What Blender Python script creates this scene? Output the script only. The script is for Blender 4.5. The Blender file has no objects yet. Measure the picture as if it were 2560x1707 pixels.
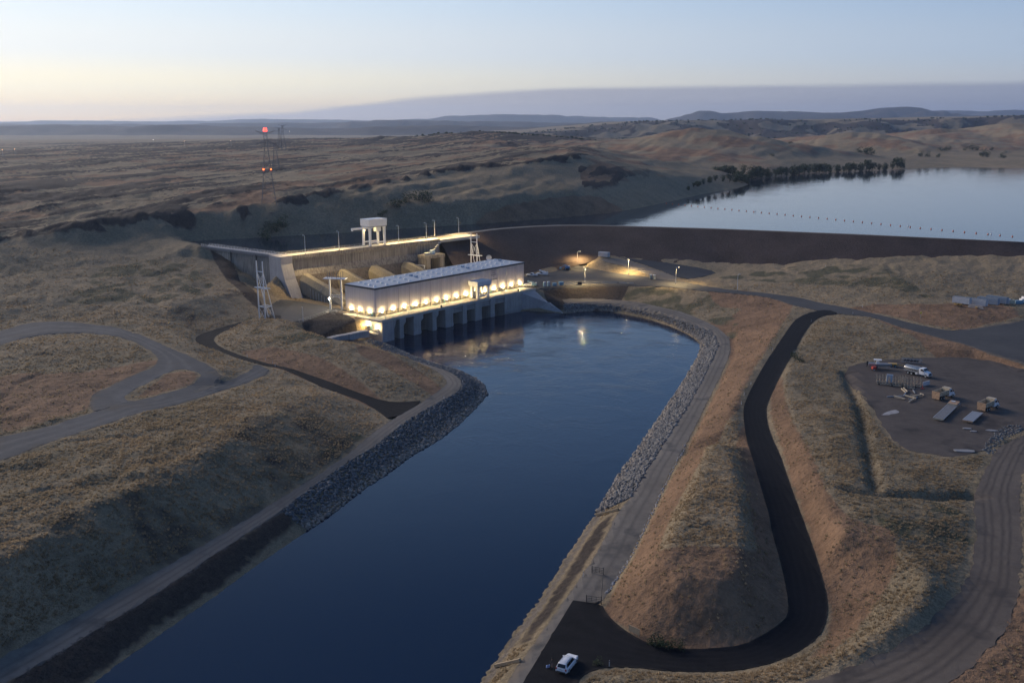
import bpy, bmesh, math, random
import numpy as np
from mathutils import Vector, Matrix, geometry

random.seed(7); RNG = np.random.default_rng(11)
scene = bpy.context.scene
COL = scene.collection

# ------------------------------------------------------------------ camera
CZ = 83.0                      # metres above the lower road
FPX = 2400.0                   # focal length in pixels of a 2560 px wide frame
PITCH = math.atan((853.5 - 308.0) / FPX)
cam_d = bpy.data.cameras.new('camera'); cam = bpy.data.objects.new('camera', cam_d); COL.objects.link(cam)
cam_d.sensor_width = 36.0; cam_d.lens = 36.0 * FPX / 2560.0
cam_d.clip_start = 1.0; cam_d.clip_end = 200000.0
cam.location = (0, 0, CZ); cam.rotation_euler = (math.pi / 2 - PITCH, 0, 0)
scene.camera = cam

# ------------------------------------------------------------------ sky
SUN_AZ = math.radians(-50.0)   # bright part of the sky, left of the view
world = bpy.data.worlds.new('World'); scene.world = world; world.use_nodes = True
wn = world.node_tree.nodes; wl = world.node_tree.links
for n in list(wn): wn.remove(n)
def N(nt, t, **kw):
    n = nt.nodes.new(t)
    for k, v in kw.items():
        if k.startswith('i_'): n.inputs[k[2:].replace('_', ' ')].default_value = v
        elif k.startswith('n') and k[1:].isdigit(): n.inputs[int(k[1:])].default_value = v
        else: setattr(n, k, v)
    return n
wt = world.node_tree
w_out = N(wt, 'ShaderNodeOutputWorld'); w_bg = N(wt, 'ShaderNodeBackground')
sky = N(wt, 'ShaderNodeTexSky', sky_type='NISHITA', sun_disc=False)
sky.sun_elevation = math.radians(2.0); sky.sun_rotation = SUN_AZ
sky.altitude = 60.0; sky.air_density = 1.0; sky.dust_density = 0.6; sky.ozone_density = 2.2
tc = N(wt, 'ShaderNodeTexCoord'); sep = N(wt, 'ShaderNodeSeparateXYZ'); wl.new(tc.outputs['Generated'], sep.inputs[0])
def wmath(op, a, b=None, clamp=False, c3=None):
    n = N(wt, 'ShaderNodeMath', operation=op); n.use_clamp = clamp
    if c3 is not None: n.inputs[2].default_value = c3
    for i, v in enumerate((a, b)):
        if v is None: continue
        if hasattr(v, 'is_linked') or hasattr(v, 'links'): wl.new(v, n.inputs[i])
        else: n.inputs[i].default_value = v
    return n.outputs[0]
# low stratus bank along the horizon: thickest to the right of the view, thinning out to the left
az = wmath('ARCTAN2', sep.outputs[0], sep.outputs[1])
noi = N(wt, 'ShaderNodeTexNoise'); noi.inputs['Scale'].default_value = 3.0; noi.inputs['Detail'].default_value = 5.0
mp = N(wt, 'ShaderNodeMapping'); mp.inputs['Scale'].default_value = (1.0, 1.0, 14.0)
wl.new(tc.outputs['Generated'], mp.inputs[0]); wl.new(mp.outputs[0], noi.inputs['Vector'])
rmp = N(wt, 'ShaderNodeValToRGB'); e = rmp.color_ramp.elements
e[0].position = 0.0; e[0].color = (0.0, 0, 0, 1); e[1].position = 1.0; e[1].color = (1, 1, 1, 1)
for pos, v in ((0.30, 0.08), (0.39, 0.30), (0.45, 0.70), (0.52, 0.90), (0.60, 0.97)):
    q = rmp.color_ramp.elements.new(pos); q.color = (v, v, v, 1)
azn = wmath('MULTIPLY_ADD', az, 1.0 / 2.0, c3=0.5)
wl.new(azn, rmp.inputs[0])
topz = wmath('MULTIPLY', rmp.outputs[0], 0.039)
topn = wmath('ADD', topz, wmath('MULTIPLY', wmath('SUBTRACT', noi.outputs[0], 0.5), 0.006))
bank = wmath('MULTIPLY', wmath('SUBTRACT', topn, sep.outputs[2]), 210.0, clamp=True)
bank = wmath('MULTIPLY', bank, wmath('MULTIPLY_ADD', noi.outputs[0], 0.25, c3=0.72))
# dusk colours: a ramp over elevation towards the glow, another away from it, mixed by bearing
def sky_ramp(stops):
    r = N(wt, 'ShaderNodeValToRGB'); el = r.color_ramp.elements; r.color_ramp.interpolation = 'EASE'
    el[0].position = stops[0][0]; el[0].color = (*stops[0][1], 1); el[1].position = stops[-1][0]; el[1].color = (*stops[-1][1], 1)
    for p, c in stops[1:-1]: q = el.new(p); q.color = (*c, 1)
    wl.new(elev, r.inputs[0]); return r.outputs[0]
elev = wmath('MAXIMUM', sep.outputs[2], 0.0)
r_glow = sky_ramp([(0.0, (1.65, 1.10, .42)), (.012, (1.58, 1.20, .60)), (.035, (1.30, 1.16, .80)), (.07, (1.02, 1.03, .98)), (.13, (.84, .97, 1.06)), (.26, (.36, .58, .90)), (.5, (.13, .24, .46)), (1.0, (.06, .12, .26))])
r_anti = sky_ramp([(0.0, (.26, .32, .46)), (.03, (.31, .39, .54)), (.06, (.27, .39, .57)), (.13, (.18, .31, .53)), (.26, (.08, .19, .45)), (.5, (.05, .11, .26)), (1.0, (.055, .115, .26))])
toward = wmath('POWER', wmath('MULTIPLY_ADD', wmath('COSINE', wmath('SUBTRACT', az, SUN_AZ)), 0.5, c3=0.5), 3.2)
mix_sky = N(wt, 'ShaderNodeMix', data_type='RGBA'); wl.new(toward, mix_sky.inputs[0]); wl.new(r_anti, mix_sky.inputs[6]); wl.new(r_glow, mix_sky.inputs[7])
add_sky = N(wt, 'ShaderNodeMix', data_type='RGBA', blend_type='ADD'); add_sky.inputs[0].default_value = 0.01
wl.new(mix_sky.outputs[2], add_sky.inputs[6]); wl.new(sky.outputs[0], add_sky.inputs[7])
bankc = N(wt, 'ShaderNodeMix', data_type='RGBA'); wl.new(toward, bankc.inputs[0]); bankc.inputs[6].default_value = (.20, .255, .385, 1); bankc.inputs[7].default_value = (.60, .54, .52, 1)
mixc = N(wt, 'ShaderNodeMix', data_type='RGBA')
wl.new(bank, mixc.inputs[0]); wl.new(add_sky.outputs[2], mixc.inputs[6]); wl.new(bankc.outputs[2], mixc.inputs[7])
wl.new(mixc.outputs[2], w_bg.inputs[0]); w_bg.inputs[1].default_value = 1.0
wl.new(w_bg.outputs[0], w_out.inputs[0])

# the sun is below the hills: only its glow, as one very broad, weak, warm lamp from the bright side
sun_d = bpy.data.lights.new('sun', 'SUN'); sun = bpy.data.objects.new('sun', sun_d); COL.objects.link(sun)
sun_d.energy = 3.1; sun_d.angle = math.radians(30.0); sun_d.color = (1.0, 0.84, 0.68)
sd = Vector((math.sin(SUN_AZ) * math.cos(math.radians(21)), math.cos(SUN_AZ) * math.cos(math.radians(21)), math.sin(math.radians(21))))
sun.rotation_euler = sd.to_track_quat('Z', 'Y').to_euler()

vs = scene.view_settings; vs.view_transform = 'Standard'; vs.look = 'None'; vs.gamma = 1.0; vs.exposure = 0.1
try: vs.use_curve_mapping = False
except Exception: pass
scene.cycles.max_bounces = 6; scene.cycles.diffuse_bounces = 2; scene.cycles.glossy_bounces = 3
scene.cycles.transmission_bounces = 2; scene.cycles.volume_bounces = 0; scene.cycles.transparent_max_bounces = 8
scene.cycles.use_denoising = True; scene.cycles.sample_clamp_indirect = 25.0

# ------------------------------------------------------------------ survey: picture column/row + known height -> ground position
_c, _s = math.cos(PITCH), math.sin(PITCH)
def at(x, y, z):
    a = (x - 1280.0) / FPX; b = (853.5 - y) / FPX
    t = (z - CZ) / (-_s + b * _c)
    return Vector((a * t, (_c + b * _s) * t, z))
def at_depth(x, y, Y):
    a = (x - 1280.0) / FPX; b = (853.5 - y) / FPX
    t = Y / (_c + b * _s)
    return Vector((a * t, Y, CZ + (-_s + b * _c) * t))

# ------------------------------------------------------------------ object helpers
def link(o, parent=None):
    COL.objects.link(o)
    if parent is not None: o.parent = parent
    return o
def tag(o, label=None, cat=None, group=None, kind=None):
    if label: o['label'] = label
    if cat: o['category'] = cat
    if group: o['group'] = group
    if kind: o['kind'] = kind
    return o
def empty(name, loc=(0, 0, 0), rz=0.0, label=None, cat=None, group=None):
    o = bpy.data.objects.new(name, None); o.empty_display_size = 0.5
    o.location = loc; o.rotation_euler = (0, 0, rz); link(o)
    return tag(o, label, cat, group)
class MB:
    """collects boxes, bars, tubes and prisms and links them as one mesh"""
    def __init__(s): s.v = []; s.f = []
    def add(s, vs, fs):
        n = len(s.v); s.v += [tuple(v) for v in vs]; s.f += [tuple(i + n for i in q) for q in fs]; return s
    def box(s, c, d, rz=0.0, top=1.0, rot=None):
        hx, hy, hz = d[0] / 2, d[1] / 2, d[2] / 2
        pts = [Vector((sx * hx * (top if sz > 0 else 1), sy * hy * (top if sz > 0 else 1), sz * hz)) for sz in (-1, 1) for sy in (-1, 1) for sx in (-1, 1)]
        M = rot if rot is not None else Matrix.Rotation(rz, 3, 'Z')
        return s.add([M @ q + Vector(c) for q in pts], [(0, 2, 3, 1), (4, 5, 7, 6), (0, 1, 5, 4), (2, 6, 7, 3), (0, 4, 6, 2), (1, 3, 7, 5)])
    def bar(s, a, b, w, h=None):
        a, b = Vector(a), Vector(b); h = h or w; d = b - a; L = d.length
        if L < 1e-6: return s
        M = d.to_track_quat('Z', 'Y').to_matrix()
        return s.box((a + b) / 2, (w, h, L), rot=M)
    def tube(s, a, b, r0, r1=None, n=8, caps=True):
        a, b = Vector(a), Vector(b); r1 = r0 if r1 is None else r1
        M = (b - a).to_track_quat('Z', 'Y').to_matrix(); vs = []
        for p, r in ((a, r0), (b, r1)):
            for i in range(n):
                t = 2 * math.pi * i / n; vs.append(p + M @ Vector((r * math.cos(t), r * math.sin(t), 0)))
        fs = [(i, (i + 1) % n, n + (i + 1) % n, n + i) for i in range(n)]
        if caps: fs += [tuple(range(n))[::-1], tuple(range(n, 2 * n))]
        return s.add(vs, fs)
    def prism(s, poly, z0, z1):
        n = len(poly); vs = [(x, y, z0) for x, y in poly] + [(x, y, z1) for x, y in poly]
        return s.add(vs, [(i, (i + 1) % n, n + (i + 1) % n, n + i) for i in range(n)] + [tuple(range(n))[::-1], tuple(range(n, 2 * n))])
    def extr(s, prof, M0, M1=None, closed=True):
        """profile of 3-D points swept between two offsets"""
        n = len(prof); o0, o1 = Vector(M0), Vector(M1)
        vs = [Vector(q) + o0 for q in prof] + [Vector(q) + o1 for q in prof]
        return s.add(vs, [(i, (i + 1) % n, n + (i + 1) % n, n + i) for i in range(n)] + [tuple(range(n))[::-1], tuple(range(n, 2 * n))])
    def loft(s, rings, caps=True):
        n = len(rings[0]); vs = [q for r in rings for q in r]; fs = []
        for k in range(len(rings) - 1):
            for i in range(n): fs.append((k * n + i, k * n + (i + 1) % n, (k + 1) * n + (i + 1) % n, (k + 1) * n + i))
        if caps: fs += [tuple(range(n))[::-1], tuple(range((len(rings) - 1) * n, len(rings) * n))]
        return s.add(vs, fs)
    def mesh(s, name, mat, smooth=False):
        me = bpy.data.meshes.new(name); me.from_pydata(s.v, [], s.f); me.validate()
        bm = bmesh.new(); bm.from_mesh(me); bmesh.ops.recalc_face_normals(bm, faces=bm.faces); bm.to_mesh(me); bm.free()
        if mat is not None: me.materials.append(mat)
        if smooth:
            me.polygons.foreach_set('use_smooth', [True] * len(me.polygons))
            try: me.set_sharp_from_angle(angle=math.radians(38))
            except Exception: pass
        return me
    def build(s, name, mat, parent=None, smooth=False, bevel=0.0):
        o = bpy.data.objects.new(name, s.mesh(name, mat, smooth)); link(o, parent)
        if bevel:
            m = o.modifiers.new('bevel', 'BEVEL'); m.width = bevel; m.segments = 2; m.limit_method = 'ANGLE'
        return o
def part(name, me, parent, loc=(0, 0, 0), rz=0.0):
    o = bpy.data.objects.new(name, me); o.location = loc; o.rotation_euler = (0, 0, rz); return link(o, parent)
def copy_tree(o, parent=None):
    c = o.copy(); link(c); c.parent = parent
    for ch in list(o.children): copy_tree(ch, c)
    return c

# ------------------------------------------------------------------ materials
MATS = {}
def mat(name, col, rough=0.7, metal=0.0, var=0.0, scale=1.0, bump=0.0, bscale=8.0, emit=None, es=0.0, stain=0.0, spec=0.5, obj=True, streak=0.0):
    """procedural surface: base colour with cloudy variation, optional run-down streaks and fine bump"""
    if name in MATS: return MATS[name]
    m = bpy.data.materials.new(name); m.use_nodes = True; nt = m.node_tree; b = nt.nodes['Principled BSDF']
    b.inputs['Roughness'].default_value = rough; b.inputs['Metallic'].default_value = metal
    b.inputs['Base Color'].default_value = (*col, 1); b.inputs['Specular IOR Level'].default_value = spec
    L = nt.links
    t = N(nt, 'ShaderNodeTexCoord'); src = t.outputs['Object'] if obj else N(nt, 'ShaderNodeNewGeometry').outputs['Position']
    cur = None
    if var > 0:
        n1 = N(nt, 'ShaderNodeTexNoise'); n1.inputs['Scale'].default_value = scale; n1.inputs['Detail'].default_value = 6; n1.inputs['Roughness'].default_value = 0.65
        L.new(src, n1.inputs['Vector'])
        r = N(nt, 'ShaderNodeMapRange'); r.inputs[1].default_value = 0.25; r.inputs[2].default_value = 0.75
        r.inputs[3].default_value = 1 - var; r.inputs[4].default_value = 1 + var * 0.7; L.new(n1.outputs[0], r.inputs[0])
        mx = N(nt, 'ShaderNodeMix', data_type='RGBA', blend_type='MULTIPLY'); mx.inputs[0].default_value = 1; mx.inputs[6].default_value = (*col, 1)
        L.new(r.outputs[0], mx.inputs[7]); cur = mx.outputs[2]
        if streak > 0:
            mpp = N(nt, 'ShaderNodeMapping'); mpp.inputs['Scale'].default_value = (1.6, 1.6, 0.09); L.new(src, mpp.inputs[0])
            n2 = N(nt, 'ShaderNodeTexNoise'); n2.inputs['Scale'].default_value = 0.9; n2.inputs['Detail'].default_value = 5; L.new(mpp.outputs[0], n2.inputs['Vector'])
            r2 = N(nt, 'ShaderNodeMapRange'); r2.inputs[1].default_value = 0.42; r2.inputs[2].default_value = 0.68; r2.inputs[3].default_value = 1.0; r2.inputs[4].default_value = 1 - streak
            L.new(n2.outputs[0], r2.inputs[0])
            mx2 = N(nt, 'ShaderNodeMix', data_type='RGBA', blend_type='MULTIPLY'); mx2.inputs[0].default_value = 1; L.new(cur, mx2.inputs[6]); L.new(r2.outputs[0], mx2.inputs[7]); cur = mx2.outputs[2]
        L.new(cur, b.inputs['Base Color'])
        rr = N(nt, 'ShaderNodeMapRange'); rr.inputs[3].default_value = max(0.02, rough - 0.12); rr.inputs[4].default_value = min(1, rough + 0.12); L.new(n1.outputs[0], rr.inputs[0]); L.new(rr.outputs[0], b.inputs['Roughness'])
    if bump > 0:
        n3 = N(nt, 'ShaderNodeTexNoise'); n3.inputs['Scale'].default_value = bscale; n3.inputs['Detail'].default_value = 5; L.new(src, n3.inputs['Vector'])
        bp = N(nt, 'ShaderNodeBump'); bp.inputs['Strength'].default_value = 1.0; bp.inputs['Distance'].default_value = bump; L.new(n3.outputs[0], bp.inputs['Height']); L.new(bp.outputs[0], b.inputs['Normal'])
    if emit:
        b.inputs['Emission Color'].default_value = (*emit, 1); b.inputs['Emission Strength'].default_value = es
    MATS[name] = m; return m
# ================================================================== TERRAIN
def vnoise(x, y, seed=0):
    xi = np.floor(x).astype(np.int64); yi = np.floor(y).astype(np.int64); fx = x - xi; fy = y - yi
    fx = fx * fx * (3 - 2 * fx); fy = fy * fy * (3 - 2 * fy)
    def h(a, b):
        n = (a * 374761393 + b * 668265263 + seed * 974711) & 0x7fffffff
        n = ((n ^ (n >> 13)) * 1274126177) & 0x7fffffff
        return ((n ^ (n >> 16)) & 0xffff) / 65535.0
    return (h(xi, yi) * (1 - fx) + h(xi + 1, yi) * fx) * (1 - fy) + (h(xi, yi + 1) * (1 - fx) + h(xi + 1, yi + 1) * fx) * fy
def fbm(x, y, oct=4, seed=0, gain=0.5):
    s = np.zeros_like(x, dtype=float); a = 1.0; t = 0.0
    for k in range(oct):
        s += a * vnoise(x * 2 ** k + 17.3 * k, y * 2 ** k - 9.1 * k, seed + k); t += a; a *= gain
    return s / t

WATER_Z = -4.0; RES_Z = 20.8; YARD_Z = 5.0; CREST_Z = 23.2
# ---- surveyed edges (picture column, row) with a height in metres
R_WATER = [(1000, 2050), (1100, 1870), (1208, 1707), (1239, 1663), (1283, 1595), (1355, 1499), (1417, 1398), (1471, 1317), (1488, 1290), (1545, 1190), (1595, 1122), (1652, 1037), (1710, 952), (1744, 894), (1753, 870), (1748, 853), (1724, 836), (1676, 814), (1625, 797), (1557, 783), (1489, 778), (1412, 783)]
R_BANK = [(1090, 2050), (1180, 1850), (1266, 1707), (1328, 1615), (1386, 1537), (1448, 1448), (1498, 1371), (1548, 1274), (1580, 1240), (1610, 1185), (1641, 1138), (1690, 1060), (1731, 999), (1758, 945), (1786, 890), (1798, 859), (1781, 829), (1736, 810), (1687, 792), (1638, 778), (1576, 765), (1527, 758), (1453, 756), (1410, 758)]
R_FOOT = [(1504, 1510), (1529, 1468), (1571, 1398), (1610, 1317), (1637, 1262), (1672, 1185), (1731, 1081), (1771, 999), (1799, 945), (1826, 884), (1824, 846), (1798, 822), (1749, 797), (1699, 778), (1650, 768), (1601, 757), (1551, 751), (1477, 747), (1405, 748)]
LOOP_IN = [(1504, 1510), (1517, 1537), (1548, 1568), (1595, 1599), (1645, 1617), (1703, 1624), (1780, 1624), (1858, 1615), (1908, 1591), (1951, 1560), (1969, 1541), (1971, 1506), (1961, 1448), (1946, 1386), (1930, 1332), (1921, 1282), (1903, 1224), (1884, 1158), (1865, 1097), (1857, 1035), (1862, 1005), (1896, 937), (1930, 882), (1978, 811), (1995, 794), (2032, 779), (2069, 774)]
LOOP_IN_Z = [0, 0, 0, 0, 0, 0, 0, 0, .1, .3, .5, .8, 1.2, 1.6, 2.0, 2.4, 2.8, 3.2, 3.7, 4.2, 4.5, 5.2, 5.7, 6.2, 6.3, 6.4, 6.5]
LOOP_OUT = [(1437, 1500.8), (1433, 1500), (1430, 1504), (1320, 1686), (1316, 1692), (1300, 1720), (1250, 1800), (1432, 1800), (1440, 1707), (1471, 1680), (1525, 1667), (1587, 1669), (1664, 1678), (1761, 1682), (1837, 1678), (1915, 1665), (1992, 1634), (2046, 1595), (2066, 1557), (2070, 1510), (2062, 1471), (2042, 1402), (2015, 1324), (1992, 1262), (1969, 1197), (1950, 1139), (1930, 1097), (1916, 1052), (1916, 1015), (1930, 984), (1964, 916), (1991, 869), (2018, 821), (2042, 797), (2059, 789), (2100, 785)]
LOOP_OUT_Z = [0, 0, 0, 0, 0, 0, 0, 0, 0, 0, 0, 0, 0, 0, 0, 0, .1, .3, .5, .8, 1.1, 1.5, 2.0, 2.4, 2.7, 3.1, 3.5, 3.9, 4.3, 4.6, 5.2, 5.7, 6.2, 6.3, 6.4, 6.5]
UP_N = [(1340, 714), (1440, 690), (1560, 694), (1660, 704), (1760, 715), (1842, 727), (1906, 732), (1998, 744), (2053, 758), (2100, 766), (2202, 788), (2304, 815), (2389, 829), (2560, 801), (2760, 770)]
UP_N_Z = [5, 5, 5, 5.2, 5.5, 5.9, 6.1, 6.4, 6.5, 6.6, 6.8, 7, 7, 7, 7]
UP_S = [(1340, 722), (1440, 712), (1590, 712), (1660, 716), (1760, 727), (1862, 735), (1930, 745), (1985, 764), (2040, 776), (2100, 785), (2178, 792), (2253, 819), (2352, 846), (2406, 859), (2474, 883), (2560, 909), (2760, 960)]
UP_S_Z = [5, 5, 5, 5.2, 5.5, 5.9, 6.1, 6.3, 6.5, 6.5, 6.7, 6.8, 7, 7, 7, 7, 7]
YARD = [(2107, 930), (2134, 910), (2236, 898), (2338, 893), (2440, 895), (2560, 925), (2760, 985), (2760, 1010), (2560, 1075), (2500, 1092), (2452, 1127), (2429, 1135), (2364, 1144), (2331, 1135), (2277, 1129), (2244, 1109), (2218, 1077), (2201, 1051), (2165, 1000), (2130, 960)]
DIRT_L = [(2508, 1100), (2470, 1160), (2437, 1228), (2433, 1266), (2441, 1317), (2437, 1394), (2418, 1460), (2340, 1545), (2263, 1611), (2170, 1653), (2070, 1688), (1992, 1715), (1900, 1760)]
DIRT_R = [(2760, 1040), (2580, 1120), (2545, 1216), (2556, 1352), (2550, 1480), (2515, 1584), (2379, 1707), (2230, 1800)]
L_WATER = [(-200, 2060), (60, 1840), (229, 1707), (302, 1651), (416, 1571), (539, 1486), (637, 1414), (767, 1327), (837, 1280), (910, 1222), (961, 1190), (1029, 1139), (1090, 1105), (1148, 1061), (1182, 1027), (1205, 1003), (1219, 985), (1212, 962), (1186, 944), (1150, 926), (1090, 908), (1035, 890), (985, 868), (970, 862)]
L_BANK = [(-420, 1960), (-150, 1812), (0, 1712), (102, 1655), (245, 1569), (408, 1469), (571, 1361), (702, 1276), (776, 1218), (869, 1153), (931, 1118), (1012, 1054), (1080, 1013), (1138, 982), (1155, 965), (1150, 945), (1120, 927), (1066, 910), (1010, 893), (950, 872)]
L_FOOT = [(-420, 1880), (-150, 1735), (0, 1649), (102, 1596), (245, 1514), (408, 1422), (571, 1329), (735, 1227), (842, 1158), (883, 1126), (931, 1084), (975, 1052), (1063, 1001), (1107, 972), (1120, 957), (1106, 938), (1073, 918), (1020, 899), (960, 878)]
L_CREST = [(-420, 1640), (0, 1394), (163, 1304), (327, 1218), (490, 1137), (551, 1104), (618, 1062), (689, 1031), (740, 1004), (791, 985), (840, 1000), (880, 1030)]
L_CREST_Z = [10, 10, 10, 10, 9.8, 9.4, 8.6, 7.6, 6.4, 5.0, 3.2, 1.6]
LP_S = [(975, 1052), (944, 1027), (903, 1003), (856, 986), (808, 969), (757, 945), (727, 931), (703, 921), (660, 914), (618, 903), (590, 895), (553, 880), (512, 867), (492, 858), (487, 848), (499, 838), (526, 828), (563, 817), (590, 809), (640, 797), (700, 786)]
LP_S_Z = [0, .3, 1.0, 1.8, 2.6, 3.4, 3.8, 4.2, 4.5, 4.7, 4.8, 4.9, 4.9, 4.9, 4.9, 4.9, 4.9, 4.9, 5, 5, 5]
LP_N = [(1063, 1001), (1012, 1006), (961, 1004), (893, 982), (835, 959), (774, 938), (723, 921), (682, 912), (638, 901), (590, 885), (553, 870), (536, 856), (534, 846), (546, 836), (573, 823), (600, 814), (650, 806), (705, 797)]
LP_N_Z = [0, .1, .3, 1.2, 2.2, 3.2, 3.8, 4.3, 4.6, 4.8, 4.9, 4.9, 4.9, 4.9, 4.9, 5, 5, 5]
GA_LO = [(-300, 1260), (0, 1152), (102, 1112), (259, 1062), (340, 1035), (442, 1011), (544, 982), (612, 959), (680, 928)]
GA_LO_Z = [9.5, 9.2, 9, 8.7, 8.4, 7.8, 6.8, 6.0, 4.5]
GA_UP = [(-300, 1175), (0, 1091), (102, 1071), (204, 1040), (238, 1030)]
GA_UP2 = [(313, 1004), (374, 1003), (486, 982), (578, 952), (629, 924), (640, 908)]
GA_UP2_Z = [8.4, 8.2, 7.3, 6.2, 5.0, 4.7]
GB_L = [(238, 1030), (224, 1013), (231, 989), (272, 965), (340, 935), (384, 918), (398, 901), (384, 880), (340, 856), (289, 839), (204, 831), (119, 834), (51, 846), (0, 863), (-300, 950)]
GB_R = [(486, 982), (530, 965), (550, 948), (554, 938), (537, 921), (476, 890), (408, 863), (357, 839), (306, 822), (255, 814), (177, 805), (136, 802), (68, 807), (0, 829), (-300, 890)]
ISLAND = [(313, 1002), (311, 989), (340, 969), (408, 935), (452, 919), (503, 930), (498, 942), (476, 955), (384, 989), (345, 1000)]

def z_of(pts, z):
    zs = z if isinstance(z, (list, tuple)) else [z] * len(pts)
    return [at(x, y, h) for (x, y), h in zip(pts, zs)]
lines = []          # 3-D break lines
def brk(pts, z): lines.append(z_of(pts, z)); return lines[-1]
def brkw(pts): lines.append([Vector(q) for q in pts])
B = {}
B['R_WATER'] = brk(R_WATER, WATER_Z); B['R_BANK'] = brk(R_BANK, -0.2); B['R_FOOT'] = brk(R_FOOT, 0.0)
B['LOOP_IN'] = brk(LOOP_IN, LOOP_IN_Z); B['LOOP_OUT'] = brk(LOOP_OUT, LOOP_OUT_Z)
B['UP_N'] = brk(UP_N, UP_N_Z); B['UP_S'] = brk(UP_S, UP_S_Z)
B['YARD'] = brk(YARD, 5.2); lines[-1].append(lines[-1][0].copy())
B['DIRT_L'] = brk(DIRT_L, [5, 4.9, 4.8, 4.7, 4.6, 4.4, 4.2, 3.8, 3.4, 3.0, 2.6, 2.2, 2]); B['DIRT_R'] = brk(DIRT_R, [5.2, 5.1, 5, 4.8, 4.6, 4.3, 3.8, 3.4])
B['L_WATER'] = brk(L_WATER, WATER_Z); B['L_BANK'] = brk(L_BANK, -0.2); B['L_FOOT'] = brk(L_FOOT, 0.0)
brk(L_CREST, L_CREST_Z)
B['LP_S'] = brk(LP_S, LP_S_Z); B['LP_N'] = brk(LP_N, LP_N_Z)
B['GA_LO'] = brk(GA_LO, GA_LO_Z); B['GA_UP'] = brk(GA_UP, [9.6, 9.3, 9.1, 8.9, 8.7]); B['GA_UP2'] = brk(GA_UP2, GA_UP2_Z)
gz = [8.7, 8.7, 8.7, 8.7, 8.6, 8.6, 8.6, 8.7, 8.8, 9, 9.3, 9.6, 9.8, 10, 10.5]
B['GB_L'] = brk(GB_L, gz); B['GB_R'] = brk(GB_R, [7.3, 7.6, 7.8, 8, 8.2, 8.5, 8.7, 8.9, 9.1, 9.3, 9.6, 9.8, 10, 10.2, 10.8])
# canal bed
brk([(500, 2050), (700, 1690), (900, 1450), (1150, 1230), (1330, 1060), (1420, 950), (1480, 860)], -11.0)
# right mound between the bench and the paved loop: flat top with steep sides
brk([(1785, 1106), (1753, 1162), (1742, 1228), (1699, 1293), (1664, 1371), (1657, 1410), (1684, 1440), (1780, 1446), (1840, 1420), (1858, 1332), (1842, 1228), (1826, 1146), (1800, 1106), (1785, 1106)], [7.0, 7.4, 7.6, 7.6, 7.5, 7.3, 7.0, 6.9, 7.0, 7.3, 7.5, 7.2, 6.8, 7.0])
brk([(1820, 1060), (1835, 1005), (1872, 937), (1908, 880), (1956, 808), (1972, 780)], [5.4, 5.3, 5.7, 6.0, 6.3, 6.3])
# toe apron of the mound
brk([(1530, 1500), (1560, 1545), (1610, 1580), (1700, 1600), (1800, 1600), (1880, 1580), (1935, 1535), (1938, 1480), (1920, 1400), (1900, 1320)], [.6, .7, .7, .7, .7, .9, 1.2, 1.6, 2.0, 2.6])
# plateau east of the paved road
brk([(1974, 905), (1962, 950), (1968, 1010), (1985, 1075), (2031, 1170), (2062, 1247), (2108, 1340), (2224, 1352), (2302, 1402), (2325, 1460), (2280, 1525), (2205, 1584), (2140, 1625), (2040, 1650), (1930, 1690), (1780, 1700), (1640, 1695), (1540, 1690), (1480, 1712)], [6.4, 6.4, 6.4, 6.6, 7.0, 7.2, 7.2, 7.0, 6.6, 6.2, 5.6, 4.8, 4.0, 2.6, 1.8, 1.5, 1.4, 1.2, .8])
brk([(2060, 1010), (2090, 1110), (2140, 1200), (2250, 1250), (2400, 1300)], [6.8, 7.2, 7.4, 6.8, 5.6])
brk([(2040, 850), (2080, 815), (2170, 812), (2280, 850), (2340, 880)], [6.6, 7.6, 7.9, 7.2, 6.0])
# north of the upper road: rough grass rising gently to the toe of the dam
brk([(2000, 715), (2200, 735), (2400, 765), (2560, 770)], [7.6, 9.2, 9.4, 9.4])
# left mound between the paved road and the powerhouse
brk([(628, 796), (682, 797), (720, 806), (750, 823), (808, 840), (876, 857), (944, 872), (1005, 888), (1050, 912)], [8.2, 8.4, 8.2, 7.8, 7.2, 6.4, 5.2, 3.8, 1.8])
brk([(575, 836), (640, 850), (720, 870), (800, 893), (900, 925), (1000, 955), (1060, 960)], [6.0, 6.4, 6.4, 6.0, 4.8, 2.8, 1.4])
# plateau left
brk([(-300, 1400), (0, 1290), (200, 1200), (400, 1120), (560, 1050), (660, 985)], [10.4, 10.2, 10.0, 9.6, 8.4, 6.6])
brk([(-300, 1080), (0, 985), (120, 950), (220, 905), (330, 890)], [9.6, 9.2, 9.0, 8.9, 8.9])
brk([(-300, 880), (0, 800), (60, 790), (150, 785), (270, 790), (360, 800), (440, 830), (500, 880), (580, 915)], [11, 10.8, 10.6, 10.4, 10, 9.4, 8.8, 7.6, 5.8])
brk([(380, 770), (430, 762), (510, 745), (578, 732), (640, 728), (676, 745), (694, 765)], [11, 11.5, 12, 12, 11, 8.6, 6.0])
brk([(430, 800), (500, 795), (580, 785), (640, 782)], [8.0, 7.2, 6.8, 6.4])
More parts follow.
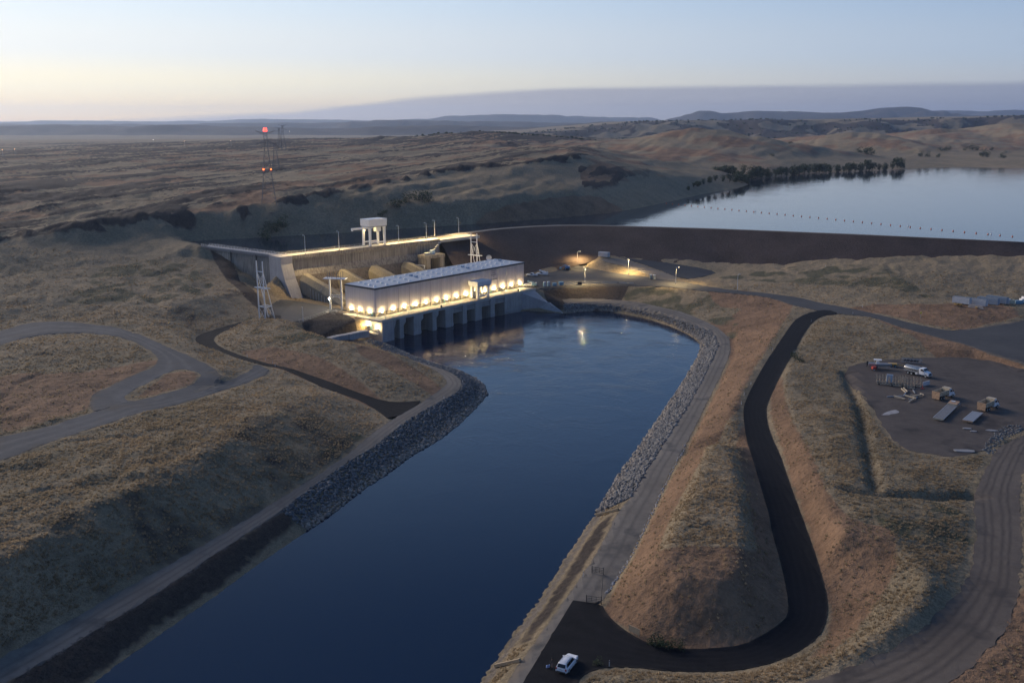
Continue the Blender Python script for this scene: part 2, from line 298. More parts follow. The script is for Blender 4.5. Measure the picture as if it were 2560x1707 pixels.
# natural ground rising on the left to the table land
brk([(-300, 780), (0, 745), (200, 735), (350, 722), (480, 700), (590, 680)], [15, 14, 13.5, 14, 15, 15])
brk([(-300, 700), (0, 680), (200, 672), (400, 650), (490, 640)], [19, 18, 18, 19, 20])
brk([(-300, 640), (0, 632), (150, 618), (300, 600), (430, 592), (500, 610)], [25, 24, 24.5, 25, 25.5, 25.5])
brk([(-400, 590), (0, 580), (200, 563), (450, 527), (600, 510), (700, 498), (900, 462), (1100, 430), (1300, 408), (1440, 385)], [30, 30, 32, 36, 38, 40, 44, 48, 53, 58])
brk([(-400, 500), (0, 490), (300, 470), (600, 440), (900, 408), (1150, 378), (1350, 362), (1450, 362)], [36, 36, 38, 41, 46, 52, 58, 60])
brk([(-500, 430), (0, 420), (400, 405), (700, 382), (1000, 362), (1180, 350), (1300, 350)], [40, 40, 43, 48, 54, 60, 62])
# reservoir: left shore at its foot, then the bed
SHORE = [(520, 600), (620, 596), (720, 590), (850, 583), (1000, 573), (1100, 566), (1250, 556), (1400, 545), (1520, 533), (1600, 520), (1680, 503), (1760, 484), (1850, 468), (1880, 462), (1830, 447), (1870, 441), (2050, 432), (2250, 423), (2400, 418), (2600, 422), (3000, 440)]
brk(SHORE, RES_Z)
brkw([q + Vector((0, -(12 if i < 8 else 20 if i < 12 else 45), -5)) for i, q in enumerate(z_of(SHORE, RES_Z))])
brk([(1000, 520), (1200, 500), (1400, 470), (1560, 450), (1700, 440), (1790, 425), (2000, 415)], [32, 35, 38, 38, 36, 33, 28])
brk([(2250, 405), (2400, 402), (2600, 404)], [26, 26, 26])
# hills behind the reservoir
brkw([at_depth(x, y, Y) for x, y, Y in ((1300, 385, 1250), (1500, 392, 1250), (1700, 392, 1280), (1900, 396, 1300), (2150, 392, 1500), (2400, 388, 1650), (2700, 388, 1650))])
brkw([at_depth(x, y, Y) for x, y, Y in ((1470, 388, 1420), (1550, 368, 1450), (1640, 345, 1480), (1700, 326, 1500), (1745, 317, 1510), (1790, 322, 1510), (1850, 336, 1500), (1930, 348, 1480), (2010, 360, 1480), (2080, 372, 1500))])
brkw([at_depth(x, y, Y) for x, y, Y in ((1980, 368, 1900), (2040, 350, 1920), (2100, 334, 1930), (2178, 329, 1930), (2221, 339, 1930), (2290, 350, 1920))])
brkw([at_depth(x, y, Y) for x, y, Y in ((2230, 355, 2300), (2290, 340, 2320), (2357, 319, 2340), (2417, 329, 2340), (2460, 326, 2350), (2510, 307, 2350), (2580, 309, 2350), (2700, 318, 2350), (2900, 330, 2300))])
brkw([at_depth(x, y, Y) for x, y, Y in ((1034, 346, 1700), (1143, 332, 1720), (1197, 327, 1740), (1270, 331, 1760), (1400, 346, 1760), (1500, 358, 1760))])
brkw([at_depth(x, y, Y) for x, y, Y in ((-700, 378, 2000), (0, 372, 2000), (300, 362, 2000), (480, 356, 1900), (700, 348, 1850), (860, 346, 1800), (950, 352, 1750))])
brkw([at_depth(x, y, Y) for x, y, Y in ((-900, 352, 3200), (0, 348, 3200), (500, 345, 3200), (900, 344, 3100), (1300, 352, 2900), (1640, 352, 2600), (1900, 358, 2600), (2200, 354, 2900), (2600, 350, 3100), (3300, 345, 3200))])
# low ground in front of and under the embankment dam (the dam itself is built separately)
DAM_PX = [(1098, 597), (1150, 587), (1250, 574), (1330, 568), (1400, 565), (1480, 565), (1600, 568), (1800, 574), (2000, 582), (2200, 590), (2400, 599), (2560, 606), (2800, 617), (3100, 630)]
DAM_TOP = [at(x, y, CREST_Z) for x, y in DAM_PX]
brkw([q + Vector((0, 16, RES_Z - 5 - CREST_Z)) for q in DAM_TOP])
DAM_TOE_PX = [(1150, 700), (1220, 695), (1320, 684), (1390, 668), (1440, 655), (1500, 641), (1600, 645), (1700, 652), (1830, 661), (1960, 659), (2100, 648), (2250, 642), (2400, 638), (2560, 640), (2800, 640), (3100, 640)]
DAM_TOE_Z = [5, 5, 5, 6.4, 8.2, 10.5, 10.2, 9.5, 8.2, 10, 13, 15.3, 16.4, 17.5, 18, 18]
DAM_TOE = [at(x, y, z) for (x, y), z in zip(DAM_TOE_PX, DAM_TOE_Z)]
brkw(DAM_TOE[2:])
# concrete intake dam and its wing wall: ground in front of and behind them
IN_A = at(715, 643, CREST_Z); IN_B = at(1098, 600, CREST_Z); IN_E = at(505, 616, CREST_Z)
IN_D = (IN_B - IN_A).normalized(); IN_N = Vector((IN_D.y, -IN_D.x, 0))      # along the crest / towards the powerhouse
WG_D = (IN_E - IN_A).normalized(); WG_N = Vector((-WG_D.y, WG_D.x, 0))
if WG_N.y > 0: WG_N = -WG_N
def on_plane(x, y, P, n):
    o = Vector((0, 0, CZ)); d = at(x, y, 0.0) - o; t = (P - o).dot(n) / d.dot(n); return o + d * t
brkw([IN_A + IN_N * 7 + Vector((0, 0, 5 - CREST_Z)), IN_B + IN_N * 7 + Vector((0, 0, 5 - CREST_Z))])
brkw([IN_A - IN_N * 6 + Vector((0, 0, 17 - CREST_Z)), IN_B - IN_N * 6 + Vector((0, 0, 17 - CREST_Z))])
WG_FOOT = [on_plane(x, y, IN_A, WG_N) for x, y in ((508, 621), (549, 635), (575, 652), (598, 675), (636, 696), (680, 730))]
brkw([q + WG_N * 1.0 for q in WG_FOOT])
brkw([q - WG_N * 5 + Vector((0, 0, 17 - CREST_Z)) for q in (IN_A - IN_D * 2, IN_A.lerp(IN_E, .5))])
# powerhouse yard
PH_C0 = at(954.3, 803.1, YARD_Z); PH_C1 = at(1340.2, 721.3, YARD_Z)
PH_D = (PH_C1 - PH_C0).normalized(); PH_W = Vector((-PH_D.y, PH_D.x, 0))
brkw([PH_C0 + PH_W * 8 + PH_D * 1 + Vector((0, 0, -14)), PH_C1 + PH_W * 8 - PH_D * 2 + Vector((0, 0, -14))])
brkw([PH_C0 + PH_W * 10 + PH_D * 1 + Vector((0, 0, -.4)), PH_C1 + PH_W * 10 - PH_D * 2 + Vector((0, 0, -.4))])
brk([(690, 800), (745, 806), (820, 790), (826, 779)], [5, 5, 5, 5])
brk([(705, 770), (735, 758), (800, 765)], [5, 5, 5])
YARD_EDGE = [(1306, 692), (1371, 683), (1400, 676), (1421, 671), (1443, 669), (1477, 674), (1560, 686), (1640, 697), (1700, 703)]
brk(YARD_EDGE, 5.0)
RAMP = [(1494, 649), (1527, 645), (1576, 653), (1625, 669), (1704, 697), (1662, 700), (1576, 669)]
RAMP_Z = [10, 10, 9, 7.2, 5.4, 5.4, 7.6]
TARP = [(1528, 642), (1576, 648), (1645, 654), (1724, 666), (1798, 680), (1761, 691), (1710, 698), (1627, 668), (1578, 652)]
TARP_Z = [10.1, 9.6, 8.8, 7.6, 6.4, 5.8, 5.5, 7.2, 9]
brk(RAMP[:5], RAMP_Z[:5]); brk(RAMP[5:] + [(1496, 651)], [5.4, 7.6, 9.8])
brk(TARP[1:6], TARP_Z[1:6])
brk([(760, 838), (850, 866), (905, 862), (930, 850)], [.4, .4, .4, .4])
for wv in ([(-3200, 60, 10), (-900, 80, 10), (-300, 85, 10)], [(3200, 60, 6), (900, 70, 6), (240, 80, 4)], [(-3200, 800, 42), (-3200, 2000, 40), (-3200, 4300, 25)], [(3200, 800, 40), (3200, 2000, 45), (3200, 4300, 40)], [(-2500, 4300, 25), (0, 4300, 28), (2500, 4300, 36)]):
    brkw(wv)

def densify(ls, step):
    out = [ls[0]]
    for a, b in zip(ls[:-1], ls[1:]):
        n = max(1, int((b - a).length / max(step, 0.02 * (a.y + b.y) / 2)))
        out += [a.lerp(b, (k + 1) / n) for k in range(n)]
    return out
cv, cz, ce = [], [], []
for ls in lines:
    d = densify(ls, 4.0); n0 = len(cv)
    for q in d: cv.append(Vector((q.x, q.y))); cz.append(q.z)
    ce += [(n0 + i, n0 + i + 1) for i in range(len(d) - 1)]
ov, oe, of, o_ids, _, _ = geometry.delaunay_2d_cdt(cv, ce, [], 0, 1e-3)
tv = np.array([(v.x, v.y) for v in ov])
cvn = np.array([(v.x, v.y) for v in cv]); czn = np.array(cz)
tz = np.array([czn[ids[0]] if len(ids) else czn[np.argmin(((cvn - tv[i]) ** 2).sum(1))] for i, ids in enumerate(o_ids)])
class Raster:
    def __init__(s, x0, x1, y0, y1, h):
        s.x0, s.y0, s.h = x0, y0, h; s.nx = int((x1 - x0) / h) + 1; s.ny = int((y1 - y0) / h) + 1
        s.X, s.Y = np.meshgrid(x0 + np.arange(s.nx) * h, y0 + np.arange(s.ny) * h)
    def fill(s):
        Z = np.full((s.ny, s.nx), np.nan)
        for t in of:
            p = tv[list(t)]; zz = tz[list(t)]
            i0 = max(0, int((p[:, 0].min() - s.x0) / s.h)); i1 = min(s.nx - 1, int((p[:, 0].max() - s.x0) / s.h) + 1)
            j0 = max(0, int((p[:, 1].min() - s.y0) / s.h)); j1 = min(s.ny - 1, int((p[:, 1].max() - s.y0) / s.h) + 1)
            if i1 < i0 or j1 < j0: continue
            gx = s.X[j0:j1 + 1, i0:i1 + 1]; gy = s.Y[j0:j1 + 1, i0:i1 + 1]
            d = (p[1, 1] - p[2, 1]) * (p[0, 0] - p[2, 0]) + (p[2, 0] - p[1, 0]) * (p[0, 1] - p[2, 1])
            if abs(d) < 1e-9: continue
            a = ((p[1, 1] - p[2, 1]) * (gx - p[2, 0]) + (p[2, 0] - p[1, 0]) * (gy - p[2, 1])) / d
            b = ((p[2, 1] - p[0, 1]) * (gx - p[2, 0]) + (p[0, 0] - p[2, 0]) * (gy - p[2, 1])) / d
            g = 1 - a - b; m = (a > -1e-6) & (b > -1e-6) & (g > -1e-6)
            Z[j0:j1 + 1, i0:i1 + 1][m] = (a * zz[0] + b * zz[1] + g * zz[2])[m]
        m = np.isnan(Z); Z[m] = 10.0; s.Z = Z; return s
    def blur(s, A, n=1):
        for _ in range(n):
            P = np.pad(A, 1, mode='edge')
            A = (P[:-2, 1:-1] + P[2:, 1:-1] + P[1:-1, :-2] + P[1:-1, 2:] + 2 * P[1:-1, 1:-1]) / 6.0
        return A
    def inside(s, x, y): return (x >= s.x0) & (y >= s.y0) & (x <= s.x0 + (s.nx - 1) * s.h) & (y <= s.y0 + (s.ny - 1) * s.h)
    def sample(s, A, x, y):
        fx = np.clip((x - s.x0) / s.h, 0, s.nx - 1.001); fy = np.clip((y - s.y0) / s.h, 0, s.ny - 1.001)
        i = fx.astype(int); j = fy.astype(int); u = fx - i; v = fy - j
        return (A[j, i] * (1 - u) + A[j, i + 1] * u) * (1 - v) + (A[j + 1, i] * (1 - u) + A[j + 1, i + 1] * u) * v
    def poly(s, pts):
        p = np.array([(q[0], q[1]) for q in pts]); m = np.zeros((s.ny, s.nx), bool)
        i0 = max(0, int((p[:, 0].min() - s.x0) / s.h)); i1 = min(s.nx - 1, int((p[:, 0].max() - s.x0) / s.h) + 1)
        j0 = max(0, int((p[:, 1].min() - s.y0) / s.h)); j1 = min(s.ny - 1, int((p[:, 1].max() - s.y0) / s.h) + 1)
        if i1 < i0 or j1 < j0: return m
        gx = s.X[j0:j1 + 1, i0:i1 + 1]; gy = s.Y[j0:j1 + 1, i0:i1 + 1]; r = np.zeros(gx.shape, bool); k = len(p) - 1
        for i in range(len(p)):
            xi, yi = p[i]; xk, yk = p[k]
            if yi != yk: r ^= ((yi > gy) != (yk > gy)) & (gx < (xk - xi) * (gy - yi) / (yk - yi) + xi)
            k = i
        m[j0:j1 + 1, i0:i1 + 1] = r; return m
NR = Raster(-430, 430, 70, 730, 1.0).fill(); FR = Raster(-3200, 3200, 70, 4300, 8.0).fill()
NR.Z = NR.blur(NR.Z, 2); FR.Z = FR.blur(FR.Z, 2)
# rough grass and gullies, kept off the engineered surfaces
def carve(pts, z, depth, wid):
    for a, b in zip(z_of(pts, z)[:-1], z_of(pts, z)[1:]):
        d = b - a; L2 = d.x * d.x + d.y * d.y
        t = np.clip(((NR.X - a.x) * d.x + (NR.Y - a.y) * d.y) / L2, 0, 1); q = (NR.X - a.x - t * d.x) ** 2 + (NR.Y - a.y - t * d.y) ** 2
        NR.Z = np.minimum(NR.Z, NR.Z0 - depth * np.exp(-q / wid ** 2))
NR.Z0 = NR.Z.copy()
carve([(2112, 925), (2125, 960), (2146, 1010), (2160, 1080), (2172, 1150), (2186, 1232)], 5.6, 1.5, 1.5)
carve([(2120, 1234), (2186, 1238), (2270, 1234), (2350, 1231), (2432, 1222)], 6.2, 1.4, 1.6)
carve([(1522, 1478), (1579, 1390), (1616, 1318), (1646, 1262), (1682, 1185), (1742, 1081), (1782, 999), (1810, 945), (1836, 884), (1832, 846)], 0, .5, .9)
def region(ptsz): return [(q.x, q.y) for q in ptsz]
P_LOOP = region(B['LOOP_IN']) + region(B['LOOP_OUT'])[::-1]
P_BENCH_R = region(B['R_BANK']) + region(B['R_FOOT'])[::-1] + [tuple(B['LOOP_OUT'][1][:2]), tuple(B['LOOP_OUT'][4][:2]), tuple(B['LOOP_OUT'][6][:2]), (-14, 95)]
P_BENCH_L = region(B['L_BANK']) + region(B['L_FOOT'])[::-1]
P_UP = region(B['UP_N']) + region(B['UP_S'])[::-1]
P_YARD = region(B['YARD'])[:-1]
P_DIRT = region(B['DIRT_L']) + region(B['DIRT_R'])[::-1]
P_LP = region(B['LP_S']) + region(B['LP_N'])[::-1]
P_GA = region(B['GA_LO']) + region(B['GA_UP2'])[::-1] + region(B['GA_UP'])[::-1]
P_GB = region(B['GB_L']) + region(B['GB_R'])[::-1] + region(B['GA_UP2'])[:3][::-1]
P_ISL = [(q.x, q.y) for q in z_of(ISLAND, 8.5)]
P_PLANT = [tuple(at(x, y, 5.0)[:2]) for x, y in ((688, 801), (672, 778), (700, 760), (741, 752), (800, 763), (880, 776), (826, 779), (745, 806))]
P_PLANT2 = [tuple(at(x, y, 5.0)[:2]) for x, y in [(1300, 712)] + YARD_EDGE + [(1760, 716), (1760, 726), (1660, 717), (1590, 713), (1440, 713), (1338, 723)]]
P_RAMP = [tuple(q[:2]) for q in z_of(RAMP, RAMP_Z)]; P_TARP = [tuple(q[:2]) for q in z_of(TARP, TARP_Z)]
M_FLAT = np.zeros(NR.Z.shape, bool)
for q in (P_LOOP, P_BENCH_R, P_BENCH_L, P_UP, P_YARD, P_DIRT, P_LP, P_GA, P_GB, P_PLANT, P_PLANT2, P_RAMP, P_TARP): M_FLAT |= NR.poly(q)
M_FLAT &= ~NR.poly(P_ISL)
F_FLAT = NR.blur(M_FLAT.astype(float), 3)
wild = np.clip(1 - F_FLAT * 1.3, 0, 1)
lump = (fbm(NR.X / 9, NR.Y / 9, 4, 3) - .5) * 1.0 + (fbm(NR.X / 2.4, NR.Y / 2.4, 3, 5) - .5) * .55
gul = np.abs(fbm(NR.X / 30, NR.Y / 30, 4, 8) - .5)
bank_keep = np.clip((NR.Z - (WATER_Z + 1.0)) / 3.0, 0.15, 1)
NR.Z = NR.Z + wild * bank_keep * (lump * np.clip(0.4 + (NR.Z - 2) * .12, .35, 1.6) - np.clip(.06 - gul, 0, 1) * 9 * (NR.Z > 9))
def rocky(x, y):
    """outcrop strips on the table land: long in one direction, short in the other"""
    ca, sa = math.cos(math.radians(62)), math.sin(math.radians(62))
    wx = x + 40 * (fbm(x / 160, y / 160, 3, 21) - .5); wy = y + 40 * (fbm(x / 160, y / 160, 3, 22) - .5)
    u = wx * ca + wy * sa; v = -wx * sa + wy * ca
    n = fbm(u / 95, v / 17, 4, 31, .55) * .62 + fbm(u / 34, v / 6.5, 3, 35, .6) * .38; big = fbm(x / 420, y / 420, 3, 33)
    return n, big
rkn, rkb = rocky(FR.X, FR.Y)
tab = np.clip((FR.Z - 29) / 8, 0, 1) * np.clip((2600 - FR.Y) / 600, 0, 1)
FR.Z += tab * ((rkn - .5) * 10 + (fbm(FR.X / 60, FR.Y / 60, 3, 41) - .5) * 2.5)
rkn2, rkb2 = rocky(NR.X, NR.Y)
tab2 = np.where(NR.X < -150, np.clip((NR.Z - 23) / 7, 0, 1), np.clip((NR.Z - 30) / 8, 0, 1))
NR.Z += tab2 * ((rkn2 - .5) * 10 + (fbm(NR.X / 60, NR.Y / 60, 3, 41) - .5) * 4 + (fbm(NR.X / 12, NR.Y / 12, 3, 43) - .5) * 2)
# riprap banks: outline in the surface itself
P_RIP_R = region(B['R_BANK'][8:]) + region(B['R_WATER'][8:])[::-1]
P_RIP_L = region(B['L_BANK'][7:]) + region(B['L_WATER'][7:])[::-1]
M_RIP = NR.poly(P_RIP_R) | NR.poly(P_RIP_L)

# far country: ridges one behind the other, each a real rise at its own distance
RIDGES = [
    (3900, 420, [(-900, 352), (1100, 352), (1230, 335), (1330, 330), (1465, 317), (1607, 305), (1770, 302), (1987, 301), (2205, 299), (2477, 294), (2560, 291), (2900, 286)], 3),
    (6500, 700, [(-900, 322), (0, 318), (163, 313), (272, 314), (340, 318), (479, 312), (544, 315), (640, 317), (800, 322), (950, 318), (1100, 314), (1280, 318), (1500, 320), (2900, 320)], 4),
    (9500, 900, [(-900, 306), (0, 309), (200, 312), (500, 309), (700, 307), (860, 305), (952, 301), (996, 299), (1067, 300), (1150, 303), (1280, 305), (1500, 308), (1700, 310), (2900, 312)], 5),
    (11000, 900, [(-900, 325), (1500, 325), (1600, 318), (1655, 302), (1704, 290), (1743, 278), (1770, 278), (1797, 283), (1879, 278), (1960, 280), (2050, 284), (2113, 281), (2151, 277), (2205, 269), (2276, 265), (2314, 268), (2368, 279), (2423, 288), (2560, 295), (2900, 300)], 6),
    (16000, 1500, [(-900, 300), (0, 303), (400, 304), (700, 299), (930, 303), (1067, 297), (1116, 290), (1197, 288), (1280, 290), (1389, 291), (1440, 288), (1508, 290), (1585, 293), (1628, 294), (1665, 303), (1800, 300), (2300, 280), (2363, 275), (2460, 276), (2560, 275), (2900, 272)], 7)]
def far_height(x, y):
    base = 28 + 8 * np.clip(x / 3000, -1, 1)
    z = np.where(y < 3400, base, base - np.clip((y - 3400) / 3000, 0, 1) * 40)
    col = 1280 + FPX / math.cos(PITCH) * 0 + (FPX * x / np.maximum(y * math.cos(PITCH) + (CZ - 60) * math.sin(PITCH), 1))
    for D, w, sky_l, sd in RIDGES:
        xs = [q[0] for q in sky_l]; hs = [at_depth(q[0], q[1], D).z for q in sky_l]
        cD = 1280 + FPX * x / (D * math.cos(PITCH))
        h = np.interp(cD, xs, hs)
        wob = (fbm(x / (D * .05), y / (D * .05), 4, sd * 9) - .5)
        h = h + wob * D * .003
        yy = y + wob * w * 1.2
        t = np.clip(1 - np.abs(yy - D) / w, 0, 1); t = t * t * (3 - 2 * t)
        back = np.where(yy > D, 1.0, t) if sd == 3 else t
        back = np.where(yy > D + 2200, np.clip(1 - (yy - D - 2200) / 800, 0, 1), back) if sd == 3 else back
        z = np.maximum(z, z + (h - z) * back)
    return z
def ground_z(x, y):
    x = np.asarray(x, float); y = np.asarray(y, float)
    zf = FR.sample(FR.Z, x, y); zn = NR.sample(NR.Z, x, y)
    e = np.minimum(np.minimum(x + 430, 430 - x), np.minimum(730 - y, y - 70 + 60)); t = np.clip(e / 60, 0, 1)
    z = zf * (1 - t) + zn * t
    tf = np.clip((y - 3000) / 600, 0, 1) * 1.0
    if np.any(tf > 0): z = np.where(tf > 0, z * (1 - tf) + far_height(x, y) * tf, z)
    return z
def gz1(x, y): return float(ground_z(np.array([x]), np.array([y]))[0])
# ------------------------------------------------------------------ ground sheet
def ramp_mix(nt, fac, a, b):
    m = N(nt, 'ShaderNodeMix', data_type='RGBA'); nt.links.new(fac, m.inputs[0])
    for i, v in ((6, a), (7, b)):
        if isinstance(v, tuple): m.inputs[i].default_value = (*v, 1)
        else: nt.links.new(v, m.inputs[i])
    return m.outputs[2]
def noise(nt, src, scale, detail=5, rough=0.6, sc3=None):
    v = src
    if sc3:
        mp = N(nt, 'ShaderNodeMapping'); mp.inputs['Scale'].default_value = sc3; nt.links.new(src, mp.inputs[0]); v = mp.outputs[0]
    n = N(nt, 'ShaderNodeTexNoise'); n.inputs['Scale'].default_value = scale; n.inputs['Detail'].default_value = detail; n.inputs['Roughness'].default_value = rough
    nt.links.new(v, n.inputs['Vector']); return n.outputs[0]
def mrange(nt, v, a, b, c=0.0, d=1.0):
    r = N(nt, 'ShaderNodeMapRange'); nt.links.new(v, r.inputs[0])
    for i, q in enumerate((a, b, c, d)): r.inputs[i + 1].default_value = q
    return r.outputs[0]
def nmath(nt, op, a, b):
    n = N(nt, 'ShaderNodeMath', operation=op)
    for i, v in enumerate((a, b)):
        if isinstance(v, (int, float)): n.inputs[i].default_value = v
        else: nt.links.new(v, n.inputs[i])
    return n.outputs[0]
def ground_material():
    m = bpy.data.materials.new('dry_grassland'); m.use_nodes = True; nt = m.node_tree; b = nt.nodes['Principled BSDF']; L = nt.links
    pos = N(nt, 'ShaderNodeNewGeometry').outputs['Position']
    at1 = N(nt, 'ShaderNodeAttribute', attribute_name='cover'); sp = N(nt, 'ShaderNodeSeparateColor'); L.new(at1.outputs['Color'], sp.inputs[0])
    at2 = N(nt, 'ShaderNodeAttribute', attribute_name='cover2'); sp2 = N(nt, 'ShaderNodeSeparateColor'); L.new(at2.outputs['Color'], sp2.inputs[0])
    nb = noise(nt, pos, 0.012, 6); nm = noise(nt, pos, 0.09, 6, .65); nf = noise(nt, pos, 0.8, 5, .7); ng = noise(nt, pos, 3.2, 3, .7)
    fine = mrange(nt, nmath(nt, 'ADD', nmath(nt, 'MULTIPLY', nf, .6), nmath(nt, 'MULTIPLY', ng, .4)), .33, .67)
    straw = ramp_mix(nt, fine, (.180, .134, .086), (.43, .335, .215))
    olive = ramp_mix(nt, fine, (.118, .096, .064), (.29, .236, .152))
    grass = ramp_mix(nt, mrange(nt, nmath(nt, 'ADD', nmath(nt, 'MULTIPLY', nb, .5), nmath(nt, 'MULTIPLY', nm, .5)), .40, .60), straw, olive)
    green = ramp_mix(nt, fine, (.060, .056, .036), (.160, .145, .088))
    soil = ramp_mix(nt, mrange(nt, nmath(nt, 'ADD', nmath(nt, 'MULTIPLY', nm, .55), nmath(nt, 'MULTIPLY', nf, .45)), .35, .65), (.130, .082, .052), (.33, .205, .125))
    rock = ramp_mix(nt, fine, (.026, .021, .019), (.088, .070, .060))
    gravel = ramp_mix(nt, mrange(nt, nmath(nt, 'ADD', nmath(nt, 'MULTIPLY', nm, .5), nmath(nt, 'MULTIPLY', ng, .5)), .35, .65), (.085, .080, .076), (.165, .155, .145))
    wet = ramp_mix(nt, fine, (.10, .085, .070), (.26, .22, .18))
    edge = nmath(nt, 'MULTIPLY', nmath(nt, 'SUBTRACT', nmath(nt, 'ADD', nmath(nt, 'MULTIPLY', nm, .5), nmath(nt, 'MULTIPLY', nf, .5)), .5), 1.1)
    def sharp(ch): return mrange(nt, nmath(nt, 'ADD', ch, edge), .38, .62)
    c = ramp_mix(nt, sharp(sp.outputs[0]), grass, soil)
    c = ramp_mix(nt, sharp(sp2.outputs[0]), c, green)
    c = ramp_mix(nt, sharp(sp.outputs[1]), c, rock)
    c = ramp_mix(nt, sharp(sp.outputs[2]), c, gravel)
    c = ramp_mix(nt, sharp(sp2.outputs[1]), c, wet)
    L.new(c, b.inputs['Base Color']); b.inputs['Roughness'].default_value = .95; b.inputs['Specular IOR Level'].default_value = .15
    bp = N(nt, 'ShaderNodeBump'); bp.inputs['Strength'].default_value = .9; bp.inputs['Distance'].default_value = .55
    L.new(nmath(nt, 'ADD', nmath(nt, 'MULTIPLY', nf, 1.0), nmath(nt, 'MULTIPLY', ng, .35)), bp.inputs['Height'])
    bp2 = N(nt, 'ShaderNodeBump'); bp2.inputs['Strength'].default_value = .7; bp2.inputs['Distance'].default_value = 2.5
    L.new(nm, bp2.inputs['Height']); L.new(bp2.outputs[0], bp.inputs['Normal']); L.new(bp.outputs[0], b.inputs['Normal'])
    return m

def px_region(pts, z): return [(q.x, q.y) for q in z_of(pts, z)]
def soft(polys, n=3):
    a = np.zeros(NR.Z.shape)
    for q in polys: a = np.maximum(a, NR.poly(q).astype(float))
    return NR.blur(a, n)
K_SOIL = soft([
    px_region([(1150, 560), (1250, 548), (1400, 531), (1500, 520), (1560, 522), (1520, 533), (1400, 545), (1250, 556)], 22),
    px_region([(1504, 1500), (1571, 1398), (1637, 1262), (1731, 1081), (1799, 945), (1826, 884), (1800, 822), (1750, 797), (1820, 790), (1900, 760), (1985, 762), (1975, 800), (1925, 880), (1890, 937), (1850, 1005), (1850, 1040), (1800, 1100), (1770, 1120), (1748, 1200), (1690, 1290), (1655, 1380), (1640, 1440), (1560, 1500), (1540, 1530)], 2.5),
    px_region([(1540, 1530), (1650, 1450), (1850, 1440), (1930, 1390), (1965, 1460), (1975, 1530), (1900, 1600), (1780, 1628), (1620, 1610)], 1.0),
    px_region([(1870, 1050), (1880, 1130), (1910, 1230), (1935, 1330), (1960, 1440), (1900, 1430), (1880, 1330), (1855, 1220), (1835, 1120)], 2.5),
    px_region([(1975, 890), (1955, 950), (1960, 1010), (1980, 1090), (2030, 1180), (2065, 1270), (2130, 1350), (2230, 1370), (2240, 1450), (2150, 1560), (2080, 1630), (1990, 1660), (2060, 1590), (2080, 1510), (2050, 1400), (2000, 1260), (1950, 1120), (1925, 1050), (1925, 1000)], 3.0),
    px_region([(2178, 795), (2300, 835), (2420, 865), (2560, 910), (2560, 930), (2440, 895), (2340, 890), (2280, 850)], 6),
    px_region([(2090, 770), (2210, 785), (2310, 810), (2400, 825), (2550, 795), (2500, 765), (2350, 775), (2200, 765)], 7),
    px_region([(1760, 730), (1862, 737), (1930, 748), (1880, 770), (1800, 760)], 4),
    px_region([(640, 910), (720, 930), (800, 955), (900, 985), (960, 1000), (1010, 1000), (900, 945), (800, 905), (680, 880), (600, 885)], 4),
    px_region([(0, 940), (200, 930), (400, 895), (395, 905), (340, 932), (270, 962), (225, 990), (225, 1015), (100, 1060), (0, 1085)], 9),
    px_region([(410, 937), (460, 925), (500, 935), (480, 950), (385, 985), (340, 992)], 8.4),
    px_region([(2360, 1620), (2560, 1480), (2760, 1400), (2760, 2000), (2300, 1800)], 4),
    px_region([(880, 865), (960, 880), (1060, 915), (1110, 945), (1100, 965), (1000, 930), (900, 895)], 4)], 4)
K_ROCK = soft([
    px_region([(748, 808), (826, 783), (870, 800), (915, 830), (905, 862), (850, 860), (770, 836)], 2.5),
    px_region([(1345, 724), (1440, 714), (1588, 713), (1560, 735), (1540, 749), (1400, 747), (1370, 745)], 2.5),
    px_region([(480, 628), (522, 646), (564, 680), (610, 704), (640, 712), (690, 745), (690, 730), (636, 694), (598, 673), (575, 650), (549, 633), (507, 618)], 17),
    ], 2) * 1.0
K_STRIP = soft([
    px_region([(0, 1730), (245, 1580), (571, 1372), (720, 1282), (740, 1300), (600, 1410), (400, 1545), (200, 1690), (60, 1800)], -1.8),
    px_region([(1286, 1600), (1360, 1500), (1425, 1400), (1490, 1300), (1545, 1278), (1495, 1372), (1445, 1448), (1380, 1540), (1325, 1612)], -1.5)], 3)
K_DARKSLOPE = soft([  # left slope faces, mixed towards the dark rock colour in noisy patches
    px_region([(0, 1400), (163, 1312), (327, 1228), (490, 1147), (640, 1060), (740, 1010), (800, 990), (880, 1040), (930, 1080), (880, 1124), (735, 1225), (571, 1326), (408, 1420), (245, 1512), (0, 1646), (-200, 1750), (-200, 1500)], 4),
    px_region([(430, 765), (520, 748), (640, 735), (690, 765), (690, 800), (590, 812), (490, 845), (430, 800)], 8)], 5)
K_GREEN = soft([
    px_region([(930, 1075), (870, 1110), (740, 1200), (640, 1265), (600, 1265), (700, 1190), (820, 1115), (900, 1065)], 1.5),
    px_region([(250, 680), (450, 660), (540, 700), (500, 720), (300, 740), (150, 730)], 16),
    px_region([(1540, 728), (1640, 720), (1760, 735), (1820, 770), (1850, 800), (1840, 850), (1800, 800), (1700, 765), (1580, 745)], 3),
    px_region([(1780, 690), (2000, 715), (2200, 735), (2340, 760), (2200, 690), (1950, 680)], 7),
    px_region([(620, 780), (720, 800), (850, 850), (760, 870), (640, 840), (560, 830)], 7),
    px_region([(2170, 1280), (2330, 1240), (2440, 1280), (2435, 1380), (2300, 1360), (2200, 1330)], 6),
    px_region([(1600, 1612), (1680, 1590), (1760, 1612), (1740, 1622), (1660, 1620)], .4),
    px_region([(2510, 850), (2560, 835), (2600, 850), (2600, 880), (2560, 875)], 7)], 4)
K_GRAV = soft([P_BENCH_R, P_BENCH_L, P_GA, P_GB, P_UP, P_PLANT, P_PLANT2], 2) * (1 - soft([P_ISL], 1))
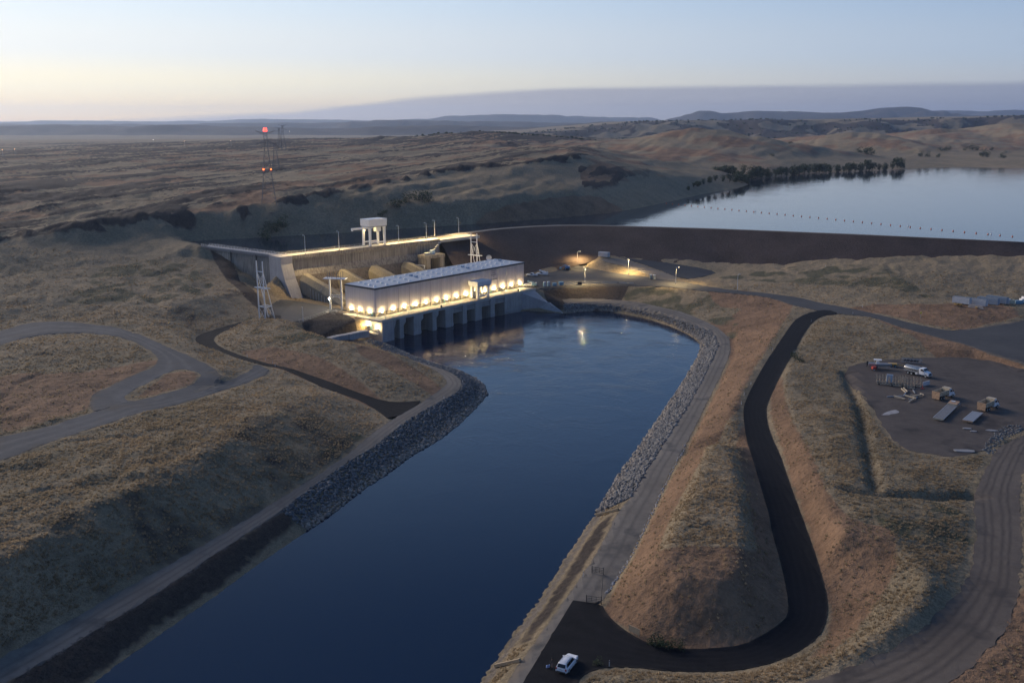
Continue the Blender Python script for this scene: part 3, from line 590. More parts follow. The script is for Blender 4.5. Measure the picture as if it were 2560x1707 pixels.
K_WET = soft([region(B['R_WATER']) + px_region([(1404, 775), (1489, 770), (1557, 775), (1625, 789), (1676, 805), (1735, 828), (1762, 853), (1768, 870), (1758, 894), (1722, 955), (1664, 1040), (1607, 1128), (1557, 1195), (1500, 1295), (1430, 1400), (1366, 1505), (1294, 1600), (1250, 1668), (1218, 1712)], -3.2),
    region(B['L_WATER'])[:17] + px_region([(1212, 985), (1180, 1018), (1140, 1055), (1085, 1097), (1020, 1132), (955, 1180), (900, 1216), (830, 1272), (760, 1318), (625, 1408), (528, 1478), (404, 1562), (290, 1640), (215, 1700)], -3.0)], 1)

def pdist(pl, P):
    d = np.full(len(P), 1e9)
    for a, b in zip(pl[:-1], pl[1:]):
        ax, ay, bx, by = a[0], a[1], b[0], b[1]; L2 = (bx - ax) ** 2 + (by - ay) ** 2 + 1e-9
        t = np.clip(((P[:, 0] - ax) * (bx - ax) + (P[:, 1] - ay) * (by - ay)) / L2, 0, 1)
        d = np.minimum(d, np.hypot(P[:, 0] - ax - t * (bx - ax), P[:, 1] - ay - t * (by - ay)))
    return d
RIM_PX = [(-420, 612), (-200, 605), (0, 588), (200, 566), (450, 528), (600, 511), (700, 498), (900, 462), (1100, 430), (1300, 408), (1440, 386)]; RIM_Z = [28, 28.5, 30, 32, 36, 38, 40, 44, 48, 53, 58]
def build_ground():
    ys = [64.0]
    while ys[-1] < 20800:
        y = ys[-1]
        ys.append(y + (min(max(0.34, y * y / 86000.0), 0.0062 * y + .2) if y < 4200 else 0.011 * y))
    ys = np.array(ys); us = np.linspace(-.78, .78, 901)
    Y = np.repeat(ys[:, None], len(us), 1); X = us[None, :] * (Y + 35)
    # straight columns everywhere: the sheet simply gets wider with distance
    Z = ground_z(X, Y)
    nr = NR.inside(X, Y)
    def smp(A): return np.where(nr, NR.sample(A, X, Y), 0.0)
    cut = smp(NR.blur((NR.blur(M_FLAT.astype(float), 1) > .98).astype(float), 0))
    ripm = smp(M_RIP.astype(float))
    micro = (fbm(X / .9, Y / .9, 2, 61) - .5) * np.clip((260 - Y) / 120, 0, 1) * .35
    Z = Z + micro * (1 - smp(F_FLAT)) * np.where(nr, 1, 0) - cut * .45 - ripm * .25
    n, big = rocky(X, Y)
    rim = z_of(RIM_PX, RIM_Z); rx = [q.x for q in rim]; ry = [q.y for q in rim]
    near_rim = (Y > 380) & (Y < 1000) & (X < 140); dr_ = np.full(Z.shape, 1e3); PP = np.stack([X[near_rim], Y[near_rim]], 1); dr_[near_rim] = pdist([(q.x, q.y) for q in rim], PP)
    rimY = np.interp(X, rx, ry); beyond = np.clip((Y - rimY + 6) / 14, 0, 1); beyond = np.where(X > rx[-1], 1.0, beyond)
    lumps = fbm(X / 9, Y / 9, 3, 95); wid = 3 + 7 * fbm(X / 40, Y / 40, 2, 96)
    rimk = np.exp(-(dr_ / wid) ** 2) * np.clip((lumps - .40) * 6, 0, 1)
    Zr = rimk * (lumps - .30) * 7
    Z = Z + Zr
    nv = Z.size; ny, nx = Z.shape
    co = np.stack([X, Y, Z], -1).reshape(-1, 3)
    idx = np.arange(nv).reshape(ny, nx)
    q = np.stack([idx[:-1, :-1], idx[:-1, 1:], idx[1:, 1:], idx[1:, :-1]], -1).reshape(-1, 4)
    me = bpy.data.meshes.new('ground'); me.vertices.add(nv); me.vertices.foreach_set('co', co.ravel())
    me.loops.add(q.size); me.loops.foreach_set('vertex_index', q.ravel().astype(np.int32))
    me.polygons.add(len(q)); me.polygons.foreach_set('loop_start', np.arange(0, q.size, 4, dtype=np.int32)); me.update()
    me.polygons.foreach_set('use_smooth', np.ones(len(q), bool))
    # what grows or lies where
    table = np.where(X < -150, np.clip((Z - 23) / 7, 0, 1), np.clip((Z - 31) / 8, 0, 1)) * np.clip((2900 - Y) / 500, 0, 1)
    right_side = np.clip((X / np.maximum(Y, 1) - .02) / .1, 0, 1) * np.clip((Y - 700) / 200, 0, 1)
    table = table * beyond
    rock = table * np.clip((n - .458 + (big - .5) * .25) * 14, 0, 1) * (1 - .75 * right_side)
    rock = np.maximum(rock, smp(K_ROCK)); rock = np.maximum(rock, smp(K_STRIP) * np.clip(fbm(X / 1.5, Y / 1.5, 3, 74) * .5 + .55, 0, 1)); rock = np.maximum(rock, smp(K_DARKSLOPE) * .42 * np.clip(fbm(X / 7, Y / 7, 3, 71) * 2 - .2, 0, 1.3))
    woods = np.clip((fbm(X / 110, Y / 60, 4, 77) - .36) * 6, 0, 1) * np.clip((Y - 3250) / 150, 0, 1) * np.clip((4000 - Y) / 60, 0, 1)
    far_soil = np.clip((fbm(X / 300, Y / 300, 4, 73) - .5) * 4, 0, 1) * .5 * np.clip((Y - 500) / 300, 0, 1)
    rock = np.maximum(rock, woods); rock = np.where(Y > 5600, .7, rock)
    rock = np.maximum(rock, np.clip(rimk * 1.3, 0, 1))
    soil = np.maximum(smp(K_SOIL), far_soil + table * np.clip((fbm(X / 40, Y / 40, 3, 79) - .42) * 3, 0, .7))
    cov = np.stack([soil, rock, smp(K_GRAV), np.ones_like(Z)], -1).reshape(-1, 4).astype(np.float32)
    cov2 = np.stack([smp(K_GREEN) * np.clip(fbm(X / 6, Y / 6, 4, 75) * 1.7 - .35, 0, .8), smp(K_WET), np.zeros_like(Z), np.ones_like(Z)], -1).reshape(-1, 4).astype(np.float32)
    for nm, c in (('cover', cov), ('cover2', cov2)):
        a = me.color_attributes.new(nm, 'FLOAT_COLOR', 'POINT'); a.data.foreach_set('color', c.ravel())
    me.materials.append(ground_material())
    o = bpy.data.objects.new('ground', me); link(o); o['kind'] = 'structure'; return o
ground = build_ground()

# ------------------------------------------------------------------ roads and pads: sheets laid over the cut ground
def pip(poly, P):
    p = np.array([(q[0], q[1]) for q in poly]); r = np.zeros(len(P), bool); k = len(p) - 1; x, y = P[:, 0], P[:, 1]
    for i in range(len(p)):
        xi, yi = p[i]; xk, yk = p[k]
        if yi != yk: r ^= ((yi > y) != (yk > y)) & (x < (xk - xi) * (y - yi) / (yk - yi) + xi)
        k = i
    return r
def sheet(name, poly, m, lift=.07, holes=(), step=3.0, jit=.0, parent=None, edge=.35, kind='structure', smooth_edges=True, sides=None):
    vs, es = [], []
    def ring(pl):
        out = []
        pl = [Vector((q[0], q[1])) for q in pl]
        if smooth_edges:
            for _ in range(1):   # one corner-cutting pass keeps traced curves smooth
                nw = []
                for a, b in zip(pl, pl[1:] + pl[:1]):
                    if (b - a).length > .5: nw += [a.lerp(b, .25), a.lerp(b, .75)]
                    else: nw += [a]
                pl = nw
        for a, b in zip(pl, pl[1:] + pl[:1]):
            n = max(1, int((b - a).length / (step * .7)))
            for k in range(n):
                q = a.lerp(b, k / n)
                if jit: q = q + Vector((random.uniform(-jit, jit), random.uniform(-jit, jit)))
                out.append(q)
        n0 = len(vs); vs.extend(out); es.extend([(n0 + i, n0 + (i + 1) % len(out)) for i in range(len(out))]); return out
    outer = ring(poly); hs = [ring(h) for h in holes]
    p = np.array([(q.x, q.y) for q in outer]); x0, y0 = p.min(0); x1, y1 = p.max(0)
    gx, gy = np.meshgrid(np.arange(x0, x1, step), np.arange(y0, y1, step)); G = np.stack([gx.ravel(), gy.ravel()], 1) + .137
    G = G[pip(outer, G)]
    for h in hs: G = G[~pip(h, G)]
    vs.extend([Vector((a, b)) for a, b in G])
    o_v, o_e, o_f, *_ = geometry.delaunay_2d_cdt(vs, es, [], 0, 1e-3)
    V = np.array([(v.x, v.y) for v in o_v]); F = np.array([t for t in o_f if len(t) == 3]); C = V[F].mean(1)
    keep = pip(outer, C)
    for h in hs: keep &= ~pip(h, C)
    F = F[keep]; Z = ground_z(V[:, 0], V[:, 1]) + lift
    # skirt so that the sheet has an edge, not a paper rim
    cnt = {}
    for t in F:
        for a, b in ((t[0], t[1]), (t[1], t[2]), (t[2], t[0])):
            k = (min(a, b), max(a, b)); cnt[k] = cnt.get(k, 0) + 1 if k in cnt else 1
    co = [(a, b, z) for (a, b), z in zip(V, Z)]; fs = [tuple(int(i) for i in t) for t in F]; low = {}
    for (a, b), c in cnt.items():
        if c == 1:
            for i in (a, b):
                if i not in low: low[i] = len(co); co.append((V[i][0], V[i][1], Z[i] - edge))
            fs.append((int(a), int(b), low[b], low[a]))
    me = bpy.data.meshes.new(name); me.from_pydata(co, [], fs); me.materials.append(m)
    bm = bmesh.new(); bm.from_mesh(me); bmesh.ops.recalc_face_normals(bm, faces=bm.faces)
    if sum(f.normal.z for f in bm.faces) < 0: bmesh.ops.reverse_faces(bm, faces=bm.faces)
    bm.to_mesh(me); bm.free()
    if sides is not None:
        C2 = np.array(co); da, db = pdist(sides[0], C2), pdist(sides[1], C2)
        a = me.attributes.new('across', 'FLOAT', 'POINT'); a.data.foreach_set('value', (da / np.maximum(da + db, 1e-3)).astype(np.float32))
    o = bpy.data.objects.new(name, me); link(o, parent)
    if kind: o['kind'] = kind
    return o
def road_material(name, lo, hi, tracks=None, rough=.9, patch=None, spec=.2):
    m = bpy.data.materials.new(name); m.use_nodes = True; nt = m.node_tree; b = nt.nodes['Principled BSDF']; L = nt.links
    pos = N(nt, 'ShaderNodeNewGeometry').outputs['Position']
    nl = noise(nt, pos, .06, 6, .6); nm = noise(nt, pos, .5, 5, .65); nf = noise(nt, pos, 5.0, 4, .7)
    f = nmath(nt, 'ADD', nmath(nt, 'MULTIPLY', nl, .5), nmath(nt, 'ADD', nmath(nt, 'MULTIPLY', nm, .3), nmath(nt, 'MULTIPLY', nf, .2)))
    c = ramp_mix(nt, mrange(nt, f, .36, .64), lo, hi)
    if patch: c = ramp_mix(nt, mrange(nt, noise(nt, pos, .11, 4, .6), .56, .68), c, patch)
    if tracks:   # wheel tracks worn along the road and loose dust at its edges
        ac = N(nt, 'ShaderNodeAttribute', attribute_name='across').outputs['Fac']
        wob = nmath(nt, 'MULTIPLY', nmath(nt, 'SUBTRACT', noise(nt, pos, .05, 3), .5), .22); x = nmath(nt, 'ADD', ac, wob)
        tr = None
        for cx, w in tracks[0]:
            q = mrange(nt, nmath(nt, 'ABSOLUTE', nmath(nt, 'SUBTRACT', x, cx), 0.0), 0.0, w, 1.0, 0.0); tr = q if tr is None else nmath(nt, 'MAXIMUM', tr, q)
        c = ramp_mix(nt, nmath(nt, 'MULTIPLY', tr, mrange(nt, nm, .3, .7, .25, .9)), c, tracks[1])
        ed = mrange(nt, nmath(nt, 'ADD', nmath(nt, 'ABSOLUTE', nmath(nt, 'SUBTRACT', ac, .5), 0.0), nmath(nt, 'MULTIPLY', nmath(nt, 'SUBTRACT', nm, .5), .14)), .45, .51)
        c = ramp_mix(nt, nmath(nt, 'MULTIPLY', ed, .8), c, tracks[2])
    L.new(c, b.inputs['Base Color']); b.inputs['Roughness'].default_value = rough; b.inputs['Specular IOR Level'].default_value = spec
    bp = N(nt, 'ShaderNodeBump'); bp.inputs['Distance'].default_value = .06; L.new(nmath(nt, 'ADD', nf, nmath(nt, 'MULTIPLY', nm, 2.0)), bp.inputs['Height']); L.new(bp.outputs[0], b.inputs['Normal'])
    return m
TW = ((.22, .07), (.40, .07), (.60, .07), (.78, .07)); T1 = ((.30, .10), (.62, .10))
M_ASPH = road_material('fresh_asphalt', (.0075, .0082, .011), (.0140, .0148, .0185), (TW, (.0165, .0170, .020), (.045, .038, .033)), rough=.92, spec=.10)
M_ASPHP = road_material('worn_asphalt_pad', (.045, .046, .050), (.085, .084, .085), rough=.85)
M_ASPH2 = road_material('worn_asphalt', (.045, .046, .050), (.085, .084, .085), (TW, (.065, .064, .066), (.15, .12, .09)), rough=.85)
M_GRAV = road_material('bench_gravel', (.12, .108, .095), (.21, .188, .165), (T1, (.090, .084, .080), (.19, .150, .110)), patch=(.085, .082, .08))
M_GRAV2 = road_material('blue_gravel', (.052, .056, .064), (.098, .101, .108), (T1, (.120, .123, .130), (.11, .09, .07)), patch=(.080, .073, .068))
M_GRAV3 = road_material('ramp_gravel', (.12, .108, .095), (.21, .188, .165))
M_YARDD = road_material('packed_dirt', (.060, .050, .046), (.120, .100, .088), patch=(.05, .043, .041))
M_DIRT = road_material('dirt_track', (.085, .070, .060), (.150, .125, .105), (((.2, .06), (.36, .06), (.58, .07), (.74, .06)), (.052, .045, .042), (.16, .115, .085)), patch=(.07, .06, .055))
LI, LO_ = region(B['LOOP_IN']), region(B['LOOP_OUT'])[5:]
sheet('asphalt_road', P_LOOP, M_ASPH, .10, step=1.8, sides=(LI, LO_))
sheet('gravel_bench_road', P_BENCH_R, M_GRAV, .04, jit=.2, step=2.0, sides=(region(B['R_BANK']), region(B['R_FOOT'])))
sheet('gravel_bench_road', P_BENCH_L, M_GRAV, .04, jit=.2, step=2.0, sides=(region(B['L_BANK']), region(B['L_FOOT'])))
sheet('upper_road', P_UP, M_ASPH2, .05, jit=.1, step=2.5, sides=(region(B['UP_N']), region(B['UP_S'])))
sheet('dirt_yard', P_YARD, M_YARDD, .04, jit=.5)
sheet('dirt_road', P_DIRT, M_DIRT, .03, jit=.3, step=2.0, sides=(region(B['DIRT_L']), region(B['DIRT_R'])))
sheet('asphalt_road', P_LP, M_ASPH, .09, step=2.0, sides=(region(B['LP_S']), region(B['LP_N'])))
sheet('gravel_road', P_GA, M_GRAV2, .04, jit=.3, step=2.5, sides=(region(B['GA_LO']), region(B['GA_UP']) + region(B['GA_UP2'])))
sheet('gravel_road', P_GB, M_GRAV2, .030, holes=(P_ISL,), jit=.3, step=2.5, sides=(region(B['GB_L']), region(B['GB_R'])))
sheet('plant_yard', P_PLANT, M_ASPHP, .03, jit=.1)
sheet('plant_yard', P_PLANT2, M_ASPHP, .02, jit=.1)
sheet('ramp', P_RAMP, M_GRAV3, .05, jit=.2)
sheet('asphalt_pad', P_TARP, road_material('blue_grey_pad', (.030, .034, .042), (.060, .064, .074)), .06, jit=.2)

# ------------------------------------------------------------------ water
def water_material(name, deep, ripple, chop, flow=(1, 1, 1), swirl=0.0):
    m = bpy.data.materials.new(name); m.use_nodes = True; nt = m.node_tree; b = nt.nodes['Principled BSDF']; L = nt.links
    b.inputs['Base Color'].default_value = (*deep, 1); b.inputs['Roughness'].default_value = .04; b.inputs['IOR'].default_value = 1.33
    pos = N(nt, 'ShaderNodeNewGeometry').outputs['Position']
    w = pos
    if swirl:
        dn = N(nt, 'ShaderNodeTexNoise'); dn.inputs['Scale'].default_value = .05; dn.inputs['Detail'].default_value = 3; L.new(pos, dn.inputs['Vector'])
        vm = N(nt, 'ShaderNodeVectorMath', operation='MULTIPLY_ADD'); L.new(dn.outputs['Color'], vm.inputs[0]); vm.inputs[1].default_value = (swirl, swirl, 0); L.new(pos, vm.inputs[2]); w = vm.outputs[0]
    n1 = noise(nt, w, .5, 4, .55, flow); n2 = noise(nt, w, 2.2, 3, .5, flow); n3 = noise(nt, w, .08, 3, .5, flow)
    calm = mrange(nt, n3, .35, .65, .25, 1.0)
    if swirl:   # the outflow of the turbines churns the basin; the canal downstream is calm
        dv_ = N(nt, 'ShaderNodeVectorMath', operation='DISTANCE'); L.new(pos, dv_.inputs[0]); dv_.inputs[1].default_value = (5, 395, WATER_Z)
        calm = nmath(nt, 'MULTIPLY', calm, mrange(nt, dv_.outputs['Value'], 30, 210, 2.5, .3))
    h = nmath(nt, 'ADD', nmath(nt, 'MULTIPLY', n1, 1.0), nmath(nt, 'MULTIPLY', n2, .28))
    bp = N(nt, 'ShaderNodeBump'); bp.inputs['Distance'].default_value = ripple; L.new(nmath(nt, 'MULTIPLY', h, calm), bp.inputs['Height'])
    bp.inputs['Strength'].default_value = 1.0; L.new(bp.outputs[0], b.inputs['Normal'])
    return m
def plane(name, poly, z, m):
    me = bpy.data.meshes.new(name); me.from_pydata([(q[0], q[1], z) for q in poly], [], [tuple(range(len(poly)))]); me.materials.append(m)
    if me.polygons[0].normal.z < 0: me.flip_normals()
    o = bpy.data.objects.new(name, me); link(o); o['kind'] = 'structure'; return o
plane('canal_water', [(-260, 60), (60, 60), (75, 250), (110, 400), (70, 470), (10, 452), (-60, 384), (-70, 300), (-260, 120)], WATER_Z, water_material('canal_water', (.002, .012, .038), .05, 0, swirl=26.0))
rp = [IN_E - WG_N * 1 + WG_D * 4, IN_A + IN_N * .5, IN_B] + [q + Vector((0, 3, 0)) for q in DAM_TOP[1:]] + [Vector((1600, 900, 0)), Vector((1600, 2000, 0)), Vector((0, 1500, 0)), Vector((-260, 700, 0))]
plane('reservoir_water', [(q.x, q.y) for q in rp], RES_Z, water_material('reservoir_water', (.006, .016, .036), .03, 0))

# ------------------------------------------------------------------ embankment dam
def build_dam():
    n = 90; top = []; toe = []
    def resample(ls, k):
        d = [0]
        for a, b in zip(ls[:-1], ls[1:]): d.append(d[-1] + (b - a).length)
        t = np.linspace(0, d[-1], k)
        return [Vector((np.interp(q, d, [v.x for v in ls]), np.interp(q, d, [v.y for v in ls]), np.interp(q, d, [v.z for v in ls]))) for q in t]
    top = resample(DAM_TOP, n); toe = resample(DAM_TOE, n)
    rows = 26; vs = []; fs = []
    prof = []
    for i in range(n):
        t, f = top[i], toe[i]; out = (f - t); out.z = 0; out.normalize()
        col = [t - out * 22 + Vector((0, 0, -9)), t - out * 6.5]
        base = f + out * 3 + Vector((0, 0, -1.2))
        for k in range(rows):
            s = k / (rows - 1); q = t.lerp(base, s)
            col.append(q)
        prof.append(col)
    m = len(prof[0])
    for col in prof: vs += col
    for i in range(n - 1):
        for k in range(m - 1): fs.append((i * m + k, (i + 1) * m + k, (i + 1) * m + k + 1, i * m + k + 1))
    me = bpy.data.meshes.new('embankment'); me.from_pydata(vs, [], fs)
    mm = bpy.data.materials.new('dark_rockfill'); mm.use_nodes = True; nt = mm.node_tree; b = nt.nodes['Principled BSDF']; L = nt.links
    pos = N(nt, 'ShaderNodeNewGeometry').outputs['Position']
    a = noise(nt, pos, .05, 5); c = noise(nt, pos, 1.1, 4, .75)
    L.new(ramp_mix(nt, mrange(nt, nmath(nt, 'ADD', nmath(nt, 'MULTIPLY', a, .4), nmath(nt, 'MULTIPLY', c, .6)), .34, .66), (.045, .033, .029), (.115, .086, .075)), b.inputs['Base Color'])
    b.inputs['Roughness'].default_value = .95; b.inputs['Specular IOR Level'].default_value = .1
    bp = N(nt, 'ShaderNodeBump'); bp.inputs['Distance'].default_value = .5; L.new(c, bp.inputs['Height']); L.new(bp.outputs[0], b.inputs['Normal'])
    me.materials.append(mm)
    bm = bmesh.new(); bm.from_mesh(me); bmesh.ops.recalc_face_normals(bm, faces=bm.faces)
    if sum(f.normal.z for f in bm.faces) < 0: bmesh.ops.reverse_faces(bm, faces=bm.faces)
    bm.to_mesh(me); bm.free()
    o = bpy.data.objects.new('embankment_dam', me); link(o)
    tag(o, 'long dark brown earth embankment dam holding back the reservoir', 'dam')
    rv = []; rf = []
    for i in range(n):
        t, f = top[i], toe[i]; out = (f - t); out.z = 0; out.normalize()
        for d, z in ((-.5, .05), (-1.2, .12), (-5.6, .12), (-6.2, .05)): rv.append(t + out * d + Vector((0, 0, z)))
        if i: rf += [((i - 1) * 4 + k, i * 4 + k, i * 4 + k + 1, (i - 1) * 4 + k + 1) for k in range(3)]
    me2 = bpy.data.meshes.new('crest_road'); me2.from_pydata(rv, [], rf); me2.materials.append(M_GRAV3)
    r = bpy.data.objects.new('crest_road', me2); link(r, o)
    return o
dam = build_dam()
# ================================================================== THE PLANT
def concrete(name, col, var=.22, streak=.35, scale=.25): return mat(name, col, .88, 0, var, scale, .03, 3.0, streak=streak, spec=.25, obj=True)
C_WALL = concrete('panel_concrete', (.60, .54, .53), .10, .12, .12)
C_DECK = concrete('deck_concrete', (.44, .42, .38), .15, 0, .3)
C_PIER = concrete('pier_concrete', (.40, .385, .37), .25, .22)
C_DAM = concrete('intake_concrete', (.29, .26, .225), .28, .5, .12)
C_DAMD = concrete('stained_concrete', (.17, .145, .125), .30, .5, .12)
C_ABUT = concrete('abutment_concrete', (.38, .365, .37), .2, .14, .2)
M_DARK = mat('dark_steel', (.018, .020, .024), .55, .2)
M_FASCIA = mat('roof_fascia', (.020, .026, .040), .6, 0, .1, .5)
M_ROOF = mat('roof_membrane', (.38, .43, .50), .75, 0, .12, .15)
M_WHITE = mat('white_paint', (.74, .73, .72), .5, 0, .06, .6)
M_WSTEEL = mat('white_steel', (.66, .67, .70), .45, .1, .08, 1.0)
M_GALV = mat('galvanised_steel', (.42, .43, .44), .45, .6, .1, 2.0)
M_TEAL = mat('teal_door_paint', (.16, .30, .31), .5)
M_RAIL = mat('pipe_rail', (.46, .46, .44), .5, .3)
M_BLACK = mat('black_rubber', (.012, .012, .013), .85)
M_GLASS = mat('dark_glass', (.010, .013, .017), .08, 0, spec=.6)
WARM = (1.0, .74, .33)
M_LAMP = mat('lit_lamp_lens', (.9, .85, .7), .4, emit=(1.0, .84, .50), es=140.0)
M_LAMPL = mat('street_lamp_lens', (.9, .85, .7), .4, emit=(1.0, .80, .45), es=14.0)
M_LAMPD = mat('lamp_lens', (.6, .58, .5), .3)
M_JOINT = mat('joint_filler', (.028, .026, .026), .9)
def point_light(name, loc, e, parent=None, col=WARM, r=.04, kind='POINT', blend=None, size=None, rot=None):
    d = bpy.data.lights.new(name, kind); d.energy = e; d.color = col; d.shadow_soft_size = r
    if kind == 'SPOT': d.spot_size = size; d.spot_blend = blend or .6
    o = bpy.data.objects.new(name, d); o.location = loc
    if rot: o.rotation_euler = rot
    link(o, parent); return o

# ---- powerhouse, in its own frame: x along the canal front, y to the back, z = 0 on the deck
PH_RZ = math.atan2(PH_D.y, PH_D.x)
PHL = (PH_C1 - PH_C0).length
def ph(a, b, z=0.0): return PH_C0 + PH_D * a + PH_W * b + Vector((0, 0, z))
house = empty('powerhouse', ph(0, 0), PH_RZ, 'long pale concrete powerhouse with glowing wall lamps standing in the canal', 'powerhouse')
A0, A1, B0, B1 = 4.3, 102.2, 8.2, 26.3
NP = 15; PW = (A1 - A0) / NP
MB().box(((A0 + A1) / 2, (B0 + B1) / 2, .9), (A1 - A0 - .5, B1 - B0 - .5, 1.8)).build('plinth', concrete('plinth_concrete', (.42, .37, .29), .15, .25, .5), house)
MB().box(((A0 + A1) / 2, (B0 + B1) / 2 + .3, 6.6), (A1 - A0 - .6, B1 - B0 - .7, 9.6)).build('wall_core', M_JOINT, house)
pan = MB().box((0, 0, 0), (PW - .16, .34, 9.75)).mesh('wall_panel', C_WALL)
for k in range(NP):
    part('wall_panel', pan, house, (A0 + PW * (k + .5), B0 - .02, 1.75 + 9.75 / 2))
MB().box((A0 - .03, (B0 + B1) / 2, 1.75 + 9.75 / 2), (.34, B1 - B0 - .1, 9.75)).build('end_panel', C_WALL, house)
MB().box((A1 + .03, (B0 + B1) / 2, 1.75 + 9.75 / 2), (.34, B1 - B0 - .1, 9.75)).build('end_panel', C_WALL, house)
MB().box(((A0 + A1) / 2, B1, 1.75 + 9.75 / 2), (A1 - A0 - .8, .30, 9.75)).build('rear_wall', C_WALL, house)
for k in (3, 6, 9, 12):
    MB().box((A0 + PW * k, B0 + .02, 1.0), (.7, .55, 2.0)).build('pilaster_base', C_PIER, house)
for k in range(1, NP):
    if k not in (3, 6, 9, 12): MB().box((A0 + PW * k, B0 + .2, .9), (.16, .2, 1.75)).build('plinth_joint', M_JOINT, house)
for yy in (.36, .68): MB().box((A0 + .22, B0 + (B1 - B0) * yy, .9), (.1, .16, 1.75)).build('plinth_joint', M_JOINT, house)
roof = MB().box(((A0 + A1) / 2, (B0 + B1) / 2, 11.68), (A1 - A0 + .9, B1 - B0 + .9, .62)).build('roof', M_FASCIA, house)
MB().box(((A0 + A1) / 2, (B0 + B1) / 2, 12.02), (A1 - A0 + .3, B1 - B0 + .3, .10)).build('roof_membrane', M_ROOF, roof)
for k in range(1, 5): MB().box((A0 + (A1 - A0) * k / 5, (B0 + B1) / 2, 12.12), (.22, B1 - B0 + .3, .10)).build('roof_seam', M_WHITE, roof)
sk = MB()
ring0 = [Vector((.75 * math.cos(t) * .9, .75 * math.sin(t) * .9, 0)) for t in [math.pi * 2 * i / 10 for i in range(10)]]
sk.loft([[q + Vector((0, 0, 0)) for q in ring0], [q * .95 + Vector((0, 0, .22)) for q in ring0], [q * .6 + Vector((0, 0, .45)) for q in ring0], [q * .15 + Vector((0, 0, .55)) for q in ring0]])
skm = sk.mesh('skylight', mat('skylight_dome', (.85, .84, .80), .35), True)
vnt = MB().box((0, 0, .35), (1.3, 1.0, .7)).box((0, 0, .78), (1.5, 1.2, .14)).mesh('roof_vent', mat('vent_metal', (.34, .42, .52), .5, .2))
for j, yb in enumerate((.14, .38, .62, .86)):
    for k in range(14):
        x = A0 + (A1 - A0) * (k + .35 + .18 * j) / 14.4; y = B0 + (B1 - B0) * yb
        if (j == 1 and k in (4, 9)) or (j == 2 and k in (4, 9, 13)): part('roof_vent', vnt, roof, (x, y, 12.06))
        else: part('skylight', skm, roof, (x, y, 12.06))
for a in (24.5, 45.5, 77.5):
    d = MB().box((a, B0 - .12, .98), (.95, .12, 1.95)).build('door', M_TEAL, house); MB().box((a + .3, B0 - .2, 1.0), (.05, .06, .16)).build('handle', M_GALV, d)
d = MB().box((A0 - .02, B0 + 2.1, .98), (.12, .95, 1.95)).build('door', M_TEAL, house); MB().box((A0 - .1, B0 + 2.4, 1.0), (.06, .05, .16)).build('handle', M_GALV, d)
# wall lamps at the foot of each panel
fix = MB().box((0, 0, 0), (.5, .30, .18)).box((0, .12, -.14), (.34, .1, .14)).mesh('wall_lamp', M_DARK)
lens = MB().box((0, -.02, .115), (.42, .24, .05)).box((0, -.165, 0), (.42, .05, .15)).mesh('lens', M_LAMP)
def wall_lamp(x, y, z, rz, e, parent=house):
    f = part('wall_lamp', fix, parent, (x, y, z), rz); part('lens', lens, f)
    dx, dy = -math.sin(rz) * -.10, math.cos(rz) * -.10
    point_light('lamp_light', (x + dx, y + dy, z + .32), e, parent, r=.05)
for k in range(NP): wall_lamp(A0 + PW * (k + .5), B0 - .42, 1.72, 0, 1350)
for yy in (.18, .50, .80): wall_lamp(A0 - .42, B0 + (B1 - B0) * yy, 1.62, -math.pi / 2, 1300)
for k in (1, 4, 7, 10, 13): wall_lamp(A0 + PW * (k + .5), B1 + .45, 7.5, math.pi, 5200)
# lettering on one panel
sx = A0 + PW * 12.0 - PW * .5
for i, (t, h) in enumerate((('THERMALITO', .62), ('PUMPING', .62), ('GENERATING', .62), ('PLANT', .40))):
    cu = bpy.data.curves.new('lettering', 'FONT'); cu.body = t; cu.size = h; cu.align_x = 'CENTER'; cu.extrude = .02; cu.space_character = 1.0
    to = bpy.data.objects.new('lettering', cu); link(to); dg = bpy.context.evaluated_depsgraph_get(); dg.update()
    me = bpy.data.meshes.new_from_object(to.evaluated_get(dg)); bpy.data.objects.remove(to)
    me.materials.clear(); me.materials.append(mat('lettering_bronze', (.05, .045, .045), .5))
    o = bpy.data.objects.new('lettering', me); o.location = (sx, B0 - .215, 10.3 - i * .95 + (.12 if i == 3 else 0)); o.rotation_euler = (math.pi / 2, 0, 0); link(o, house)
for q in (-2.2, -1.8, -1.4, -.7, -.3, .1, .5, 1.2, 1.5, 2.0, 2.35): MB().box((sx + q, B0 - .21, 6.55), (.26, .03, .42)).build('lettering', mat('lettering_bronze', (.05, .045, .045)), house)

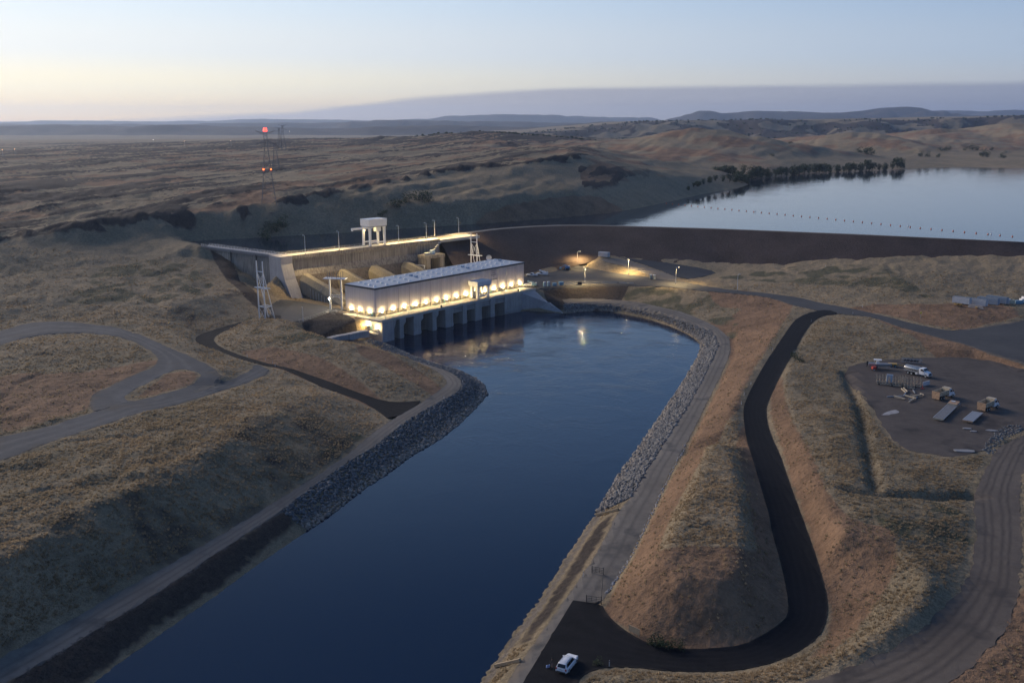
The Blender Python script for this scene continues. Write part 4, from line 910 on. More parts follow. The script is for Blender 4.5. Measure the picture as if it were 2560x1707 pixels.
# ---- deck on its piers
deck = empty('powerhouse_deck', ph(0, 0), PH_RZ, 'lit concrete deck on tall piers along the canal side of the powerhouse', 'deck')
MB().box((PHL / 2, B0 / 2 + .2, -.35), (PHL, B0 + .4, .7)).build('slab', C_DECK, deck)
MB().box((2.05, 20.6, -.35), (4.1, 24.0, .7)).build('slab', C_DECK, deck)
MB().box((PHL / 2, .2, .16), (PHL, .4, .32)).build('kerb', C_DECK, deck)
for y in (2.2, 5.6): MB().box((PHL / 2, y, .03), (PHL - 3, .14, .06)).build('crane_rail', M_GALV, deck)
def pier(a, w, flare, deep=13.0):
    m = MB(); H0, H1 = -11.5, -.7
    m.box((a + w / 2, deep / 2 + .1, (H0 - 3.6) / 2), (w, deep, -3.6 - H0))
    m.add([(a, .1, -3.62), (a + w, .1, -3.62), (a + w, deep, -3.62), (a, deep, -3.62), (a - .05, .02, -2.4), (a + w + flare, .02, -2.4), (a + w + flare, deep, -2.4), (a - .05, deep, -2.4)], [(0, 1, 5, 4), (1, 2, 6, 5), (2, 3, 7, 6), (3, 0, 4, 7), (0, 3, 2, 1), (4, 5, 6, 7)])
    m.box((a + (w + flare) / 2, deep / 2, -1.55), (w + flare + .1, deep - .04, 1.7))
    p = m.build('pier', C_PIER, deck)
    MB().box((a + w / 2, .3, -8.1), (w + .3, .6, 1.0)).build('footing', C_ABUT, p)
for a, w, fl in ((10.1, 2.2, 1.2), (18.2, 4.3, 1.3), (29.7, 2.3, 1.2), (37.7, 4.8, 0.2), (48.9, 2.6, .2), (57.3, 4.3, .2), (67.9, 2.8, .2)): pier(a, w, fl)
blk = MB().box((84.9, 6.5, -6.1), (14.0, 13, 10.8)).build('pier', C_PIER, deck); MB().box((84.9, .1, -8.1), (14.4, .8, 1.0)).build('footing', C_ABUT, blk)
MB().box((96.8, .9, -2.3), (9.8, 1.6, 3.2)).build('end_beam', C_PIER, deck)
for a0, a1 in ((42.6, 48.8), (51.6, 57.2), (61.7, 67.8), (70.8, 77.8)):
    for z in (-1.2, -2.1, -3.0): MB().box(((a0 + a1) / 2, .9, z), (a1 - a0, .7, .62)).build('stop_beam', C_PIER, deck)
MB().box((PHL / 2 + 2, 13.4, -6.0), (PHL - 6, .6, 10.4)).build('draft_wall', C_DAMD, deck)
# left abutment: tall wall along the end of the deck with a battered nose
ab = MB()
ab.add([(0.6, .4, -9.5), (7.2, .4, -9.5), (7.2, 30, -9.5), (0.6, 30, -9.5), (0.6, .4, -.7), (7.2, .4, -.7), (7.2, 30, -.7), (0.6, 30, -.7)], [(0, 1, 5, 4), (1, 2, 6, 5), (2, 3, 7, 6), (3, 0, 4, 7), (0, 3, 2, 1), (4, 5, 6, 7)])
ab.build('abutment', C_ABUT, deck)
MB().add([(7.0, .2, -.72), (8.4, .2, -.72), (8.4, 8, -.72), (7.0, 8, -.72), (7.0, .2, -4.6), (7.05, .2, -4.6), (7.05, 8, -4.6), (7.0, 8, -4.6)], [(0, 1, 5, 4), (1, 2, 6, 5), (2, 3, 7, 6), (3, 0, 4, 7), (0, 3, 2, 1), (4, 5, 6, 7)]).build('corbel', C_PIER, deck)
def rail_mesh(L, h=1.1, step=2.0, r=.035, mids=2, solid=False):
    m = MB(); n = max(1, int(L / step))
    for i in range(n + 1): m.tube((L * i / n, 0, 0), (L * i / n, 0, h), r, n=5)
    for k in range(mids + 1): m.tube((0, 0, h * (k + 1) / (mids + 1)), (L, 0, h * (k + 1) / (mids + 1)), r, n=5)
    return m
def rail(a, b, parent, m=M_RAIL, **kw):
    a, b = Vector(a), Vector(b); o = rail_mesh((b - a).length, **kw).build('railing', m, parent); o.location = a
    d = b - a; o.rotation_euler = (0, -math.atan2(d.z, math.hypot(d.x, d.y)), math.atan2(d.y, d.x)); return o
rail((.2, .25, .32), (22, .25, .32), deck); rail((.2, .3, 0), (.2, 32, 0), deck)
rail((PHL - 1.0, .3, .3), (PHL - 1, 7.5, .3), deck)
for a in (35.5, 88.6): MB().box((a, .5, .75), (.5, .5, .9)).tube((a, .5, 1.2), (a, .5, 1.5), .3, .1).build('bollard', M_DARK, deck)
# right wing wall sloping down to the canal
ww = empty('wing_wall', ph(PHL, 0), PH_RZ, 'grey sloping concrete wing wall at the right end of the deck', 'wall')
wt0 = Vector((PH_C1.x, PH_C1.y, 0)); wend = at(1409, 783, WATER_Z); wmid = at(1370, 757, 0.0)
inv = Matrix.Translation(ph(PHL, 0)) @ Matrix.Rotation(PH_RZ, 4, 'Z'); inv.invert()
def wl_(v): return inv @ Vector(v)
p0 = wl_(at(1336, 727, 4.2)); p1 = wl_(wmid); p2 = wl_(at(1385, 757, -.6)); p3 = wl_(wend); n_ = Vector((-.35, .9, 0)).normalized() * .7
pts = [p0, p1, p2, p3, Vector((p3.x, p3.y, -13)), Vector((p0.x - 9, p0.y + .5, -13)), Vector((p0.x - 9, p0.y + .5, -.8))]
MB().add([q for q in pts] + [q + n_ for q in pts], [tuple(range(7)), tuple(range(13, 6, -1))] + [(i, (i + 1) % 7, 7 + (i + 1) % 7, 7 + i) for i in range(7)]).build('wall', C_ABUT, ww)
cp = MB()
for q0, q1 in ((p0, p1), (p1, p2), (p2, p3)): cp.bar(q0 + n_ / 2, q1 + n_ / 2, 1.0, .35)
cp.build('coping', concrete('coping_concrete', (.50, .47, .46)), ww)

# ---- lit stair and blocks below the left end of the deck
stair = empty('stairway', ph(0, 0), PH_RZ, 'brightly lit concrete stairway down the left end of the deck', 'stairs')
NST = 16
for i in range(NST):
    t = i / NST; MB().box((-1.6, 27.5 - 9 * t, -.12 - 4.3 * t), (2.0, 9 / NST + .02, .28)).build('step', C_DECK, stair)
MB().add([(-2.7, 28, -.2), (-2.7, 18.4, -4.5), (-2.7, 18.4, -5.3), (-2.7, 28, -1.4), (-3.0, 28, .1), (-3.0, 18.4, -4.2), (-3.0, 18.4, -5.3), (-3.0, 28, -1.4)], [(0, 1, 2, 3), (7, 6, 5, 4), (0, 4, 5, 1), (1, 5, 6, 2), (2, 6, 7, 3), (3, 7, 4, 0)]).build('stringer', C_DECK, stair)
MB().box((-1.2, 16.4, -4.55), (3.4, 4.2, .25)).build('landing', C_DECK, stair)
rail((-2.85, 28, .2), (-2.85, 18.5, -4.2), stair); rail((-2.7, 18.4, -4.4), (-2.7, 14.4, -4.4), stair)
for i in range(8):
    t = i / 8; MB().box((-1.1, 6.4 - 4.4 * t, -4.9 - .9 * t - 0), (2.0, .62, .25)).build('step', C_DECK, stair)
rail((-2.1, 6.6, -4.7), (-2.1, 2.2, -5.6), stair)
for y, z, e in ((24.0, -1.6, 2200), (20.0, -2.6, 2200), (8.6, -2.6, 2200), (3.2, -3.4, 2000)): wall_lamp(.15, y, z, -math.pi / 2, e, stair)
d = MB().box((.55, 18.2, -3.4), (.15, 1.0, 2.1)).build('door', M_TEAL, stair)
d = MB().box((.55, 6.9, -3.5), (.15, 1.0, 2.1)).build('door', M_TEAL, stair)
bw = empty('retaining_wall', ph(0, 0), PH_RZ, 'row of low concrete retaining blocks beside the lit stairway', 'wall')
blocks = [at(x, y, .2) for x, y in ((920, 838), (893, 842), (868, 848), (842, 852), (822, 858))]
for q0, q1 in zip(blocks[:-1], blocks[1:]):
    mid = (q0 + q1) / 2; dd = q1 - q0; l = wl_((0, 0, 0))
    inv0 = (Matrix.Translation(ph(0, 0)) @ Matrix.Rotation(PH_RZ, 4, 'Z')).inverted(); c = inv0 @ mid
    MB().box((c.x, c.y, -4.0), (dd.length - .15, 2.6, 2.6), rz=math.atan2(dd.y, dd.x) - PH_RZ).build('block', C_ABUT, bw)

# ---- gantry crane on the deck
def gantry(name, loc, rz, w, dpt, leg, box_h, label, over=1.2, boom=None, mt=M_WHITE):
    g = empty(name, loc, rz, label, 'crane')
    for sx_ in (-1, 1):
        for sy_ in (-1, 1):
            l = MB().add([(sx_ * w / 2 + i * .45, sy_ * dpt / 2 + j * .40, 0.5) for i, j in ((-1, -1), (1, -1), (1, 1), (-1, 1))] + [(sx_ * (w / 2 - .1) + i * .62, sy_ * (dpt / 2 - .1) + j * .5, leg) for i, j in ((-1, -1), (1, -1), (1, 1), (-1, 1))], [(0, 1, 5, 4), (1, 2, 6, 5), (2, 3, 7, 6), (3, 0, 4, 7), (0, 3, 2, 1), (4, 5, 6, 7)]).build('leg', mt, g)
            MB().box((sx_ * w / 2, sy_ * dpt / 2, .3), (1.7, .7, .55)).build('bogie', M_GALV, l)
    for sy_ in (-1, 1): MB().box((0, sy_ * dpt / 2, leg * .22), (w - .5, .45, .55)).build('sill_beam', mt, g)
    MB().box((0, 0, leg + .25), (w + 1.4, dpt + 1.4, .5)).build('platform', M_GALV, g)
    hs = MB().add([(sx_ * (w / 2 + over), sy_ * (dpt / 2 + over * .8), leg + .55) for sx_, sy_ in ((-1, -1), (1, -1), (1, 1), (-1, 1))] + [(sx_ * (w / 2 + over * 1.1), sy_ * (dpt / 2 + over * .85), leg + .55 + box_h) for sx_, sy_ in ((-1, -1), (1, -1), (1, 1), (-1, 1))] , [(0, 1, 5, 4), (1, 2, 6, 5), (2, 3, 7, 6), (3, 0, 4, 7), (0, 3, 2, 1), (4, 5, 6, 7)]).build('machinery_house', mt, g)
    return g
gc = gantry('gantry_crane', ph(65.0, 4.0, .06), PH_RZ, 7.2, 3.4, 5.6, 2.0, 'small white gantry crane on the lit powerhouse deck')
MB().box((-2.3, 1.4, 1.7), (1.0, 1.2, 3.2)).build('cabinet', M_GALV, gc)
MB().tube((.5, 0, 5.5), (.5, 0, 2.4), .05).box((.5, 0, 2.2), (.5, .4, .6)).build('hoist', M_DARK, gc)

# ---- concrete intake dam with its lit crest road
IN_L = (IN_B - IN_A).length; IN_RZ = math.atan2(IN_D.y, IN_D.x)
intake = empty('intake_dam', IN_A, IN_RZ, 'weathered concrete intake dam with a lit road along its crest', 'dam')   # local: x along, -y towards the powerhouse
def iy(n): return -n
def in_l(v):
    q = Vector(v) - IN_A; return Vector((q.dot(IN_D), -q.dot(IN_N), q.z))
SEG = 6; H = CREST_Z - YARD_Z
for k in range(SEG):
    x0, x1 = IN_L * k / SEG + .06, IN_L * (k + 1) / SEG - .06
    prof = [(0, -1.4), (0, -5.6), (-1.6, -8.4), (-8.0, -H - 1), (9.5, -H - 1), (9.5, -1.4)]
    MB().extr([(0, y, z) for y, z in prof], (x0, 0, 0), (x1, 0, 0)).build('face_block', C_DAM, intake)
    MB().extr([(0, y, z) for y, z in ((-.45, -1.5), (-.75, -.9), (-.75, .55), (-.35, .55), (-.35, .02), (-.2, -1.5))], (x0, 0, 0), (x1, 0, 0)).build('parapet', C_DAM, intake)
for k in range(1, SEG): MB().box((IN_L * k / SEG, 1, -6.5), (.3, 1.4, 9)).build('joint', M_JOINT, intake)
MB().box((IN_L / 2 + 14, 4.6, -.7), (IN_L + 30, 10.0, 1.4)).build('crest_road', C_DECK, intake)
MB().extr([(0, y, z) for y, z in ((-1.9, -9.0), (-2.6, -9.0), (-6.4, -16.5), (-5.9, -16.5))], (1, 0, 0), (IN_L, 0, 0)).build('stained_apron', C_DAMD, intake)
rail((0, 9.3, .0), (IN_L + 28, 9.3, 0), intake, step=3.0); rail((0, -.55, .5), (IN_L, -.55, .5), intake, h=.7, step=3.0, mids=1)
# buttress pier at the left end
bt = MB()
pf = [(1.5, 1.6), (1.5, -1.2), (-1.0, -2.4), (-1.4, -5.0), (-3.0, -9.0), (-8.6, -H - 1), (9, -H - 1), (9, 1.0)]
bt.extr([(0, y, z) for y, z in ((-.9, .4), (-.9, -3.2), (-1.5, -5), (-3.4, -10), (-9.2, -H - 1), (9, -H - 1), (9, .4))], (-3.4, 0, 0), (2.6, 0, 0)); bt.build('buttress', C_ABUT, intake)
# wing wall with its own parapet
wing = empty('wing_wall', IN_A, math.atan2(WG_D.y, WG_D.x), 'long concrete wing wall with pale parapet running left from the intake dam', 'wall')
WL = (IN_E - IN_A).length
s_ = 1 if Vector((-WG_D.y, WG_D.x, 0)).dot(WG_N) > 0 else -1      # side towards the camera in local y
MB().extr([(0, s_ * y, z) for y, z in ((0, -.9), (1.6, -H - 1), (-4.5, -H - 1), (-4.5, -.9))], (2.5, 0, 0), (WL, 0, 0)).build('wall', C_DAM, wing)
MB().box((WL / 2 + 1, -s_ * 2.0, -.5), (WL - 2, 5.2, .9)).build('walkway', C_ABUT, wing)
MB().box((WL / 2 + 1, s_ * .45, -.25), (WL - 2, .3, 1.5)).build('parapet', C_ABUT, wing)
rail((3, s_ * .45, .5), (WL, s_ * .45, .5), wing, m=M_WSTEEL, h=.8, step=2.0, mids=1); rail((3, -s_ * 4.2, 0), (WL, -s_ * 4.2, 0), wing, m=M_WSTEEL, step=2.5)
for x in (WL * .33, WL * .63): MB().box((x, s_ * .35, -7), (.12, .9, 13)).build('joint', M_JOINT, wing)

# ---- penstock casings
C_PEN = concrete('penstock_concrete', (.27, .24, .185), .16, .25, .3)
pen_names = ['concrete penstock casing nearest the dam buttress, behind the switch platform', 'second concrete penstock casing from the left, below the intake dam', 'third concrete penstock casing from the left, below the intake dam', 'rightmost concrete penstock casing, beside the dark portal']
for k, (px_, py_) in enumerate(((771, 686), (861, 673.5), (936, 663), (1006, 651))):
    top = at(px_, py_, 15.2); q = in_l(top); x = q.x; y0 = -4.5
    pk = empty('penstock', IN_A + IN_D * x + Vector((0, 0, -H)), IN_RZ, pen_names[k], 'penstock', 'penstocks')
    def ring(y, zt, zb, w=2.7): return [Vector((sx_ * ww_, y, z)) for sx_, ww_, z in ((-1, w + .9, zb), (-1, w + .7, zt - 2.4), (-1, w * .55, zt), (1, w * .55, zt), (1, w + .7, zt - 2.4), (1, w + .9, zb))]
    MB().loft([ring(y0, 10.2, 2.0), ring(y0 - 16, 6.6, -1), ring(y0 - 16.02, 6.6, -1)]).build('casing', C_PEN, pk)
    MB().loft([ring(y0 - 16.1, 6.6, -1), ring(y0 - 32, 2.4, -2)]).build('casing', C_PEN, pk)
    MB().loft([ring(y0 - 15.9, 6.75, -1, 2.85), ring(y0 - 16.6, 6.6, -1, 2.85)]).build('collar', C_DAM, pk)
    if k == 0:
        for i in range(6): MB().bar((-3.9, y0 - 9 - i * 2.2, 0), (-3.9, y0 - 9 - i * 2.2, 4.8 - i * .5), .16).build('support', M_GALV, pk)
# dark portal block right of the penstocks
ptl = empty('portal_block', in_l((0, 0, 0)) * 0 + at(1078, 668, 11.0), IN_RZ, 'concrete portal block with a tall dark opening beside the intake dam', 'portal')
for x in (-4.6, 4.6): MB().box((x, 0, .5), (2.6, 7, 9.5)).build('side_wall', C_DAM, ptl)
MB().box((0, 0, 5.9), (12.4, 7.2, 1.6)).build('lintel', C_DAM, ptl); MB().box((0, 3.2, .5), (7, .5, 9.5)).build('back_wall', M_JOINT, ptl)
sh = MB().box((1, 0, 7.7), (2.2, 1.8, 2.0)).build('control_cabin', mat('pale_blue_steel', (.42, .52, .60), .5, .1), ptl); MB().box((-2.4, 0, 7.2), (3.8, 1.4, .9)).build('machine', M_GALV, ptl)
for i in range(6): MB().box((2.4 + i * 1.05, 2.2, 7.0 + i * .9), (1.1, 1.6, .2)).build('step', M_GALV, ptl)

# ---- big gantry crane on the crest road
cl = at(978, 607, CREST_Z); cr = at(922, 612, CREST_Z)
big = gantry('gantry_crane', IN_A + IN_D * 54.0 - IN_N * 4.6 + Vector((0, 0, .02)), IN_RZ, 9.0, 5.4, 9.6, 3.4, 'tall white gantry crane with jib arm on the dam crest road', over=1.0)
MB().box((-8.2, -1.5, 9.4), (13, 1.0, 1.0)).box((-14.3, -1.5, 8.8), (.6, .8, .6)).build('jib', M_WHITE, big)
MB().box((2.2, 0, 8.2), (3.0, 2.0, 2.2)).build('operator_cab', M_WHITE, big); MB().tube((-3.0, -1.5, 9), (-3.0, -1.5, 1.2), .06).box((-3, -1.5, 1.0), (.5, .5, .7)).build('hoist', M_GALV, big)
point_light('work_light', (-3.2, 1.0, 8.8), 900, big)

# ---- street lamps
def street_lamp(base, h, label, arm=1.2, lit=0.0, rz=0.0, thick=.11, group=None, cone=130, lensm=None):
    g = empty('street_lamp', base, rz, label, 'lamp post', group)
    MB().tube((0, 0, 0), (0, 0, h), thick, thick * .6, n=8).build('pole', M_WSTEEL, g)
    MB().tube((0, 0, 0), (0, 0, .6), thick * 2.2, thick * 1.8, n=8).build('base', C_DAM, g)
    if arm: MB().tube((0, 0, h - .15), (arm, 0, h + .15), .05, n=6).build('arm', M_WSTEEL, g)
    hd = MB().box((arm + .3, 0, h + .12), (.9, .38, .2)).build('lamp_head', M_GALV, g)
    MB().box((arm + .3, 0, h - .005), (.6, .26, .06), top=1.2).build('lens', lensm or (M_LAMPL if lit else M_LAMPD), hd)
    if lit: point_light('lamp_light', (arm + .3, 0, h - .2), lit, g, (1.0, .72, .32), .05, 'SPOT', .7, math.radians(cone))
    return g
crest_l = ['street lamp at the left end of the lit dam crest road', 'second street lamp from the left on the dam crest, left of the tall gantry crane', 'street lamp on the dam crest just right of the tall gantry crane', 'third street lamp right of the tall gantry crane, on the parapet', 'taller street lamp behind the parapet, fourth right of the gantry crane', 'rightmost street lamp on the concrete dam crest']
for (x, y, ty), lb in zip(((763.5, 637, 590), (848, 626, 580), (997, 606.5, 566), (1066, 598, 559), (1087, 593, 553), (1147, 585, 547)), crest_l):
    b = at(x, y, CREST_Z + .5); b2 = at(x, ty, CREST_Z); h = (y - ty) / FPX * b.y * 1.02
    street_lamp(b, h, lb, arm=1.0, lit=22000, rz=IN_RZ + math.pi * .5, group='street lamps on the dam crest', cone=155, lensm=M_LAMPD)
yl = ['tall lit lamp post at the back corner of the plant yard', 'slim lamp post at the middle of the yard edge above the canal', 'lamp post on the yard left of the portable toilets', 'curved lamp post beside the upper road, right of the portable toilets', 'rightmost lamp post beside the upper road on the grass edge']
for (x, y, ty, lit, ax), lb in zip(((1443, 669, 633, 14000, 1.0), (1462, 710, 668, 16000, -1.0), (1571, 687, 650, 17000, -1.0), (1689, 711, 668, 17000, 1.2), (1843, 727, 686, 0, .6)), yl):
    b = at(x, y, 5.0 if x < 1600 else 5.4 if x < 1700 else 6.0); b.z = gz1(b.x, b.y); h = (y - ty) / FPX * b.y * 1.02
    street_lamp(b, h, lb, arm=ax, lit=lit, rz=.4, group='lamp posts around the plant yard', cone=165)
street_lamp(at(758, 806, 5.0), 6.0, 'short lamp post at the edge of the left yard above the dark slope', arm=.4, rz=2.0)

# ---- line towers and switch frames
def line_tower(base, label, H_=24.0):
    g = empty('line_tower', base, PH_RZ, label, 'tower', 'white steel line towers beside the powerhouse')   # local x along the plant, y back
    W2 = 4.0; K = 4.8
    for y in (0, W2):
        MB().tube((0, y, -1.5), (0, y, H_), .30, .24, n=8).build('post', M_WSTEEL, g)
        MB().tube((K, y, -1.5), (.15, y, H_ * .80), .22, .17, n=8).build('raking_leg', M_WSTEEL, g)
    def fr(z, ext=0, th=.28):
        x1 = K * (1 - z / (H_ * .8)) if z < H_ * .8 else 0; m = MB()
        m.bar((0, -ext, z), (0, W2 + ext, z), th)
        if x1 > .2: m.bar((x1, -ext, z), (x1, W2 + ext, z), th); m.bar((0, 0, z), (x1, 0, z), th); m.bar((0, W2, z), (x1, W2, z), th)
        return m.build('cross_frame', M_WSTEEL, g)
    fr(H_ * .82); fr(H_ * .54, 2.0, .36); fr(H_ * .22)
    def xb(z0, z1):
        m = MB(); m.bar((0, 0, z0), (0, W2, z1), .09); m.bar((0, W2, z0), (0, 0, z1), .09)
        a, b = K * (1 - z0 / (H_ * .8)), max(0, K * (1 - z1 / (H_ * .8)))
        m.bar((a, 0, z0), (b, W2, z1), .09); m.bar((a, W2, z0), (b, 0, z1), .09); m.build('bracing', M_WSTEEL, g)
    xb(0, H_ * .22); xb(H_ * .56, H_ * .80)
    return g
tb = at(664, 800.5, 5.0); line_tower(tb, 'white steel line tower on the grassy mound left of the powerhouse')
line_tower(at(1193, 703, 5.0), 'white steel line tower rising behind the powerhouse roof')
sw = empty('switch_platform', at(827, 772.5, 5.0), PH_RZ, 'white two-post switch platform with insulators beside the powerhouse', 'switch platform')
v = inv0.to_3x3() @ (at(855.5, 773.5, 5.0) - at(827, 772.5, 5.0))
MB().tube((0, 0, 0), (0, 0, 13.2), .42, .36, n=12).build('post', M_WSTEEL, sw); MB().tube((v.x, v.y, 0), (v.x, v.y, 13.2), .42, .36, n=12).build('post', M_WSTEEL, sw)
dv = Vector((v.x, v.y, 0)).normalized(); pv = Vector((-dv.y, dv.x, 0))
tr = MB()
for z in (5.4, 6.3): tr.bar((0, 0, z), (v.x, v.y, z), .16)
for t in (.15, .38, .62, .85): tr.bar(dv * v.length * t + Vector((0, 0, 6.3)), dv * v.length * (.5 + (t - .5) * .3) + Vector((0, 0, 5.4)), .1)
tr.bar((0, 0, 3.9), dv * 1.6 + Vector((0, 0, 5.4)), .14).bar((v.x, v.y, 3.9), Vector((v.x, v.y, 5.4)) - dv * 1.6, .14); tr.build('truss', M_WSTEEL, sw)
cpl = dv * v.length / 2
MB().box((cpl.x, cpl.y, 13.4), (v.length + 4.6, 3.6, .35), rz=math.atan2(dv.y, dv.x)).build('platform', M_WSTEEL, sw)
for i in range(4):
    for j in (-1, 1):
        p = cpl + dv * (i - 1.5) * 2.0 + pv * j * 1.2; MB().tube((p.x, p.y, 13.5), (p.x, p.y, 16.2), .13, .10, n=6).build('insulator', mat('insulator_glaze', (.05, .07, .11), .3), sw)
# portal frame behind the roof
pf_ = empty('line_gantry', at(1030, 700, 5.0), PH_RZ, 'white portal frame standing behind the powerhouse roof', 'frame')
wv = inv0.to_3x3() @ (at(1062, 704, 5.0) - at(1030, 700, 5.0))
for q in (Vector((0, 0, 0)), Vector((wv.x, wv.y, 0))): MB().tube(q, q + Vector((0, 0, 8.2)), .3, n=8).build('post', M_WSTEEL, pf_)
MB().bar((0, 0, 8.1), (wv.x, wv.y, 8.1), .4).build('beam', M_WSTEEL, pf_)
# floodlight left of the powerhouse
fl = empty('floodlight', at(824.5, 772, 5.0), 0, 'brilliant white floodlight on a short pole by the switch platform', 'floodlight')
MB().tube((0, 0, 0), (0, 0, 4.3), .1, .08).build('pole', M_GALV, fl); MB().box((0, -.1, 4.5), (.7, .25, .55)).build('housing', M_DARK, fl)
MB().box((0, -.26, 4.5), (.6, .05, .45)).build('lens', mat('floodlight_lens', (1, 1, 1), .3, emit=(1.0, .95, .80), es=900.0), fl); point_light('lamp_light', (0, -.6, 4.5), 650, fl, (1.0, .92, .75))
# radar-like white ball on a mast behind the roof
rb = empty('dish_antenna', at(1222, 690, 5.0), .4, 'round white dish antenna on a mast behind the powerhouse roof', 'antenna')
MB().tube((0, 0, 0), (0, 0, 8.5), .15).build('mast', M_WSTEEL, rb)
dm = MB(); dm.loft([[Vector((r * math.cos(t), y, 9.6 + r * math.sin(t))) for t in [2 * math.pi * i / 16 for i in range(16)]] for r, y in ((.3, .55), (1.0, .35), (1.5, -.1), (1.55, -.25), (1.3, -.15), (.3, .2))]); dm.build('dish', M_WHITE, rb, True); MB().tube((0, .2, 9.6), (0, -1.0, 9.6), .08).build('feed', M_DARK, rb)
# fence along the edge of the left yard, barrier along the right yard edge
def fence(pts, label, h=1.8, mesh_m=M_RAIL, step=3.0, name='fence', beam=False):
    g = empty(name, pts[0], 0, label, name.split('_')[-1])
    o = Vector(pts[0])
    for a, b in zip(pts[:-1], pts[1:]):
        a, b = Vector(a) - o, Vector(b) - o; n = max(1, int((b - a).length / step))
        for i in range(n): q = a.lerp(b, i / n); (MB().tube(q, q + Vector((0, 0, h)), .06, n=6) if not beam else MB().box(q + Vector((0, 0, h / 2)), (.28, .28, h))).build('post', mesh_m, g)
        if beam: MB().bar(a + Vector((0, 0, h * .78)), b + Vector((0, 0, h * .78)), .12, .35).build('rail', M_GALV, g)
        else:
            for z in (h * .1, h * .55, h): MB().bar(a + Vector((0, 0, z)), b + Vector((0, 0, z)), .05).build('rail', mesh_m, g)
    return g
fence([at(748, 806, 5), at(790, 793, 5), at(824, 781, 5)], 'low pipe fence along the edge of the left yard', 1.2)
fence([at(x, y, 5) for x, y in ((1400, 713), (1450, 710.5), (1500, 710), (1545, 710), (1584, 711))], 'steel guard rail with posts along the yard edge above the dark slope', .95, M_DARK, 5.5, 'guard_rail', True)
# ================================================================== VEHICLES AND YARD THINGS
P_WHITE = mat('white_car_paint', (.80, .80, .82), .28, 0, .03, 1.0, spec=.6)
P_CREAM = mat('worn_cream_paint', (.50, .42, .31), .6, .1, .35, 1.4)
P_RUST = mat('rusty_panel', (.42, .27, .17), .8, .1, .55, 2.2)
P_BLUE = mat('blue_paint', (.07, .20, .42), .4, 0, .1, 1.0)
P_LBLUE = mat('pale_blue_plastic', (.16, .30, .42), .5, 0, .1, 1.0)
P_GREEN = mat('dull_green_plastic', (.13, .17, .15), .55, 0, .1, 1.0)
P_RED = mat('red_paint', (.52, .07, .05), .45, 0, .1, 1.0)
P_YEL = mat('ochre_paint', (.46, .28, .07), .6, 0, .2, 1.5)
P_ALU = mat('polished_tank', (.55, .53, .50), .28, .85, .1, .8)
P_ALUD = mat('dull_aluminium', (.36, .37, .39), .5, .5, .15, 1.0)
P_DECKW = mat('grey_deck_planks', (.16, .165, .18), .85, 0, .25, 1.5)
P_WOOD = mat('weathered_timber', (.34, .26, .17), .9, 0, .3, 2.5, .02)
P_TAIL = mat('tail_lamp_red', (.35, .02, .02), .3)
P_HEAD = mat('head_lamp', (.6, .62, .65), .15)
def heading(a, b): return math.atan2(b.y - a.y, b.x - a.x)
def gnd(x, y, z):
    for _ in range(8): v = at(x, y, z); z = z * .4 + .6 * gz1(v.x, v.y)
    v = at(x, y, z); v.z = gz1(v.x, v.y) + .06; return v
def wheel_set(g, pts, r, w, rim=M_GALV):
    ty = MB().tube((0, -w / 2, 0), (0, w / 2, 0), r, n=16).mesh('wheel', M_BLACK); rm = MB().tube((0, -w / 2 - .02, 0), (0, w / 2 + .02, 0), r * .58, n=12).mesh('rim', rim)
    for x, y in pts:
        o = part('wheel', ty, g, (x, y, r)); part('rim', rm, o)
def car_ring(x, w, z0, z1, r=.12):
    return [Vector((x, y, z)) for y, z in ((-w + r, z0), (-w, z0 + r), (-w, z1 - r), (-w + r, z1), (w - r, z1), (w, z1 - r), (w, z0 + r), (w - r, z0))]
